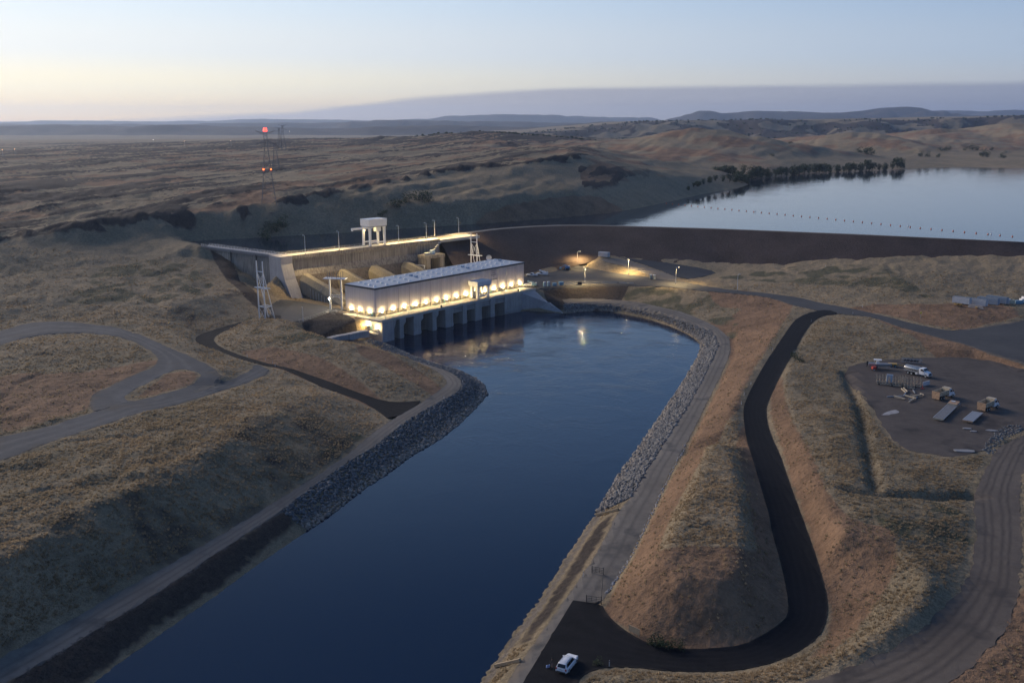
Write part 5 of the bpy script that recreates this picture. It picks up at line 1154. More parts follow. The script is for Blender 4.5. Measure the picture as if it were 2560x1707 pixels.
def suv(loc, rz, label):
    g = empty('parked_car', loc, rz, label, 'car')
    prof = ((-2.48, .78, .42, .80), (-2.42, .93, .36, 1.06), (-1.9, .98, .30, 1.12), (-.5, 1.0, .28, 1.10), (.9, 1.0, .28, 1.10), (1.15, .99, .28, 1.10), (1.6, .96, .30, 1.06), (2.1, .92, .32, .99), (2.42, .82, .36, .88), (2.52, .66, .42, .74))
    MB().loft([car_ring(x, w, a, b, .10) for x, w, a, b in prof]).build('body', P_WHITE, g, True)
    gh = ((-2.34, .84, 1.05, 1.10), (-2.05, .80, 1.05, 1.62), (-1.75, .76, 1.05, 1.76), (-.4, .77, 1.05, 1.79), (.35, .74, 1.05, 1.72), (1.22, .80, 1.05, 1.12))
    MB().loft([[Vector((x, y * (.86 if z > a + .02 else 1.05), z)) for y, z in ((-w * 1.06, a), (-w * 1.0, (a + b) / 2), (-w, b - .04), (-w * .9, b), (w * .9, b), (w, b - .04), (w * 1.0, (a + b) / 2), (w * 1.06, a))] for x, w, a, b in gh]).build('cabin', P_WHITE, g, True)
    MB().add([(.42, -.60, 1.70), (.42, .60, 1.70), (1.16, .72, 1.17), (1.16, -.72, 1.17)], [(0, 1, 2, 3)]).build('windscreen', M_GLASS, g).location = (.035, 0, .03)
    MB().add([(-2.06, -.60, 1.62), (-2.06, .60, 1.62), (-2.36, .68, 1.16), (-2.36, -.68, 1.16)], [(0, 3, 2, 1)]).build('rear_window', M_GLASS, g).location = (-.04, 0, .01)
    for s in (-1, 1):
        MB().add([(.28, s * .70, 1.62), (-.55, s * .735, 1.68), (-.55, s * .86, 1.16), (.92, s * .86, 1.16)], [(0, 1, 2, 3)]).build('side_window', M_GLASS, g).location = (0, s * .035, 0)
        MB().add([(-.63, s * .735, 1.68), (-1.75, s * .70, 1.62), (-2.02, s * .84, 1.18), (-.63, s * .86, 1.16)], [(0, 1, 2, 3)]).build('side_window', M_GLASS, g).location = (0, s * .035, 0)
        MB().box((.95, s * 1.06, 1.14), (.18, .24, .16)).build('mirror', P_WHITE, g)
        MB().tube((-1.85, s * .60, 1.80), (.1, s * .60, 1.83), .025, n=6).build('roof_rail', M_DARK, g)
        MB().box((-2.44, s * .80, .95), (.12, .22, .30)).build('tail_lamp', P_TAIL, g); MB().box((2.36, s * .66, .80), (.22, .30, .14)).build('headlight', P_HEAD, g)
    for x in (-1.6, -1.1, -.6, -.1): MB().box((x, 0, 1.79), (.03, 1.05, .03)).build('roof_rib', P_WHITE, g)
    MB().box((-2.50, 0, .52), (.10, 1.5, .12)).build('bumper_trim', M_DARK, g); MB().box((-2.49, 0, .86), (.04, .5, .14)).build('number_plate', P_HEAD, g)
    wheel_set(g, [(-1.45, -.86), (-1.45, .86), (1.42, -.86), (1.42, .86)], .38, .26); return g
suv(gnd(1418, 1667, 0), heading(at(1402, 1685, 0), at(1434, 1645, 0)), 'white sport utility car parked on the black asphalt beside a standing person')

def pickup(loc, rz, label, utility=False, body=P_WHITE, rear=P_WHITE, grp='white trucks parked on the plant yard'):
    g = empty('parked_truck', loc, rz, label, 'truck', grp)
    MB().loft([car_ring(x, w, a, b, .10) for x, w, a, b in ((.55, .95, .5, 1.12), (1.6, .95, .5, 1.14), (2.5, .9, .5, 1.06), (2.75, .8, .55, .95))]).build('hood', body, g, True)
    MB().loft([[Vector((x, y, z)) for y, z in ((-w, .5), (-w, 1.1), (-w * .86, t), (w * .86, t), (w, 1.1), (w, .5))] for x, w, t in ((-1.0, .95, 1.15), (-.85, .95, 1.85), (.2, .95, 1.87), (.85, .95, 1.15))]).build('cab', body, g)
    MB().add([(.24, -.72, 1.80), (.24, .72, 1.80), (.82, .84, 1.20), (.82, -.84, 1.20)], [(0, 1, 2, 3)]).build('windscreen', M_GLASS, g).location = (.05, 0, .02)
    for s in (-1, 1): MB().add([(.14, s * .86, 1.72), (-.75, s * .86, 1.72), (-.75, s * .98, 1.2), (.62, s * .98, 1.2)], [(0, 1, 2, 3)]).build('side_window', M_GLASS, g)
    if utility:
        for s in (-1, 1): MB().box((-2.2, s * .78, 1.1), (2.3, .5, 1.2)).build('tool_box', rear, g)
        MB().box((-2.2, 0, .8), (2.3, 1.2, .4)).build('bed', rear, g)
        MB().tube((-2.0, 0, 1.2), (-2.0, 0, 2.0), .3).bar((-2.0, 0, 2.0), (.7, 0, 2.45), .32).box((.9, 0, 2.4), (.7, .8, .6)).build('lift_boom', rear, g)
        MB().tube((-3.0, -.4, 1.7), (-3.0, .4, 1.7), .42, n=12).build('reel', M_WSTEEL, g)
    else:
        bd = MB()
        for s in (-1, 1): bd.box((-2.05, s * .9, .85), (2.1, .1, .6))
        bd.box((-2.05, 0, .58), (2.1, 1.8, .12)).box((-3.05, 0, .85), (.1, 1.8, .6)); bd.build('bed', rear, g)
    wheel_set(g, [(-2.05, -.82), (-2.05, .82), (1.75, -.82), (1.75, .82)], .40, .28); return g
pickup(gnd(1329, 691, 5), math.pi - .25, 'small white pickup truck nearest the powerhouse wall on the back of the yard')
pickup(gnd(1354, 688, 5), math.pi - .30, 'white utility truck with lift boom on the back of the yard', True)
pickup(gnd(1325, 715.5, 5), math.pi - .25, 'white truck with pale blue rear bed at the end of the lit deck', True, P_WHITE, P_LBLUE)
# blue boom lift
bl = empty('boom_lift', gnd(1419, 675, 5), -.2, 'blue boom lift parked at the back of the yard', 'boom lift')
MB().box((0, 0, .75), (3.2, 2.0, .6)).build('chassis', M_DARK, bl); MB().box((-.1, 0, 1.5), (2.6, 1.6, .9)).build('turret', P_BLUE, bl)
MB().bar((1.2, 0, 1.7), (-1.6, 0, 2.7), .5).build('boom', P_BLUE, bl); MB().bar((-1.6, 0, 2.6), (-3.6, 0, 1.0), .4).build('boom', P_BLUE, bl); MB().box((-3.9, 0, .9), (.9, 1.5, 1.0)).build('basket', P_LBLUE, bl); MB().box((.6, 0, 2.15), (1.0, .9, .3)).build('cover', P_WHITE, bl)
wheel_set(bl, [(-1.1, -.95), (-1.1, .95), (1.1, -.95), (1.1, .95)], .5, .4)
def toilet(loc, rz, label, body, roof=M_WHITE):
    g = empty('portable_toilet', loc, rz, label, 'portable toilet', 'portable toilets')
    MB().box((0, 0, 1.15), (1.2, 1.2, 2.1), top=.95).build('cabin', body, g); MB().box((0, 0, 2.3), (1.25, 1.25, .22), top=.7).build('roof', roof, g); MB().box((0, -.61, 1.1), (.75, .05, 1.8)).build('door', M_GALV, g); MB().box((0, 0, .07), (1.3, 1.3, .14)).build('base', M_DARK, g)
toilet(gnd(1361.5, 717, 5), .3, 'left one of the two white-roofed toilets by the end of the deck', P_LBLUE); toilet(gnd(1371.5, 716, 5), .3, 'right one of the two white-roofed toilets by the end of the deck', P_LBLUE)
toilet(gnd(1627.5, 698, 5), .1, 'left one of the two green toilets beside the upper road', P_GREEN); toilet(gnd(1636, 699, 5), .1, 'right one of the two green toilets beside the upper road', P_GREEN)
def bin_(loc, rz, label, m, s=1.0):
    g = empty('waste_bin', loc, rz, label, 'bin'); MB().box((0, 0, .75 * s), (1.8 * s, 1.3 * s, 1.2 * s), top=1.1).build('tub', m, g); MB().box((0, .05, 1.42 * s), (1.95 * s, 1.45 * s, .12)).build('lid', m, g)
    for x in (-.7, .7): MB().tube((x * s, -.6 * s, .1), (x * s, .6 * s, .1), .1).build('caster', M_BLACK, g)
bin_(gnd(1386, 715, 5), .2, 'blue waste bin beside the white-roofed toilets', P_LBLUE); bin_(gnd(1403, 713, 5), .2, 'larger blue waste bin by the yard edge', P_LBLUE, 1.15); bin_(gnd(1449, 711.5, 5), 0, 'black waste bin at the guard rail', M_DARK)
def container(loc, rz, label, m, L=6.1, w=2.44, h=2.6, grp=None, roof=None):
    g = empty('shipping_container', loc, rz, label, 'container', grp)
    MB().box((0, 0, h / 2 + .12), (L - .1, w - .1, h - .08)).build('shell', m, g)
    for x in (-1, 1):
        for y in (-1, 1): MB().box((x * (L / 2 - .07), y * (w / 2 - .07), h / 2 + .1), (.16, .16, h)).build('corner_post', m, g)
    n = int(L / .5)
    for s in (-1, 1):
        rb_ = MB()
        for i in range(n): rb_.box((-L / 2 + .35 + i * (L - .7) / (n - 1), s * (w / 2 - .04), h / 2 + .12), (.2, .08, h - .3))
        o = rb_.build('corrugation', m, g); o['kind'] = 'stuff'
    if roof: MB().box((0, 0, h + .14), (L - .15, w - .15, .08)).build('roof', roof, g)
    for y in (-.6, .6): MB().box((L / 2 + .01, y, h / 2 + .1), (.06, 1.1, h - .25)).build('door', m, g)
    return g
M_CONT = mat('container_white', (.55, .55, .57), .55, .1, .15, .8); M_CONTB = mat('container_blue_grey', (.26, .32, .40), .55, .1, .15, .8); M_CROOF = mat('container_roof', (.16, .18, .20), .7, 0, .2, .8)
container(gnd(1510, 642.5, 9), heading(at(1497, 641, 9), at(1520, 643, 9)), 'single white shipping container on the pad below the earth dam', M_CONT)
cz_ = 8.0; ch = heading(at(2388, 761, cz_), at(2417, 765, cz_)); cgrp = 'containers at the far right camp'
for (x, y), lb, m, L in (((2404, 759), 'leftmost white shipping container of the row at the far right', M_CONT, 7.0), ((2440, 763), 'second shipping container of the far right row, timber stacked before it', M_CONT, 8.5), ((2470, 760), 'third shipping container of the far right row with blue end doors', M_CONTB, 8.5), ((2492, 757), 'rightmost shipping container of the far right row', M_CONTB, 8.5)):
    container(gnd(x, y, cz_), ch, lb, m, L, grp=cgrp, roof=M_CROOF)
tm = empty('timber_stack', gnd(2440, 771, cz_), ch, 'stack of pale timber in front of the far right containers', 'timber')
for i in range(5): MB().box((0, -.3, .2 + i * .28), (6.4 - i * .3, .35, .14)).build('plank', mat('pale_timber', (.46, .42, .40), .8, 0, .15, 2), tm)
for i, (x, y) in enumerate(((2391, 764), (2400, 765), (2443, 772))):
    g = empty('barrow', gnd(x, y, cz_), .3, ['orange wheelbarrow at the left end of the container row', 'orange wheelbarrow right of the leftmost one by the container row', 'orange wheelbarrow in front of the timber stack'][i], 'barrow', 'orange barrows by the containers')
    MB().box((0, 0, .55), (1.3, .8, .4), top=1.3).build('tray', P_YEL, g); MB().tube((.8, -.1, .25), (.8, .1, .25), .25).build('wheel', M_BLACK, g)
tk = empty('water_tank', gnd(2519, 759, cz_), 0, 'round white tank beside the far right containers', 'tank'); MB().tube((0, 0, 0), (0, 0, 1.9), 1.1, n=18).build('shell', M_WHITE, tk, True); MB().tube((0, 0, 1.9), (0, 0, 2.2), 1.1, .3, n=18).build('top', M_WHITE, tk)
tk = empty('water_tank', gnd(2528, 760, cz_), 0, 'boxy cream tank right of the round white tank', 'tank'); MB().box((0, 0, 1.0), (2.2, 1.6, 1.7)).build('shell', mat('cream_plastic', (.5, .47, .36), .6), tk); MB().tube((0, 0, 1.85), (0, 0, 2.05), .3).build('cap', M_DARK, tk)
tk = empty('tarp_pallet', gnd(2546, 760, cz_), .1, 'pallet under a blue tarp at the far right camp', 'pallet'); MB().box((0, 0, .8), (3.4, 1.8, 1.4), top=.9).build('tarp', P_LBLUE, tk); MB().box((0, 0, .08), (3.2, 1.6, .16)).build('pallet', P_WOOD, tk)
tk = empty('bag_stack', gnd(2557, 756, cz_), .1, 'stepped stack of white bags at the right edge', 'bags')
for i in range(3): MB().box((i * .4, 0, .45 + i * .8), (4.0 - i * 1.0, 2.0, .78)).build('bag', M_WHITE, tk)

# ---- dirt yard on the right
YZ = 5.2
def truck_base(g, L, wheels, frame_z=.95):
    MB().box((0, 0, frame_z), (L, .9, .3)).build('chassis', M_DARK, g); wheel_set(g, wheels, .52, .35)
def truck_cab(g, x, m=P_WHITE):
    MB().loft([[Vector((xx, y, z)) for y, z in ((-w, .85), (-w, 1.9), (-w * .9, t), (w * .9, t), (w, 1.9), (w, .85))] for xx, w, t in ((x - 1.0, 1.15, 2.72), (x + .25, 1.15, 2.78), (x + .75, 1.1, 2.0))]).build('cab', m, g)
    MB().loft([[Vector((xx, y, z)) for y, z in ((-w, .8), (-w, t - .2), (-w * .75, t), (w * .75, t), (w, t - .2), (w, .8))] for xx, w, t in ((x + .6, 1.05, 1.98), (x + 1.9, .95, 1.72), (x + 2.15, .85, 1.5))]).build('hood', m, g)
    MB().add([(x + .30, -.92, 2.68), (x + .30, .92, 2.68), (x + .74, 1.0, 2.05), (x + .74, -1.0, 2.05)], [(0, 1, 2, 3)]).build('windscreen', M_GLASS, g).location = (.06, 0, .03)
    for s in (-1, 1):
        MB().add([(x + .2, s * 1.10, 2.55), (x - .5, s * 1.10, 2.55), (x - .5, s * 1.17, 1.95), (x + .55, s * 1.17, 1.95)], [(0, 1, 2, 3)]).build('side_window', M_GLASS, g)
        MB().box((x + .6, s * 1.35, 2.15), (.12, .25, .5)).build('mirror', M_DARK, g); MB().box((x + 1.35, s * 1.0, .75), (1.2, .35, .18)).build('fender', m, g)
    MB().box((x + 2.2, 0, .75), (.25, 2.2, .4)).build('bumper', M_GALV, g); MB().box((x + 2.16, 0, 1.2), (.08, 1.2, .6)).build('grille', M_DARK, g)
a, b = at(2275, 936, YZ), at(2311, 944, YZ); hd = heading(a, b); mid = (a + b) / 2
tt = empty('tank_truck', gnd(2293, 938.5, YZ), hd, 'white cab tank truck with polished tank in the dirt yard', 'truck')
truck_base(tt, 8.4, [(-2.6, -.95), (-2.6, .95), (-1.4, -.95), (-1.4, .95), (3.4, -1.0), (3.4, 1.0)]); truck_cab(tt, 2.1)
tnk = MB(); tnk.loft([[Vector((x, 1.12 * k * math.cos(t), 2.0 + .80 * k * math.sin(t))) for t in [2 * math.pi * i / 18 for i in range(18)]] for x, k in ((-4.2, .7), (-4.05, .95), (-3.9, 1), (.7, 1), (.85, .95), (1.0, .7))]); tnk.build('tank', P_ALU, tt, True)
for x in (-3.4, -1.6, .2): MB().box((x, 0, 1.2), (.25, 2.1, .35)).build('saddle', M_GALV, tt)
for s in (-1, 1): MB().box((-1.6, s * 1.12, 1.32), (5.0, .12, .35)).build('side_skirt', P_ALUD, tt)
MB().box((.3, -1.05, .85), (.7, .4, .5)).build('side_box', M_WHITE, tt); MB().box((-1.6, 0, 2.84), (4.4, .5, .08)).build('catwalk', P_ALUD, tt)
def dump_truck(rx, ry, fx, fy, label):
    a, b = at(rx, ry, YZ), at(fx, fy, YZ); hd = heading(a, b); c = a.lerp(b, .5); c.z = gz1(c.x, c.y) + .05
    g = empty('dump_truck', c, hd, label, 'truck', 'dump trucks in the dirt yard')
    truck_base(g, 7.4, [(-2.5, -.95), (-2.5, .95), (-1.3, -.95), (-1.3, .95), (3.0, -1.0), (3.0, 1.0)]); truck_cab(g, 1.9)
    for s in (-1, 1):
        MB().add([(-3.7, s * 1.2, 1.35), (.8, s * 1.2, 1.35), (.8, s * 1.25, 2.75), (-3.7, s * 1.25, 2.55), (-3.7, s * 1.1, 1.35), (.8, s * 1.1, 1.35), (.8, s * 1.15, 2.75), (-3.7, s * 1.15, 2.55)], [(0, 1, 2, 3), (7, 6, 5, 4), (0, 4, 5, 1), (1, 5, 6, 2), (2, 6, 7, 3), (3, 7, 4, 0)]).build('bed_side', P_CREAM, g)
        for i in range(5): MB().box((-3.3 + i * .95, s * 1.28, 2.0), (.12, .1, 1.2)).build('stake', P_CREAM, g)
    MB().box((-1.45, 0, 1.3), (4.4, 2.2, .12)).build('bed_floor', M_DARK, g); MB().box((-3.75, 0, 1.9), (.14, 2.5, 1.3)).build('tailgate', P_RUST, g); MB().box((.85, 0, 2.1), (.14, 2.4, 1.6)).build('headboard', P_CREAM, g)
    MB().add([(.8, -1.2, 2.95), (.8, 1.2, 2.95), (2.0, 1.15, 3.05), (2.0, -1.15, 3.05), (.8, -1.2, 3.05), (.8, 1.2, 3.05), (2.0, 1.15, 3.15), (2.0, -1.15, 3.15)], [(0, 1, 2, 3), (7, 6, 5, 4), (0, 4, 5, 1), (1, 5, 6, 2), (2, 6, 7, 3), (3, 7, 4, 0)]).build('cab_shield', P_CREAM, g)
    MB().box((-3.7, 0, .85), (.2, 2.3, .8)).build('rear_apron', P_RUST, g); return g
dump_truck(2338, 1001, 2377, 991, 'left one of the two rusty cream dump trucks in the dirt yard'); dump_truck(2450, 1030, 2489, 1017, 'right one of the two dump trucks, behind the grey flatbed trailer')
def flatbed(q, label, raised=False, m=P_DECKW, edge=P_CREAM):
    pts = [at(x, y, YZ + .75) for x, y in q]           # rear-left, rear-right, front-right, front-left
    c = sum(pts, Vector()) / 4; hd = heading((pts[0] + pts[1]) / 2, (pts[2] + pts[3]) / 2)
    L = (((pts[2] + pts[3]) - (pts[0] + pts[1])) / 2).length; w = 2.5
    c.z = gz1(c.x, c.y) + .04; g = empty('flatbed_trailer', c, hd, label, 'trailer', 'flatbed trailers in the dirt yard')
    n = 9
    for i in range(n): MB().box((-L / 2 + (i + .5) * (L * (.8 if raised else 1)) / n, 0, .72), ((L * (.8 if raised else 1)) / n - .05, w, .14)).build('deck_plank', m, g)
    for s in (-1, 1): MB().box((0, s * (w / 2 + .06), .66), (L, .1, .26)).build('side_rail', M_GALV, g)
    MB().box((-L / 2 - .06, 0, .6), (.12, w + .1, .4)).build('rear_bumper', edge, g)
    if raised: MB().box((L * .4, 0, 1.15), (L * .2, w, .16)).build('gooseneck_deck', P_RUST, g); MB().box((L * .3, 0, .95), (.12, w, .5)).build('step_board', edge, g); MB().box((L * .42, .2, 1.4), (.5, 1.0, .3)).build('winch', M_WHITE, g)
    MB().bar((L / 2, 0, .6), (L / 2 + 1.6, 0, .5), .2).build('drawbar', M_DARK, g)
    wheel_set(g, [(-L * .2, -1.0), (-L * .2, 1.0), (-L * .2 + 1.0, -1.0), (-L * .2 + 1.0, 1.0)], .36, .26); return g
flatbed(((2332, 1042), (2359, 1050), (2400, 1008), (2376, 1004)), 'long flatbed trailer with raised front deck in the dirt yard', True)
flatbed(((2406, 1048), (2432, 1055), (2457, 1032), (2432, 1028)), 'short grey flatbed trailer behind the right dump truck', False, mat('blue_grey_deck', (.22, .25, .30), .8, 0, .12, 1.0), P_RUST)
# boat on its trailer
a, b = at(2177, 921, YZ), at(2219, 924, YZ); hd = heading(a, b)
bo = empty('motor_boat', (lambda v: (v.x, v.y, gz1(v.x, v.y) + .75))(at(2198, 922, YZ)), hd, 'grey aluminium motor boat with white canopy frame on a trailer', 'boat')
def hull_ring(x, w, k, h): return [Vector((x, -w, h)), Vector((x, -w * .85, k + .35)), Vector((x, 0, k)), Vector((x, w * .85, k + .35)), Vector((x, w, h)), Vector((x, w * .9, h - .03)), Vector((x, 0, h - .5)), Vector((x, -w * .9, h - .03))]
MB().loft([hull_ring(-3.4, 1.1, 0, 1.0), hull_ring(0, 1.15, 0, 1.05), hull_ring(2.0, .95, .1, 1.15), hull_ring(3.2, .45, .4, 1.25), hull_ring(3.7, .08, .9, 1.3)]).build('hull', P_ALUD, bo)
MB().box((-.6, 0, 1.2), (1.0, 1.1, 1.1)).build('console', M_WHITE, bo); MB().box((-.7, 0, 2.3), (2.4, 1.7, .1)).build('canopy', M_WHITE, bo)
for x in (-1.7, .3):
    for y in (-.7, .7): MB().tube((x, y, .9), (x, y, 2.3), .03, n=6).build('canopy_post', P_ALUD, bo)
MB().box((-3.75, 0, .95), (.55, .5, 1.2)).bar((-3.7, 0, .5), (-3.95, 0, -.3), .2).build('outboard_motor', M_DARK, bo); MB().bar((0, -1.12, .95), (-3.2, -1.12, .9), .08, .12).build('rub_stripe', P_RED, bo)
bt_ = empty('boat_trailer', (lambda v: (v.x, v.y, gz1(v.x, v.y) + .04))(at(2198, 922, YZ)), hd, 'dark boat trailer under the grey motor boat', 'trailer')
for s in (-1, 1): MB().bar((-2.8, s * .7, .6), (2.6, s * .7, .6), .12).build('frame_rail', M_GALV, bt_)
MB().bar((2.4, 0, .55), (5.0, 0, .45), .14).build('tongue', M_GALV, bt_); wheel_set(bt_, [(-.9, -1.0), (-.9, 1.0)], .34, .24)
yt = empty('equipment_trailer', gnd(2236, 917, YZ), hd + .05, 'ochre equipment trailer with blue wheels right of the boat', 'trailer')
MB().box((-.6, 0, .85), (2.6, 1.7, .5)).build('bed', P_YEL, yt); MB().bar((.8, 0, .7), (3.4, 0, .55), .2).build('drawbar', P_YEL, yt); wheel_set(yt, [(-1.1, -.95), (-1.1, .95), (.1, -.95), (.1, .95)], .42, .28, P_LBLUE)
rg = empty('generator', gnd(2184, 926, YZ), .3, 'red wheeled generator in front of the boat stern', 'generator')
MB().box((0, 0, .9), (1.3, .9, .8)).build('housing', P_RED, rg); MB().box((.9, 0, .9), (.5, .7, 1.0)).build('engine', M_DARK, rg); wheel_set(rg, [(-.3, -.5), (-.3, .5)], .3, .18, M_WHITE)
lt = empty('conveyor_frame', gnd(2279, 908, YZ), hd, 'dark steel lattice frame lying behind the tank truck', 'frame')
for s in (-1, 1):
    for z in (.4, 1.5): MB().bar((-3.4, s * .8, z), (3.2, s * .8, z - .25), .12).build('chord', P_ALUD, lt)
    for i in range(6): MB().bar((-3.2 + i * 1.1, s * .8, .4), (-2.65 + i * 1.1, s * .8, 1.45), .08).build('brace', M_GALV, lt)
for i in range(5): MB().bar((-3.0 + i * 1.5, -.8, .4), (-3.0 + i * 1.5, .8, .4), .1).build('cross_bar', M_DARK, lt)
MB().tube((-2.4, 0, .9), (2.0, 0, .8), .28).build('roller', M_DARK, lt)
def stake_rack(cx, cy, L, w, h, n, label, m=P_CREAM):
    c = gnd(cx, cy, YZ); g = empty('stake_rack', c, hd, label, 'rack', 'stake racks in the dirt yard')
    for s in (-1, 1):
        MB().box((0, s * w / 2, .35), (L, .18, .25)).build('sill', m, g)
        for i in range(n): MB().box((-L / 2 + .1 + i * (L - .2) / (n - 1), s * w / 2, h / 2 + .3), (.13, .13, h)).build('stake', m, g)
    for i in range(3): MB().box((-L / 2 + .3 + i * (L - .6) / 2, 0, .3), (.18, w, .2)).build('cross_beam', M_DARK, g)
    for i in range(n): MB().box((-L / 2 + .1 + i * (L - .2) / (n - 1), 0, .9 + .35 * (i % 2)), (.10, w * .9, .10)).build('bolster', P_RUST, g)
    for s in (-1, 1): MB().tube((-L * .3, s * (w / 2 + .05), .25), (-L * .3, s * (w / 2 + .3), .25), .25).build('wheel', M_BLACK, g)
stake_rack(2206, 960, 3.6, 2.6, 2.4, 5, 'leftmost stake rack with pale posts in the dirt yard'); stake_rack(2238, 964, 3.4, 2.4, 2.2, 5, 'second stake rack from the left in the dirt yard')
stake_rack(2256, 963, 1.8, 2.2, 2.6, 3, 'narrow tall stake rack at the middle of the row'); stake_rack(2272, 970, 3.0, 2.4, 2.6, 4, 'fourth stake rack from the left, with thick posts'); stake_rack(2292, 966, 2.2, 2.2, 2.4, 3, 'rightmost stake rack next to the grey slab')
gp = empty('gravel_hopper', gnd(2224, 957, YZ), hd, 'blue-grey sloping hopper between the two left stake racks', 'hopper'); MB().add([(-1.0, -1.2, 0), (1.0, -1.2, 0), (1.0, 1.2, 0), (-1.0, 1.2, 0), (-.9, .4, 2.4), (.9, .4, 2.4), (.9, 1.2, 2.4), (-.9, 1.2, 2.4)], [(0, 1, 5, 4), (1, 2, 6, 5), (2, 3, 7, 6), (3, 0, 4, 7), (0, 3, 2, 1), (4, 5, 6, 7)]).build('shell', M_CONTB, gp)
for x in (-.8, .8): MB().bar((x, -1.25, .1), (x, .35, 2.4), .1).build('rib', M_GALV, gp)
sl = empty('leaning_slab', gnd(2315, 964, YZ), hd + .9, 'pale grey slab leaning at the right of the stake racks', 'slab'); MB().box((0, 0, .7), (3.4, .2, 1.3)).build('panel', M_CONT, sl); MB().bar((.8, .1, .9), (.8, .9, .05), .1).build('prop', M_GALV, sl)
js = empty('jack_stand', gnd(2306, 972, YZ), 0, 'small red jack stand below the leaning slab', 'jack stand'); MB().tube((0, 0, .15), (0, 0, 1.1), .08).build('post', P_RED, js); MB().box((0, 0, .1), (1.1, .5, .15)).build('foot', P_RED, js)
rr = random.Random(4)
steel = [((2217, 993), (2262, 992)), ((2234, 992), (2262, 1000)), ((2236, 996), (2260, 1001)), ((2258, 992), (2266, 981)), ((2272, 1007), (2285, 1000)), ((2262, 992), (2290, 1000)), ((2270, 999), (2282, 1001)), ((2276, 990), (2300, 993)), ((2280, 996), (2306, 990)), ((2288, 999), (2294, 993)), ((2253, 974), (2264, 984)), ((2258, 973), (2268, 983)), ((2282, 976), (2287, 984)), ((2300, 986), (2309, 990))]
for i, (p, q) in enumerate(steel):
    a, b = at(*p, YZ), at(*q, YZ); c = (a + b) / 2; c.z = gz1(c.x, c.y) + .12 + (i % 3) * .16
    o = MB().box((0, 0, .1), ((b - a).length, .10, .26)).box((0, 0, .24), ((b - a).length, .26, .05)).box((0, 0, -.04), ((b - a).length, .26, .05)).build('steel_beam', P_CREAM if i % 3 else P_ALUD); o.location = c; o.rotation_euler = (0, rr.uniform(-.04, .04), heading(a, b))
    tag(o, 'cream or grey steel beam in the loose heap between the racks and dump trucks', 'beam', 'heap of steel beams in the dirt yard')
for i, (x, y, w, d) in enumerate(((2418, 1072, 1.9, 1.1), (2433, 1079, 1.5, .9), (2479, 1077, 2.4, 1.3), (2412, 1128, 4.6, 1.8))):
    v = gnd(x, y, YZ); m = MB(); k = 10
    m.prism([(w * .6 * math.cos(2 * math.pi * t / k) * rr.uniform(.8, 1.1), d * .6 * math.sin(2 * math.pi * t / k) * rr.uniform(.8, 1.1)) for t in range(k)], 0, .16)
    o = m.build('slab_and_pool', mat('pale_slab_pool', (.24, .24, .25), .8, 0, .15, 1.0)); o.location = v; o.rotation_euler = (0, 0, -.15)
    tag(o, ['small pale concrete slab below the grey flatbed trailer', 'smallest pale slab, just below and right of the first', 'pale slab at the foot of the rock pile', 'long pale pool near the bottom edge of the dirt yard'][i], 'slab')  # the long one stands for a pool, drawn as a pale matte slab
sp_ = px_region([(2200, 1037), (2225, 1027), (2243, 1024), (2247, 1031), (2235, 1035), (2210, 1039)], YZ)
sheet('sand_spill', sp_, mat('chalky_sand', (.30, .29, .30), .9, 0, .3, .8, obj=False), .06, jit=.25, step=1.0, edge=.1)
tag(bpy.data.objects['sand_spill'], kind='structure')

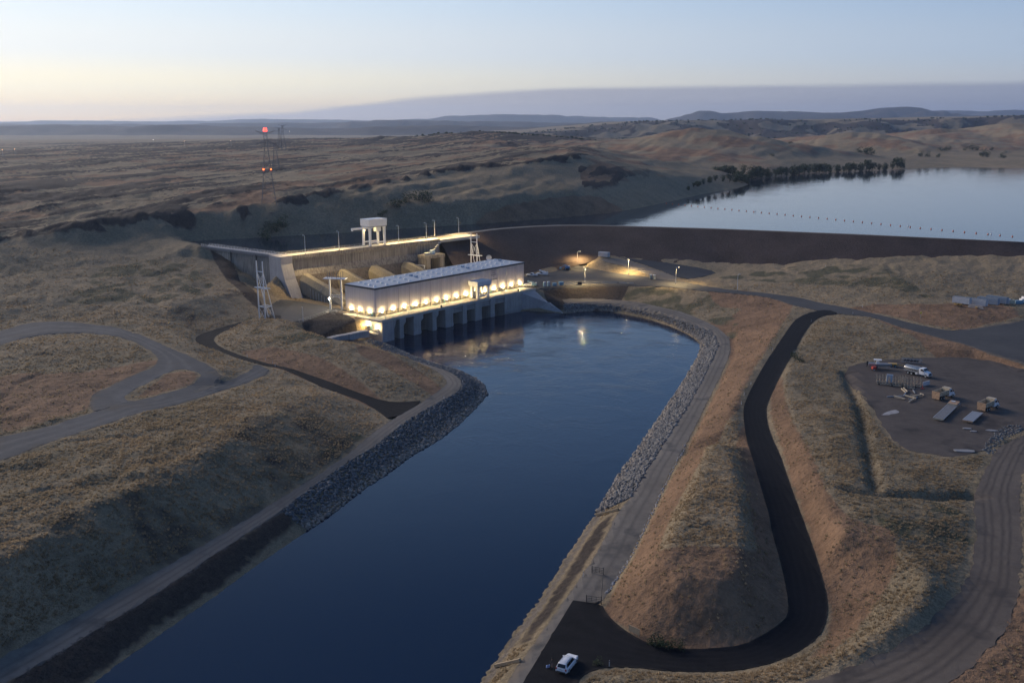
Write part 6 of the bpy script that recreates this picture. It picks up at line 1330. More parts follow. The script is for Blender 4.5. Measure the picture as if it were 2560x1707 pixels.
# ---- people by the car
def person(loc, rz, label, top, legs, hair):
    o_ = bpy.data.objects
    J = [(0, 0, .95), (0, 0, 1.15), (0, 0, 1.38), (0, 0, 1.50), (.03, 0, 1.66), (0, .10, .90), (.03, .12, .50), (0, .12, .08), (.14, .12, .04), (0, -.10, .90), (-.02, -.12, .50), (-.04, -.12, .08), (.10, -.12, .04), (0, .19, 1.38), (.08, .25, 1.12), (.30, .16, 1.10), (.38, .13, 1.12), (0, -.19, 1.38), (.08, -.25, 1.12), (.30, -.16, 1.10), (.38, -.13, 1.12)]
    E = [(0, 1), (1, 2), (2, 3), (3, 4), (0, 5), (5, 6), (6, 7), (7, 8), (0, 9), (9, 10), (10, 11), (11, 12), (2, 13), (13, 14), (14, 15), (15, 16), (2, 17), (17, 18), (18, 19), (19, 20)]
    R = [.14, .13, .15, .06, .105, .10, .075, .05, .04, .10, .075, .05, .04, .07, .05, .04, .035, .07, .05, .04, .035]
    me = bpy.data.meshes.new('person'); me.from_pydata(J, E, []); o = bpy.data.objects.new('person', me); link(o); o.location = loc; o.rotation_euler = (0, 0, rz)
    md = o.modifiers.new('skin', 'SKIN')
    for i, sv in enumerate(me.skin_vertices[0].data): sv.radius = (R[i], R[i]); sv.use_root = (i == 0)
    o.modifiers.new('subsurf', 'SUBSURF').levels = 1
    m = bpy.data.materials.new('clothed_figure'); m.use_nodes = True; nt = m.node_tree; b = nt.nodes['Principled BSDF']; b.inputs['Roughness'].default_value = .85
    tcn = N(nt, 'ShaderNodeTexCoord'); sx_ = N(nt, 'ShaderNodeSeparateXYZ'); nt.links.new(tcn.outputs['Object'], sx_.inputs[0])
    rp_ = N(nt, 'ShaderNodeValToRGB'); rp_.color_ramp.interpolation = 'CONSTANT'; el = rp_.color_ramp.elements
    el[0].position = 0; el[0].color = (.02, .02, .02, 1); el[1].position = .055; el[1].color = (*legs, 1)
    for p, c in ((.50, top), (.79, (.42, .26, .19))): q = el.new(p); q.color = (*c, 1)
    nt.links.new(mrange(nt, sx_.outputs[2], 0, 1.9), rp_.inputs[0]); nt.links.new(rp_.outputs[0], b.inputs['Base Color']); me.materials.append(m)
    hr = MB(); hr.loft([[Vector((.01 + r * math.cos(t), r * math.sin(t), z)) for t in [2 * math.pi * i / 10 for i in range(10)]] for r, z in ((.10, 1.60), (.128, 1.68), (.11, 1.76), (.04, 1.80))]); hr.build('hair', mat('dark_hair', hair, .7), o, True)
    tag(o, label, 'person'); return o
pv0 = gnd(1380, 1670, 0)
person(pv0, math.pi * .9, 'person in dark top and patterned trousers standing left of the white car', (.03, .028, .035), (.11, .085, .10), (.015, .012, .012))
pb = empty('carry_case', pv0 + Vector((-.62, .12, 0)), .5, 'pale blue case standing left of the person', 'case'); MB().box((0, 0, .26), (.6, .22, .44)).build('shell', mat('pale_blue_case', (.24, .34, .60), .5), pb, bevel=.03); MB().bar((-.15, 0, .5), (.15, 0, .5), .04).build('handle', M_DARK, pb)

# ---- small road furniture
mp_ = MB().box((0, 0, .55), (.10, .06, 1.1)).mesh('marker_post', M_WHITE); mb_ = MB().box((0, 0, .95), (.12, .07, .14)).mesh('reflector', M_DARK)
marks = [(1931, 877, 6, 'beside the asphalt road, highest on its left verge'), (1877, 962, 5.2, 'on the left verge above the road bend'), (1860, 988, 4.8, 'second below the road bend marker on the left verge'), (1853, 1012, 4.4, 'at the inside of the asphalt road bend'), (1985, 884, 5.8, 'on the right verge of the asphalt road'), (2028, 805, 6.4, 'on the right verge just below the road junction'), (2132, 785, 6.6, 'at the tip of the grass triangle by the upper road'), (2156, 769, 6.7, 'on the far verge of the upper road'), (2063, 667, 9, 'on the grass near the toe of the earth dam, right one'), (1933, 663, 7, 'on the grass near the toe of the earth dam, left one'), (618, 893, 4.7, 'first of the row by the left asphalt road'), (664, 902, 4.5, 'second of the row by the left asphalt road'), (682, 909, 4.3, 'third of the row by the left asphalt road'), (688, 917, 4.2, 'last of the row where the gravel road joins'), (1157, 957, 0, 'at the bend of the left bench road'), (1110, 997, 0, 'on the left bench road near the asphalt junction'), (1072, 1036, 0, 'by the left riprap edge'), (1028, 1051, 0, 'on the left bench road below the asphalt junction'), (1458, 1441, 0, 'beside the gate on the right bench road'), (1523, 1666, 0, 'at the edge of the asphalt right of the parked car')]
for x, y, z, t in marks:
    o = part('marker_post', mp_, None, gnd(x, y, z), rr.uniform(0, 3)); part('reflector', mb_, o); tag(o, 'white marker post ' + t, 'marker post', 'white roadside marker posts')
sg = empty('road_sign', gnd(2301, 796, 7), .4, 'yellow diamond warning sign beside the upper road', 'sign'); MB().tube((0, 0, 0), (0, 0, 2.4), .05).build('post', M_GALV, sg)
MB().box((0, -.06, 2.2), (.75, .04, .75), rot=Matrix.Rotation(math.pi / 4, 3, 'Y')).build('plate', mat('sign_yellow', (.70, .62, .04), .5), sg)
bd_ = empty('notice_board', gnd(1585, 1588, .5), heading(at(1571, 1575, .5), at(1599, 1588, .5)), 'plain tan board standing at the toe of the grassy mound', 'board')
MB().box((0, 0, .95), (2.3, .08, 1.1)).build('panel', P_WOOD, bd_)
for x in (-.9, .9): MB().box((x, .09, .7), (.1, .1, 1.5)).build('post', P_WOOD, bd_)
def gate(p, q, label, h=1.3):
    a, b = gnd(*p, 0), gnd(*q, 0); g = empty('pipe_gate', a, heading(a, b), label, 'gate'); L = (b - a).length
    for x in (0, L): MB().tube((x, 0, 0), (x, 0, h + .2), .07).build('post', M_DARK, g)
    for z in (.3, .6, .9, h): MB().tube((0, 0, z), (L, 0, z), .035, n=6).build('rail', M_DARK, g)
    for x in (L * .33, L * .66): MB().tube((x, 0, .3), (x, 0, h), .03, n=6).build('upright', M_DARK, g)
gate((1466, 1506), (1503, 1510), 'dark pipe gate at the near end of the right bench road'); gate((1480, 1432), (1508, 1436), 'dark pipe gate farther along the right bench road')
gate((1503, 1508), (1508, 1438), 'dark open gate leaf lying along the foot of the mound', 1.1)
for p, q, lb in (((1238, 1668), (1300, 1654), 'long tan timber lying on the bank left of the parked car'), ((1491, 1290), (1546, 1276), 'low tan timber edging where the right riprap ends')):
    a, b = gnd(*p, -2.5), gnd(*q, -.6); o = MB().bar((0, 0, 0), b - a, .5, .5).bar((.2, .5, -.1), (b - a) * .98 + Vector((.1, .5, -.1)), .25, .25).build('log', P_WOOD); o.location = a + Vector((0, 0, .3)); tag(o, lb, 'timber')
ORD = ['first', 'second', 'third', 'fourth', 'fifth', 'sixth', 'seventh', 'eighth', 'ninth', 'tenth', 'eleventh', 'twelfth', 'thirteenth', 'fourteenth', 'fifteenth', 'sixteenth', 'seventeenth', 'eighteenth', 'nineteenth']
def nth(i):
    if i < 19: return ORD[i]
    t, u = divmod(i + 1, 10); tens = {2: 'twenty', 3: 'thirty', 4: 'forty'}[t]
    return {2: 'twentieth', 3: 'thirtieth', 4: 'fortieth'}[t] if u == 0 else tens + '-' + ORD[u - 1]
# ================================================================== STONE, GRASS, TREES, FAR THINGS
def icos(seed, n=1):
    bm = bmesh.new(); bmesh.ops.create_icosphere(bm, subdivisions=n, radius=1.0); r = random.Random(seed)
    sx_, sy_, sz_ = r.uniform(.8, 1.2), r.uniform(.7, 1.1), r.uniform(.55, .85)
    for v in bm.verts: v.co = Vector((v.co.x * sx_, v.co.y * sy_, v.co.z * sz_)) * r.uniform(.78, 1.15)
    vs = np.array([v.co[:] for v in bm.verts]); fs = np.array([[v.index for v in f.verts] for f in bm.faces]); bm.free(); return vs, fs
STONES = [icos(s) for s in range(6)]
def stone_material(name, lo, hi):
    m = bpy.data.materials.new(name); m.use_nodes = True; nt = m.node_tree; b = nt.nodes['Principled BSDF']
    g = N(nt, 'ShaderNodeNewGeometry'); ri = g.outputs['Random Per Island']; oi = N(nt, 'ShaderNodeObjectInfo').outputs['Random']
    f = nmath(nt, 'FRACT', nmath(nt, 'ADD', ri, oi), 0.0)
    nz = noise(nt, g.outputs['Position'], 1.3, 4)
    sz_ = N(nt, 'ShaderNodeSeparateXYZ'); nt.links.new(g.outputs['Position'], sz_.inputs[0])
    wl_k = mrange(nt, nmath(nt, 'ADD', sz_.outputs[2], nmath(nt, 'MULTIPLY', nz, .5)), -2.9, -2.3, 1.0, 0.0)      # bleached by the changing water level
    fz = nmath(nt, 'ADD', nmath(nt, 'MULTIPLY', f, .65), nmath(nt, 'MULTIPLY', nz, .35))
    nt.links.new(ramp_mix(nt, wl_k, ramp_mix(nt, fz, lo, hi), ramp_mix(nt, fz, (.13, .115, .10), (.40, .35, .30))), b.inputs['Base Color']); b.inputs['Roughness'].default_value = .85; b.inputs['Specular IOR Level'].default_value = .25
    return m
M_STONE = stone_material('riprap_stone', (.070, .072, .078), (.29, .275, .26)); M_STONED = stone_material('blue_grey_stone', (.045, .052, .060), (.20, .205, .21))
def riprap(name, poly, count, size, label, m, near=300, sort_pt=(0, 0)):
    p = np.array(poly); x0, y0 = p.min(0); x1, y1 = p.max(0); pts = np.zeros((0, 2))
    while len(pts) < count:
        c = np.stack([RNG.uniform(x0, x1, count * 6), RNG.uniform(y0, y1, count * 6)], 1); pts = np.concatenate([pts, c[pip(poly, c)]])
    pts = pts[:count]; d = np.hypot(pts[:, 0], pts[:, 1]); pts = pts[np.argsort(d)]; z = ground_z(pts[:, 0], pts[:, 1])
    k = z > WATER_Z - .5; pts, z = pts[k], z[k]
    sc = RNG.uniform(size[0], size[1], len(pts)) * np.where(RNG.random(len(pts)) < .12, 1.5, 1.0)
    root = empty(name, (float(pts[0, 0]), float(pts[0, 1]), float(z[0])), 0, label, 'riprap'); o3 = Vector(root.location)
    mes = []
    for vs, fs in STONES:
        me = bpy.data.meshes.new('stone'); me.from_pydata(vs.tolist(), [], fs.tolist()); me.materials.append(m); mes.append(me)
    for i in range(near):
        o = bpy.data.objects.new('stone', mes[i % 6]); o.location = (pts[i, 0] - o3.x, pts[i, 1] - o3.y, z[i] + sc[i] * .1 - .1 - o3.z); o.scale = (sc[i],) * 3; o.rotation_euler = tuple(RNG.uniform(0, 6.28, 3)); link(o, root)
    V, F, n0 = [], [], 0
    for i in range(near, len(pts)):
        vs, fs = STONES[i % 6]; a = RNG.uniform(0, 6.28, 2); ca, sa, cb, sb = math.cos(a[0]), math.sin(a[0]), math.cos(a[1]), math.sin(a[1])
        R = np.array([[ca, -sa, 0], [sa, ca, 0], [0, 0, 1]]) @ np.array([[1, 0, 0], [0, cb, -sb], [0, sb, cb]])
        V.append(vs @ R.T * sc[i] + np.array([pts[i, 0] - o3.x, pts[i, 1] - o3.y, z[i] + sc[i] * .1 - .1 - o3.z])); F.append(fs + n0); n0 += len(vs)
    if V:
        V = np.concatenate(V); F = np.concatenate(F); me = bpy.data.meshes.new('stone_fill'); me.vertices.add(len(V)); me.vertices.foreach_set('co', V.ravel()); me.loops.add(F.size); me.loops.foreach_set('vertex_index', F.ravel().astype(np.int32)); me.polygons.add(len(F)); me.polygons.foreach_set('loop_start', np.arange(0, F.size, 3, dtype=np.int32)); me.update(); me.materials.append(m)
        o = bpy.data.objects.new('stone_fill', me); link(o, root); o['kind'] = 'stuff'
    return root
riprap('riprap_bank', P_RIP_R, 9500, (.22, .52), 'grey broken-stone riprap along the right bank and head of the canal', M_STONE)
riprap('riprap_bank', P_RIP_L, 8500, (.20, .48), 'dark blue-grey riprap along the left bank and its rounded point', M_STONED)
riprap('rock_pile', px_region([(2455, 1128), (2470, 1100), (2500, 1068), (2545, 1060), (2560, 1075), (2510, 1095), (2480, 1135)], 5.2), 340, (.15, .42), 'heap of broken rock at the lower right corner of the dirt yard', M_STONED, near=120)
riprap('riprap_bank', px_region([(914, 848), (950, 838), (968, 846), (985, 866), (950, 874), (915, 862)], -1), 380, (.3, .6), 'small patch of dark riprap below the lit stairway', M_STONED, near=60)
# pale foam-like stones lining the drain at the foot of the mound
dr = empty('drain_stones', at(1571, 1396, 0), 0, 'thin line of pale stones along the drain at the foot of the mound', 'stones'); o3 = Vector(dr.location); dm_ = []
for vs, fs in STONES[:3]:
    me = bpy.data.meshes.new('stone'); me.from_pydata(vs.tolist(), [], fs.tolist()); me.materials.append(mat('pale_stone', (.42, .41, .42), .8)); dm_.append(me)
for i in range(150):
    t = i / 150 * 7; k = int(t); a, b = [(1517, 1480), (1540, 1448), (1579, 1392), (1612, 1322), (1640, 1262), (1660, 1220), (1690, 1160), (1717, 1108)][k:k + 2]; q = at(a[0] + (b[0] - a[0]) * (t - k), a[1] + (b[1] - a[1]) * (t - k), .1)
    o = bpy.data.objects.new('stone', dm_[i % 3]); o.location = (q.x - o3.x + rr.uniform(-.25, .25), q.y - o3.y + rr.uniform(-.25, .25), gz1(q.x, q.y) - o3.z + .12); s = rr.uniform(.12, .28); o.scale = (s, s, s); o.rotation_euler = (rr.random() * 6, rr.random() * 6, 0); link(o, dr)

# ---- dry grass tufts scattered over the rough ground (one mass, instanced on points)
def tuft_mesh(seed, n, h, spread, lean):
    r = random.Random(seed); m = MB()
    for i in range(n):
        a = r.uniform(0, 6.28); q = Vector((math.cos(a) * r.uniform(0, spread), math.sin(a) * r.uniform(0, spread), 0)); w = r.uniform(.02, .045) * 1.6; t = Vector((math.cos(a), math.sin(a), 0)) * r.uniform(.1, lean); hh = h * r.uniform(.6, 1.1)
        s = Vector((-math.sin(a + r.uniform(-.8, .8)), math.cos(a), 0)).normalized() * w
        m.add([q - s, q + s, q + t * .5 + Vector((0, 0, hh * .65)) + s * .7, q + t * .5 + Vector((0, 0, hh * .65)) - s * .7, q + t + Vector((0, 0, hh))], [(0, 1, 2, 3), (3, 2, 4)])
    me = bpy.data.meshes.new('tuft'); me.from_pydata(m.v, [], m.f); return me
def grass_material():
    m = bpy.data.materials.new('dry_grass_blades'); m.use_nodes = True; nt = m.node_tree; b = nt.nodes['Principled BSDF']
    pos = N(nt, 'ShaderNodeNewGeometry').outputs['Position']; rnd = N(nt, 'ShaderNodeObjectInfo').outputs['Random']
    nb = noise(nt, pos, 0.012, 6); nm = noise(nt, pos, 0.09, 6, .65)
    f = mrange(nt, nmath(nt, 'ADD', nmath(nt, 'MULTIPLY', nb, .5), nmath(nt, 'MULTIPLY', nm, .5)), .40, .60)
    straw = ramp_mix(nt, rnd, (.36, .265, .165), (.58, .44, .28)); olive = ramp_mix(nt, rnd, (.25, .20, .13), (.42, .335, .22))
    col = ramp_mix(nt, f, straw, olive); df = N(nt, 'ShaderNodeBsdfDiffuse'); tr = N(nt, 'ShaderNodeBsdfTranslucent'); mx = N(nt, 'ShaderNodeMixShader'); mx.inputs[0].default_value = .5
    nt.links.new(col, df.inputs[0]); nt.links.new(col, tr.inputs[0]); nt.links.new(df.outputs[0], mx.inputs[1]); nt.links.new(tr.outputs[0], mx.inputs[2]); nt.nodes.remove(b)
    nt.links.new(mx.outputs[0], [q for q in nt.nodes if q.type == 'OUTPUT_MATERIAL'][0].inputs[0]); return m
def scatter_grass():
    P = []; S = []
    for y0, y1, dens, s0, s1 in ((95, 170, 6.5, .32, .80), (170, 260, 4.0, .38, .85), (260, 380, 1.3, .45, .95), (380, 460, .4, .5, 1.0)):
        xw = .60 * y1 + 12; n = int(2 * xw * (y1 - y0) * dens); x = RNG.uniform(-xw, xw, n); y = RNG.uniform(y0, y1, n); k = np.abs(x) < .60 * y + 12; x, y = x[k], y[k]
        z = ground_z(x, y); fl = NR.sample(F_FLAT, x, y); so = NR.sample(K_SOIL, x, y); ro = NR.sample(K_ROCK, x, y); rp_ = NR.sample(M_RIP.astype(float), x, y); we = np.maximum(NR.sample(K_WET, x, y), NR.sample(K_STRIP, x, y))
        cl = fbm(x / 5, y / 5, 3, 91)
        prob = np.clip((cl - .22) * 2.2, .25, 1) * (1 - .80 * np.clip(so * 1.2, 0, 1)) * (1 - np.clip(ro * 1.2, 0, 1))
        ok = (fl < .10) & (rp_ < .1) & (we < .3) & (z > WATER_Z + 1.2) & (RNG.random(len(x)) < prob)
        # nothing grows under the dam
        ok &= ~((y > 440) & (x > -160) & (z < RES_Z + .6) & (y > 430 + .42 * np.abs(x - 60)) & (x > -30) & (z < 4))
        P.append(np.stack([x, y, z - .04], 1)[ok]); S.append(RNG.uniform(s0, s1, len(x))[ok])
    P = np.concatenate(P); S = np.concatenate(S)
    me = bpy.data.meshes.new('dry_grass'); me.vertices.add(len(P)); me.vertices.foreach_set('co', P.ravel())
    a = me.attributes.new('size', 'FLOAT', 'POINT'); a.data.foreach_set('value', S.astype(np.float32)); a = me.attributes.new('spin', 'FLOAT', 'POINT'); a.data.foreach_set('value', RNG.uniform(0, 6.28, len(P)).astype(np.float32))
    a = me.attributes.new('which', 'INT', 'POINT'); a.data.foreach_set('value', RNG.integers(0, 4, len(P)).astype(np.int32)); me.update()
    o = bpy.data.objects.new('dry_grass', me); link(o); tag(o, 'dry straw-coloured grass covering the banks and hills', 'grass', kind='stuff')
    gm = grass_material(); coll = bpy.data.collections.new('tufts')
    for i, (n, h, sp_, le) in enumerate(((16, .42, .22, .22), (22, .55, .30, .30), (12, .34, .20, .35), (26, .62, .38, .25))):
        tm_ = tuft_mesh(i, n, h, sp_, le); tm_.materials.append(gm); coll.objects.link(bpy.data.objects.new('tuft', tm_))
    ng = bpy.data.node_groups.new('scatter', 'GeometryNodeTree'); ng.interface.new_socket('Geometry', in_out='INPUT', socket_type='NodeSocketGeometry'); ng.interface.new_socket('Geometry', in_out='OUTPUT', socket_type='NodeSocketGeometry')
    gi = ng.nodes.new('NodeGroupInput'); go = ng.nodes.new('NodeGroupOutput'); ip = ng.nodes.new('GeometryNodeInstanceOnPoints'); ci = ng.nodes.new('GeometryNodeCollectionInfo'); ci.inputs['Collection'].default_value = coll; ci.inputs['Separate Children'].default_value = True; ci.inputs['Reset Children'].default_value = True
    def na(nm, ty):
        n = ng.nodes.new('GeometryNodeInputNamedAttribute'); n.data_type = ty; n.inputs['Name'].default_value = nm; return n.outputs['Attribute']
    cx = ng.nodes.new('ShaderNodeCombineXYZ'); ng.links.new(na('spin', 'FLOAT'), cx.inputs['Z']); ip.inputs['Pick Instance'].default_value = True
    ng.links.new(gi.outputs[0], ip.inputs['Points']); ng.links.new(ci.outputs[0], ip.inputs['Instance']); ng.links.new(na('which', 'INT'), ip.inputs['Instance Index']); ng.links.new(cx.outputs[0], ip.inputs['Rotation']); ng.links.new(na('size', 'FLOAT'), ip.inputs['Scale']); ng.links.new(ip.outputs[0], go.inputs[0])
    md = o.modifiers.new('scatter', 'NODES'); md.node_group = ng; return len(P)
print('tufts', scatter_grass())

# ---- trees and shrubs
M_BARK = mat('bark', (.06, .045, .035), .9)
def leaf_mat(name, lo, hi):
    m = bpy.data.materials.new(name); m.use_nodes = True; nt = m.node_tree; b = nt.nodes['Principled BSDF']; g = N(nt, 'ShaderNodeNewGeometry'); oi = N(nt, 'ShaderNodeObjectInfo').outputs['Random']
    nt.links.new(ramp_mix(nt, nmath(nt, 'ADD', nmath(nt, 'MULTIPLY', g.outputs['Random Per Island'], .6), nmath(nt, 'MULTIPLY', oi, .4)), lo, hi), b.inputs['Base Color']); b.inputs['Roughness'].default_value = .8; b.inputs['Specular IOR Level'].default_value = .2; return m
M_LEAF = leaf_mat('dark_foliage', (.026, .036, .018), (.095, .115, .055)); M_LEAFS = leaf_mat('scrub_foliage', (.040, .044, .026), (.110, .110, .060))
def tree_mesh(seed, h, w, lobes, leaves, trunk=.25):
    r = random.Random(seed); T = MB(); T.tube((0, 0, -.5), (r.uniform(-.2, .2), r.uniform(-.2, .2), h * .45), .035 * h, .02 * h, n=6)
    cs = []
    for i in range(lobes):
        a = r.uniform(0, 6.28); d = w * r.uniform(.1, .62); z = h * (trunk + (1 - trunk) * r.uniform(.15, .86)); cs.append((Vector((math.cos(a) * d, math.sin(a) * d, z)), w * r.uniform(.28, .5)))
    for c, _ in cs[:6]: T.tube((0, 0, h * .3), c, .015 * h, .006 * h, n=5)
    Lf = MB()
    for i in range(leaves):
        c, rad = cs[r.randrange(lobes)]; d = Vector((r.gauss(0, 1), r.gauss(0, 1), r.gauss(0, .8))).normalized() * rad * r.uniform(.55, 1.05); p = c + d; s = w * r.uniform(.05, .11); n = Vector((r.gauss(0, 1), r.gauss(0, 1), r.gauss(0, 1) + .5)).normalized(); u = n.orthogonal().normalized(); v = n.cross(u)
        Lf.add([p - u * s, p - v * s * .6, p + u * s, p + v * s * .6], [(0, 1, 2, 3)])
    tm_ = bpy.data.meshes.new('trunk'); tm_.from_pydata([tuple(q) for q in T.v], [], T.f); tm_.materials.append(M_BARK)
    lm = bpy.data.meshes.new('crown'); lm.from_pydata([tuple(q) for q in Lf.v], [], Lf.f); lm.materials.append(M_LEAF); return tm_, lm
TREES = [tree_mesh(s, h, w, lo, 900, .04) for s, h, w, lo in ((1, 8, 5.4, 18), (2, 10, 4.8, 18), (3, 6.5, 6.0, 18), (4, 9, 4.0, 15))]
SHR = [tree_mesh(s, h, w, lo, 320, .02) for s, h, w, lo in ((11, 2.6, 2.0, 8), (12, 3.4, 2.4, 8), (13, 2.0, 2.2, 7))]
def plant(kind, loc, s, label, cat, group, name):
    t, l = kind; g = empty(name, loc, rr.uniform(0, 6.28), label, cat, group); g.scale = (s * rr.uniform(.9, 1.15), s * rr.uniform(.9, 1.15), s); part('trunk', t, g); part('crown', l, g); return g
def on_ground(x, y, zg):
    """the point of the ground seen at that column and row, starting from a guessed height"""
    z = zg
    for _ in range(12):
        v = at(x, y, z); nz = gz1(v.x, v.y); z = z * .6 + nz * .4
    v = at(x, y, z); v.z = gz1(v.x, v.y); return v
shore_t = [(1797, 446, 8), (1812, 440, 7), (1826, 446, 9), (1838, 444, 8), (1848, 452, 9), (1858, 446, 10), (1868, 458, 8), (1880, 448, 9), (1895, 446, 11), (1905, 444, 10), (1920, 444, 9), (1940, 442, 8), (1955, 440, 8), (1968, 440, 9), (1985, 438, 10), (2000, 436, 9), (2012, 434, 9), (2024, 434, 8), (2038, 432, 9), (2050, 432, 10), (2062, 432, 9), (2078, 431, 8), (2095, 430, 8), (2110, 430, 7), (2125, 429, 9), (2140, 428, 8), (2155, 428, 9), (2168, 427, 13), (2182, 426, 8), (2200, 426, 8), (2215, 425, 8), (2232, 424, 7), (2245, 422, 11), (2260, 422, 7), (1745, 482, 4), (1760, 478, 5), (1775, 474, 5), (1790, 470, 5), (1808, 468, 6), (1825, 466, 7), (1840, 464, 7), (1855, 462, 7), (1722, 488, 3), (1735, 484, 3.5)]
shore_t.sort()
for i, (x, y, h) in enumerate(shore_t):
    v = at(x, y, RES_Z + .3); v.y += 3; v.z = max(gz1(v.x, v.y), RES_Z - .3); k = TREES[i % 4]
    plant(k, v, h / (8, 10, 6.5, 9)[i % 4] * 1.2, ('tall' if h > 9 else 'low' if h < 6 else 'rounded') + ' dark green tree, ' + nth(i) + ' from the left along the far reservoir shore', 'tree', 'trees along the far reservoir shore', 'shore_tree')
for i, (x, y, zz, s) in enumerate(sorted(((2165, 383, 30, 2.4), (2175, 380, 30, 2.2), (2150, 384, 30, 2.0), (2163, 389, 30, 2.2), (2178, 391, 30, 2.0), (2350, 376, 35, 1.8), (2362, 377, 35, 2.0), (2372, 376, 35, 1.6), (2415, 377, 35, 2.0), (2430, 376, 35, 2.4), (2442, 377, 35, 2.0), (2456, 392, 30, 2.6), (2468, 393, 30, 2.2), (2508, 396, 30, 2.0), (2478, 377, 34, 1.6), (2300, 392, 28, 2.0), (2320, 393, 28, 1.8), (2345, 393, 28, 1.6), (1930, 392, 32, 1.2), (1975, 372, 40, 1.2)))):
    plant(SHR[rr.randrange(3)], on_ground(x, y, zz), s * 1.6, 'dark evergreen clump, ' + nth(i) + ' from the left on the hills behind the reservoir', 'shrub', 'shrubs on the hills behind the reservoir', 'shrub')
for i, (x, y, s) in enumerate(sorted(((985, 567, 2.2), (1000, 566, 1.8), (1022, 563, 2.6), (1055, 560, 2.8), (1070, 561, 2.0), (660, 597, 3.0), (675, 593, 2.6), (705, 590, 2.0), (640, 602, 2.0), (955, 572, 1.6)))):
    v = at(x, y, RES_Z); v.y += 4; v.z = gz1(v.x, v.y); plant(SHR[rr.randrange(3)], v, s, 'dark shrub, ' + nth(i) + ' from the left on the shore behind the concrete dam', 'shrub', 'shrubs on the shore behind the dam', 'shrub')
for i, (x, y, s) in enumerate(((1628, 1613, .75), (1642, 1616, .9), (1660, 1618, .9), (1678, 1620, .8), (1700, 1621, .6))):
    plant(SHR[i % 3], gnd(x, y, .3), s * .75, ['leftmost', 'second from the left', 'middle', 'second from the right', 'rightmost'][i] + ' of the green bushes in the wet toe of the mound', 'bush', 'green bushes at the toe of the mound', 'bush')
plant(SHR[1], gnd(1496, 1662, 0), .4, 'small dry bush at the asphalt edge right of the parked car', 'bush', None, 'bush')
plant(SHR[0], gnd(1985, 895, 6), .9, 'dark scrub beside the asphalt road below the grass triangle, upper one', 'bush', None, 'bush'); plant(SHR[2], gnd(1998, 905, 6), .9, 'dark scrub beside the asphalt road below the grass triangle, lower one', 'bush', None, 'bush')
# oak woods on the mesa and its slope: far off, one mass
def woods():
    V, F, n0 = [], [], 0; n = 2600
    x = RNG.uniform(-400, 3000, n); y = RNG.uniform(3080, 3980, n); k = (fbm(x / 110, y / 60, 4, 77) > .44); x, y = x[k], y[k]; z = ground_z(x, y)
    x2 = RNG.uniform(-180, 420, 260); y2 = RNG.uniform(1730, 1860, 260); z2 = ground_z(x2, y2); x = np.concatenate([x, x2]); y = np.concatenate([y, y2]); z = np.concatenate([z, z2])
    vs0, fs0 = icos(3)
    for i in range(len(x)):
        s = RNG.uniform(3, 6.5) * (1 if y[i] > 2500 else .55); V.append(vs0 * np.array([s, s, s * .8]) * RNG.uniform(.8, 1.2, (len(vs0), 1)) + np.array([x[i], y[i], z[i] + s * .45])); F.append(fs0 + n0); n0 += len(vs0)
    V = np.concatenate(V); F = np.concatenate(F); me = bpy.data.meshes.new('oak_woods'); me.from_pydata(V.tolist(), [], F.tolist()); me.materials.append(M_LEAF); o = bpy.data.objects.new('oak_woods', me); link(o); tag(o, 'dark oak woods on the mesa slopes far behind the reservoir', 'woods', kind='stuff')
woods()

# ---- buoy line across the reservoir
M_BUOY = mat('orange_buoy', (.75, .16, .05), .45)
def buoy_mesh(r=.45): 
    m = MB(); m.loft([[Vector((rad * r * math.cos(t), rad * r * math.sin(t), z * r)) for t in [2 * math.pi * i / 10 for i in range(10)]] for rad, z in ((.2, -.8), (.8, -.5), (1, 0), (.8, .55), (.2, .85))]); return m
bm_ = buoy_mesh().mesh('float', M_BUOY, True); bs_ = MB().tube((0, 0, .4), (0, 0, .8), .1, n=6).mesh('eye', M_DARK)
la = [at(x, y, RES_Z) for x, y in ((1666, 509), (1857, 527.6), (2074, 548), (2303, 571), (2560, 594.6), (2700, 606))]
cum = [0]
for a, b in zip(la[:-1], la[1:]): cum.append(cum[-1] + (b - a).length)
nb_ = 46
for i in range(nb_):
    t = cum[-1] * i / (nb_ - 1); q = Vector((np.interp(t, cum, [v.x for v in la]), np.interp(t, cum, [v.y for v in la]), RES_Z + .15))
    o = empty('buoy', q, 0, 'orange buoy, ' + nth(i) + ' along the float line counted from its left end', 'buoy', 'orange buoys across the reservoir'); part('float', bm_, o); part('eye', bs_, o)
for i, (x, y, lb) in enumerate(((1888, 530, 'white marker float left of the middle of the buoy line'), (2270, 566, 'white marker float right of the middle of the buoy line'), (2478, 586, 'white marker float near the right end of the buoy line'))):
    o = empty('marker_float', at(x, y, RES_Z), 0, lb, 'buoy'); buoy_mesh(.5).build('float', M_WHITE, o, True); MB().tube((0, 0, .3), (0, 0, 1.8), .12, n=6).build('mast', M_WHITE, o)

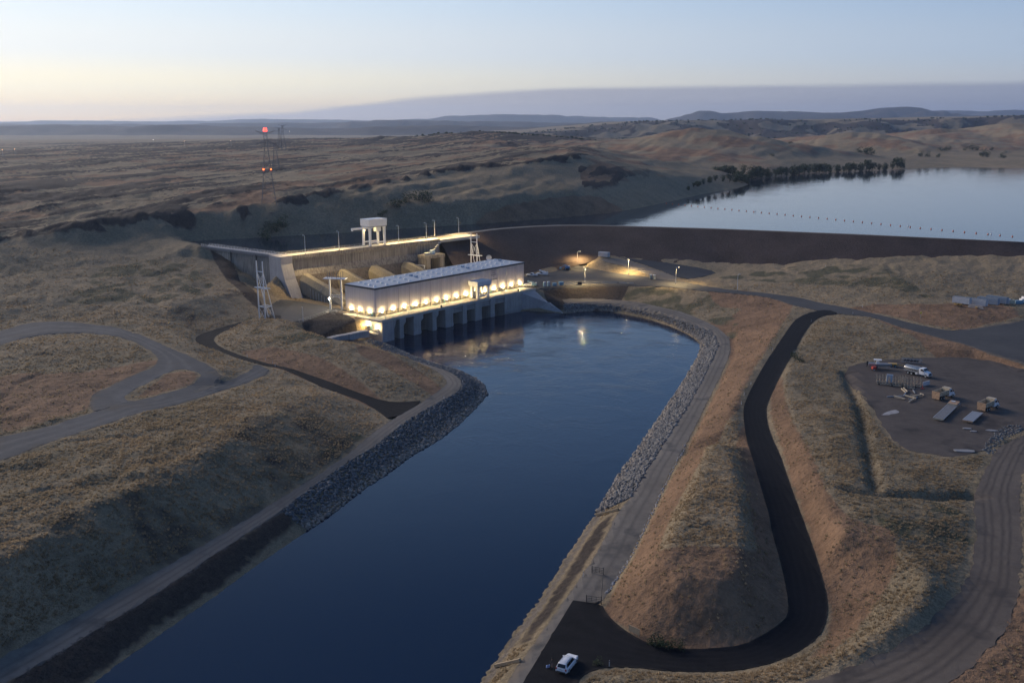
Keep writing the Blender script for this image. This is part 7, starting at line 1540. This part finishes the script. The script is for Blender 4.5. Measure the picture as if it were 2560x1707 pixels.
# ---- pylons with red beacons
M_LATT = mat('pylon_steel', (.17, .17, .18), .6, .3)
def pylon(loc, Hh, rz, label, beacon=False, base_w=8.5, group=None):
    g = empty('pylon', loc, rz, label, 'pylon', group); top_w = 1.8; waist = Hh * .80
    def corner(z): w = base_w + (top_w - base_w) * min(1, z / waist) ** .85; return w / 2
    for sx_, sy_ in ((-1, -1), (1, -1), (1, 1), (-1, 1)):
        m = MB(); zs = [Hh * i / 8 for i in range(9)]
        for z0, z1 in zip(zs[:-1], zs[1:]): m.bar((sx_ * corner(z0), sy_ * corner(z0), z0), (sx_ * corner(z1), sy_ * corner(z1), z1), .22)
        m.build('leg', M_LATT, g)
    br = MB()
    for i in range(12):
        z0, z1 = Hh * i / 12, Hh * (i + 1) / 12; a, b = corner(z0), corner(z1)
        for s in (-1, 1):
            br.bar((-a, s * a, z0), (b, s * b, z1), .10); br.bar((a, s * a, z0), (-b, s * b, z1), .10); br.bar((s * a, -a, z0), (s * b, b, z1), .10); br.bar((s * a, a, z0), (s * b, -b, z1), .10)
    o = br.build('bracing', M_LATT, g); o['kind'] = 'stuff'
    for z, wd, up in ((Hh * .86, 5.6, -1.4), (Hh * .97, 5.4, 1.6)):
        for s in (-1, 1): MB().bar((0, 0, z), (s * wd, 0, z + up), .25).bar((0, 0, z + (1.2 if up < 0 else -1.2)), (s * wd, 0, z + up), .14).build('cross_arm', M_LATT, g)
    if beacon:
        MB().tube((0, 0, Hh), (0, 0, Hh + 2.0), 1.15, .9, n=10).build('beacon', mat('red_beacon', (1, .1, .08), .3, emit=(1.0, .045, .03), es=5.0), g); point_light('beacon_light', (0, 0, Hh + 1.6), 9000, g, (1, .05, .03), .2)
        for s in (-1, 1): MB().tube((s * corner(Hh * .48), -corner(Hh * .48) - .2, Hh * .48), (s * corner(Hh * .48), -corner(Hh * .48) - .2, Hh * .48 + .7), .38, .3, n=8).build('beacon', mat('amber_beacon', (1, .3, .1), .3, emit=(1.0, .10, .015), es=9.0), g)
    return g
def pyl(x, y, zz, ytop, rz, label, **kw):
    v = on_ground(x, y, zz); pylon(v, at_depth(x, ytop, v.y).z - v.z, rz, label, **kw)
pyl(673, 512, 39, 329, .25, 'tall lattice pylon with a glowing red beacon on the left plateau', beacon=True)
pyl(700, 378, 48, 319, .2, 'left one of the two distant pylons right of the red beacon', base_w=7.0); pyl(709, 377, 48, 313, .2, 'right one of the two distant pylons right of the red beacon', base_w=7.0)
pyl(690, 420, 44, 356, .2, 'short distant pylon just right of the beacon pylon mast', base_w=6.0)
# a few lit lamps of the far town
for i, (x, y, zz, e, c) in enumerate(sorted(((8, 391, 36, 14, (1, .5, .15)), (38, 386, 36, 14, (1, .5, .15)), (724, 321, 60, 12, (1, .9, .7)), (462, 363, 30, 8, (1, .6, .3)), (578, 364, 30, 8, (1, .6, .3)), (384, 357, 25, 6, (1, .9, .8))))):
    v = on_ground(x, y + 3, zz) if y > 350 else at_depth(x, y + 2, 6000.0); v.z = gz1(v.x, v.y); s = v.y / 3000
    g = empty('town_lamp', v, 0, 'tiny lit lamp, ' + nth(i) + ' from the left in the far valley', 'lamp post', 'tiny lamps in the far valley'); MB().tube((0, 0, 0), (0, 0, 8), .15, n=6).build('pole', M_GALV, g)
    MB().tube((0, 0, 8), (0, 0, 8 + .9 * s), .45 * s, .3 * s, n=8).build('globe', mat('town_lamp_%d' % i, (1, 1, 1), .4, emit=c, es=float(e)), g)
# ------------------------------------------------------------------ evening haze: one closed box of thin even air
hz = MB().box((0, 9600, 190), (36000, 25600, 500)).build('haze', None); hz['kind'] = 'stuff'
hm = bpy.data.materials.new('evening_haze'); hm.use_nodes = True; nt = hm.node_tree
for n in list(nt.nodes):
    if n.type != 'OUTPUT_MATERIAL': nt.nodes.remove(n)
pv_ = N(nt, 'ShaderNodeVolumePrincipled'); pv_.inputs['Color'].default_value = (.57, .72, 1.0, 1); pv_.inputs['Density'].default_value = 5.2e-5; pv_.inputs['Anisotropy'].default_value = .45
nt.links.new(pv_.outputs[0], [n for n in nt.nodes if n.type == 'OUTPUT_MATERIAL'][0].inputs['Volume'])
hz.data.materials.append(hm)
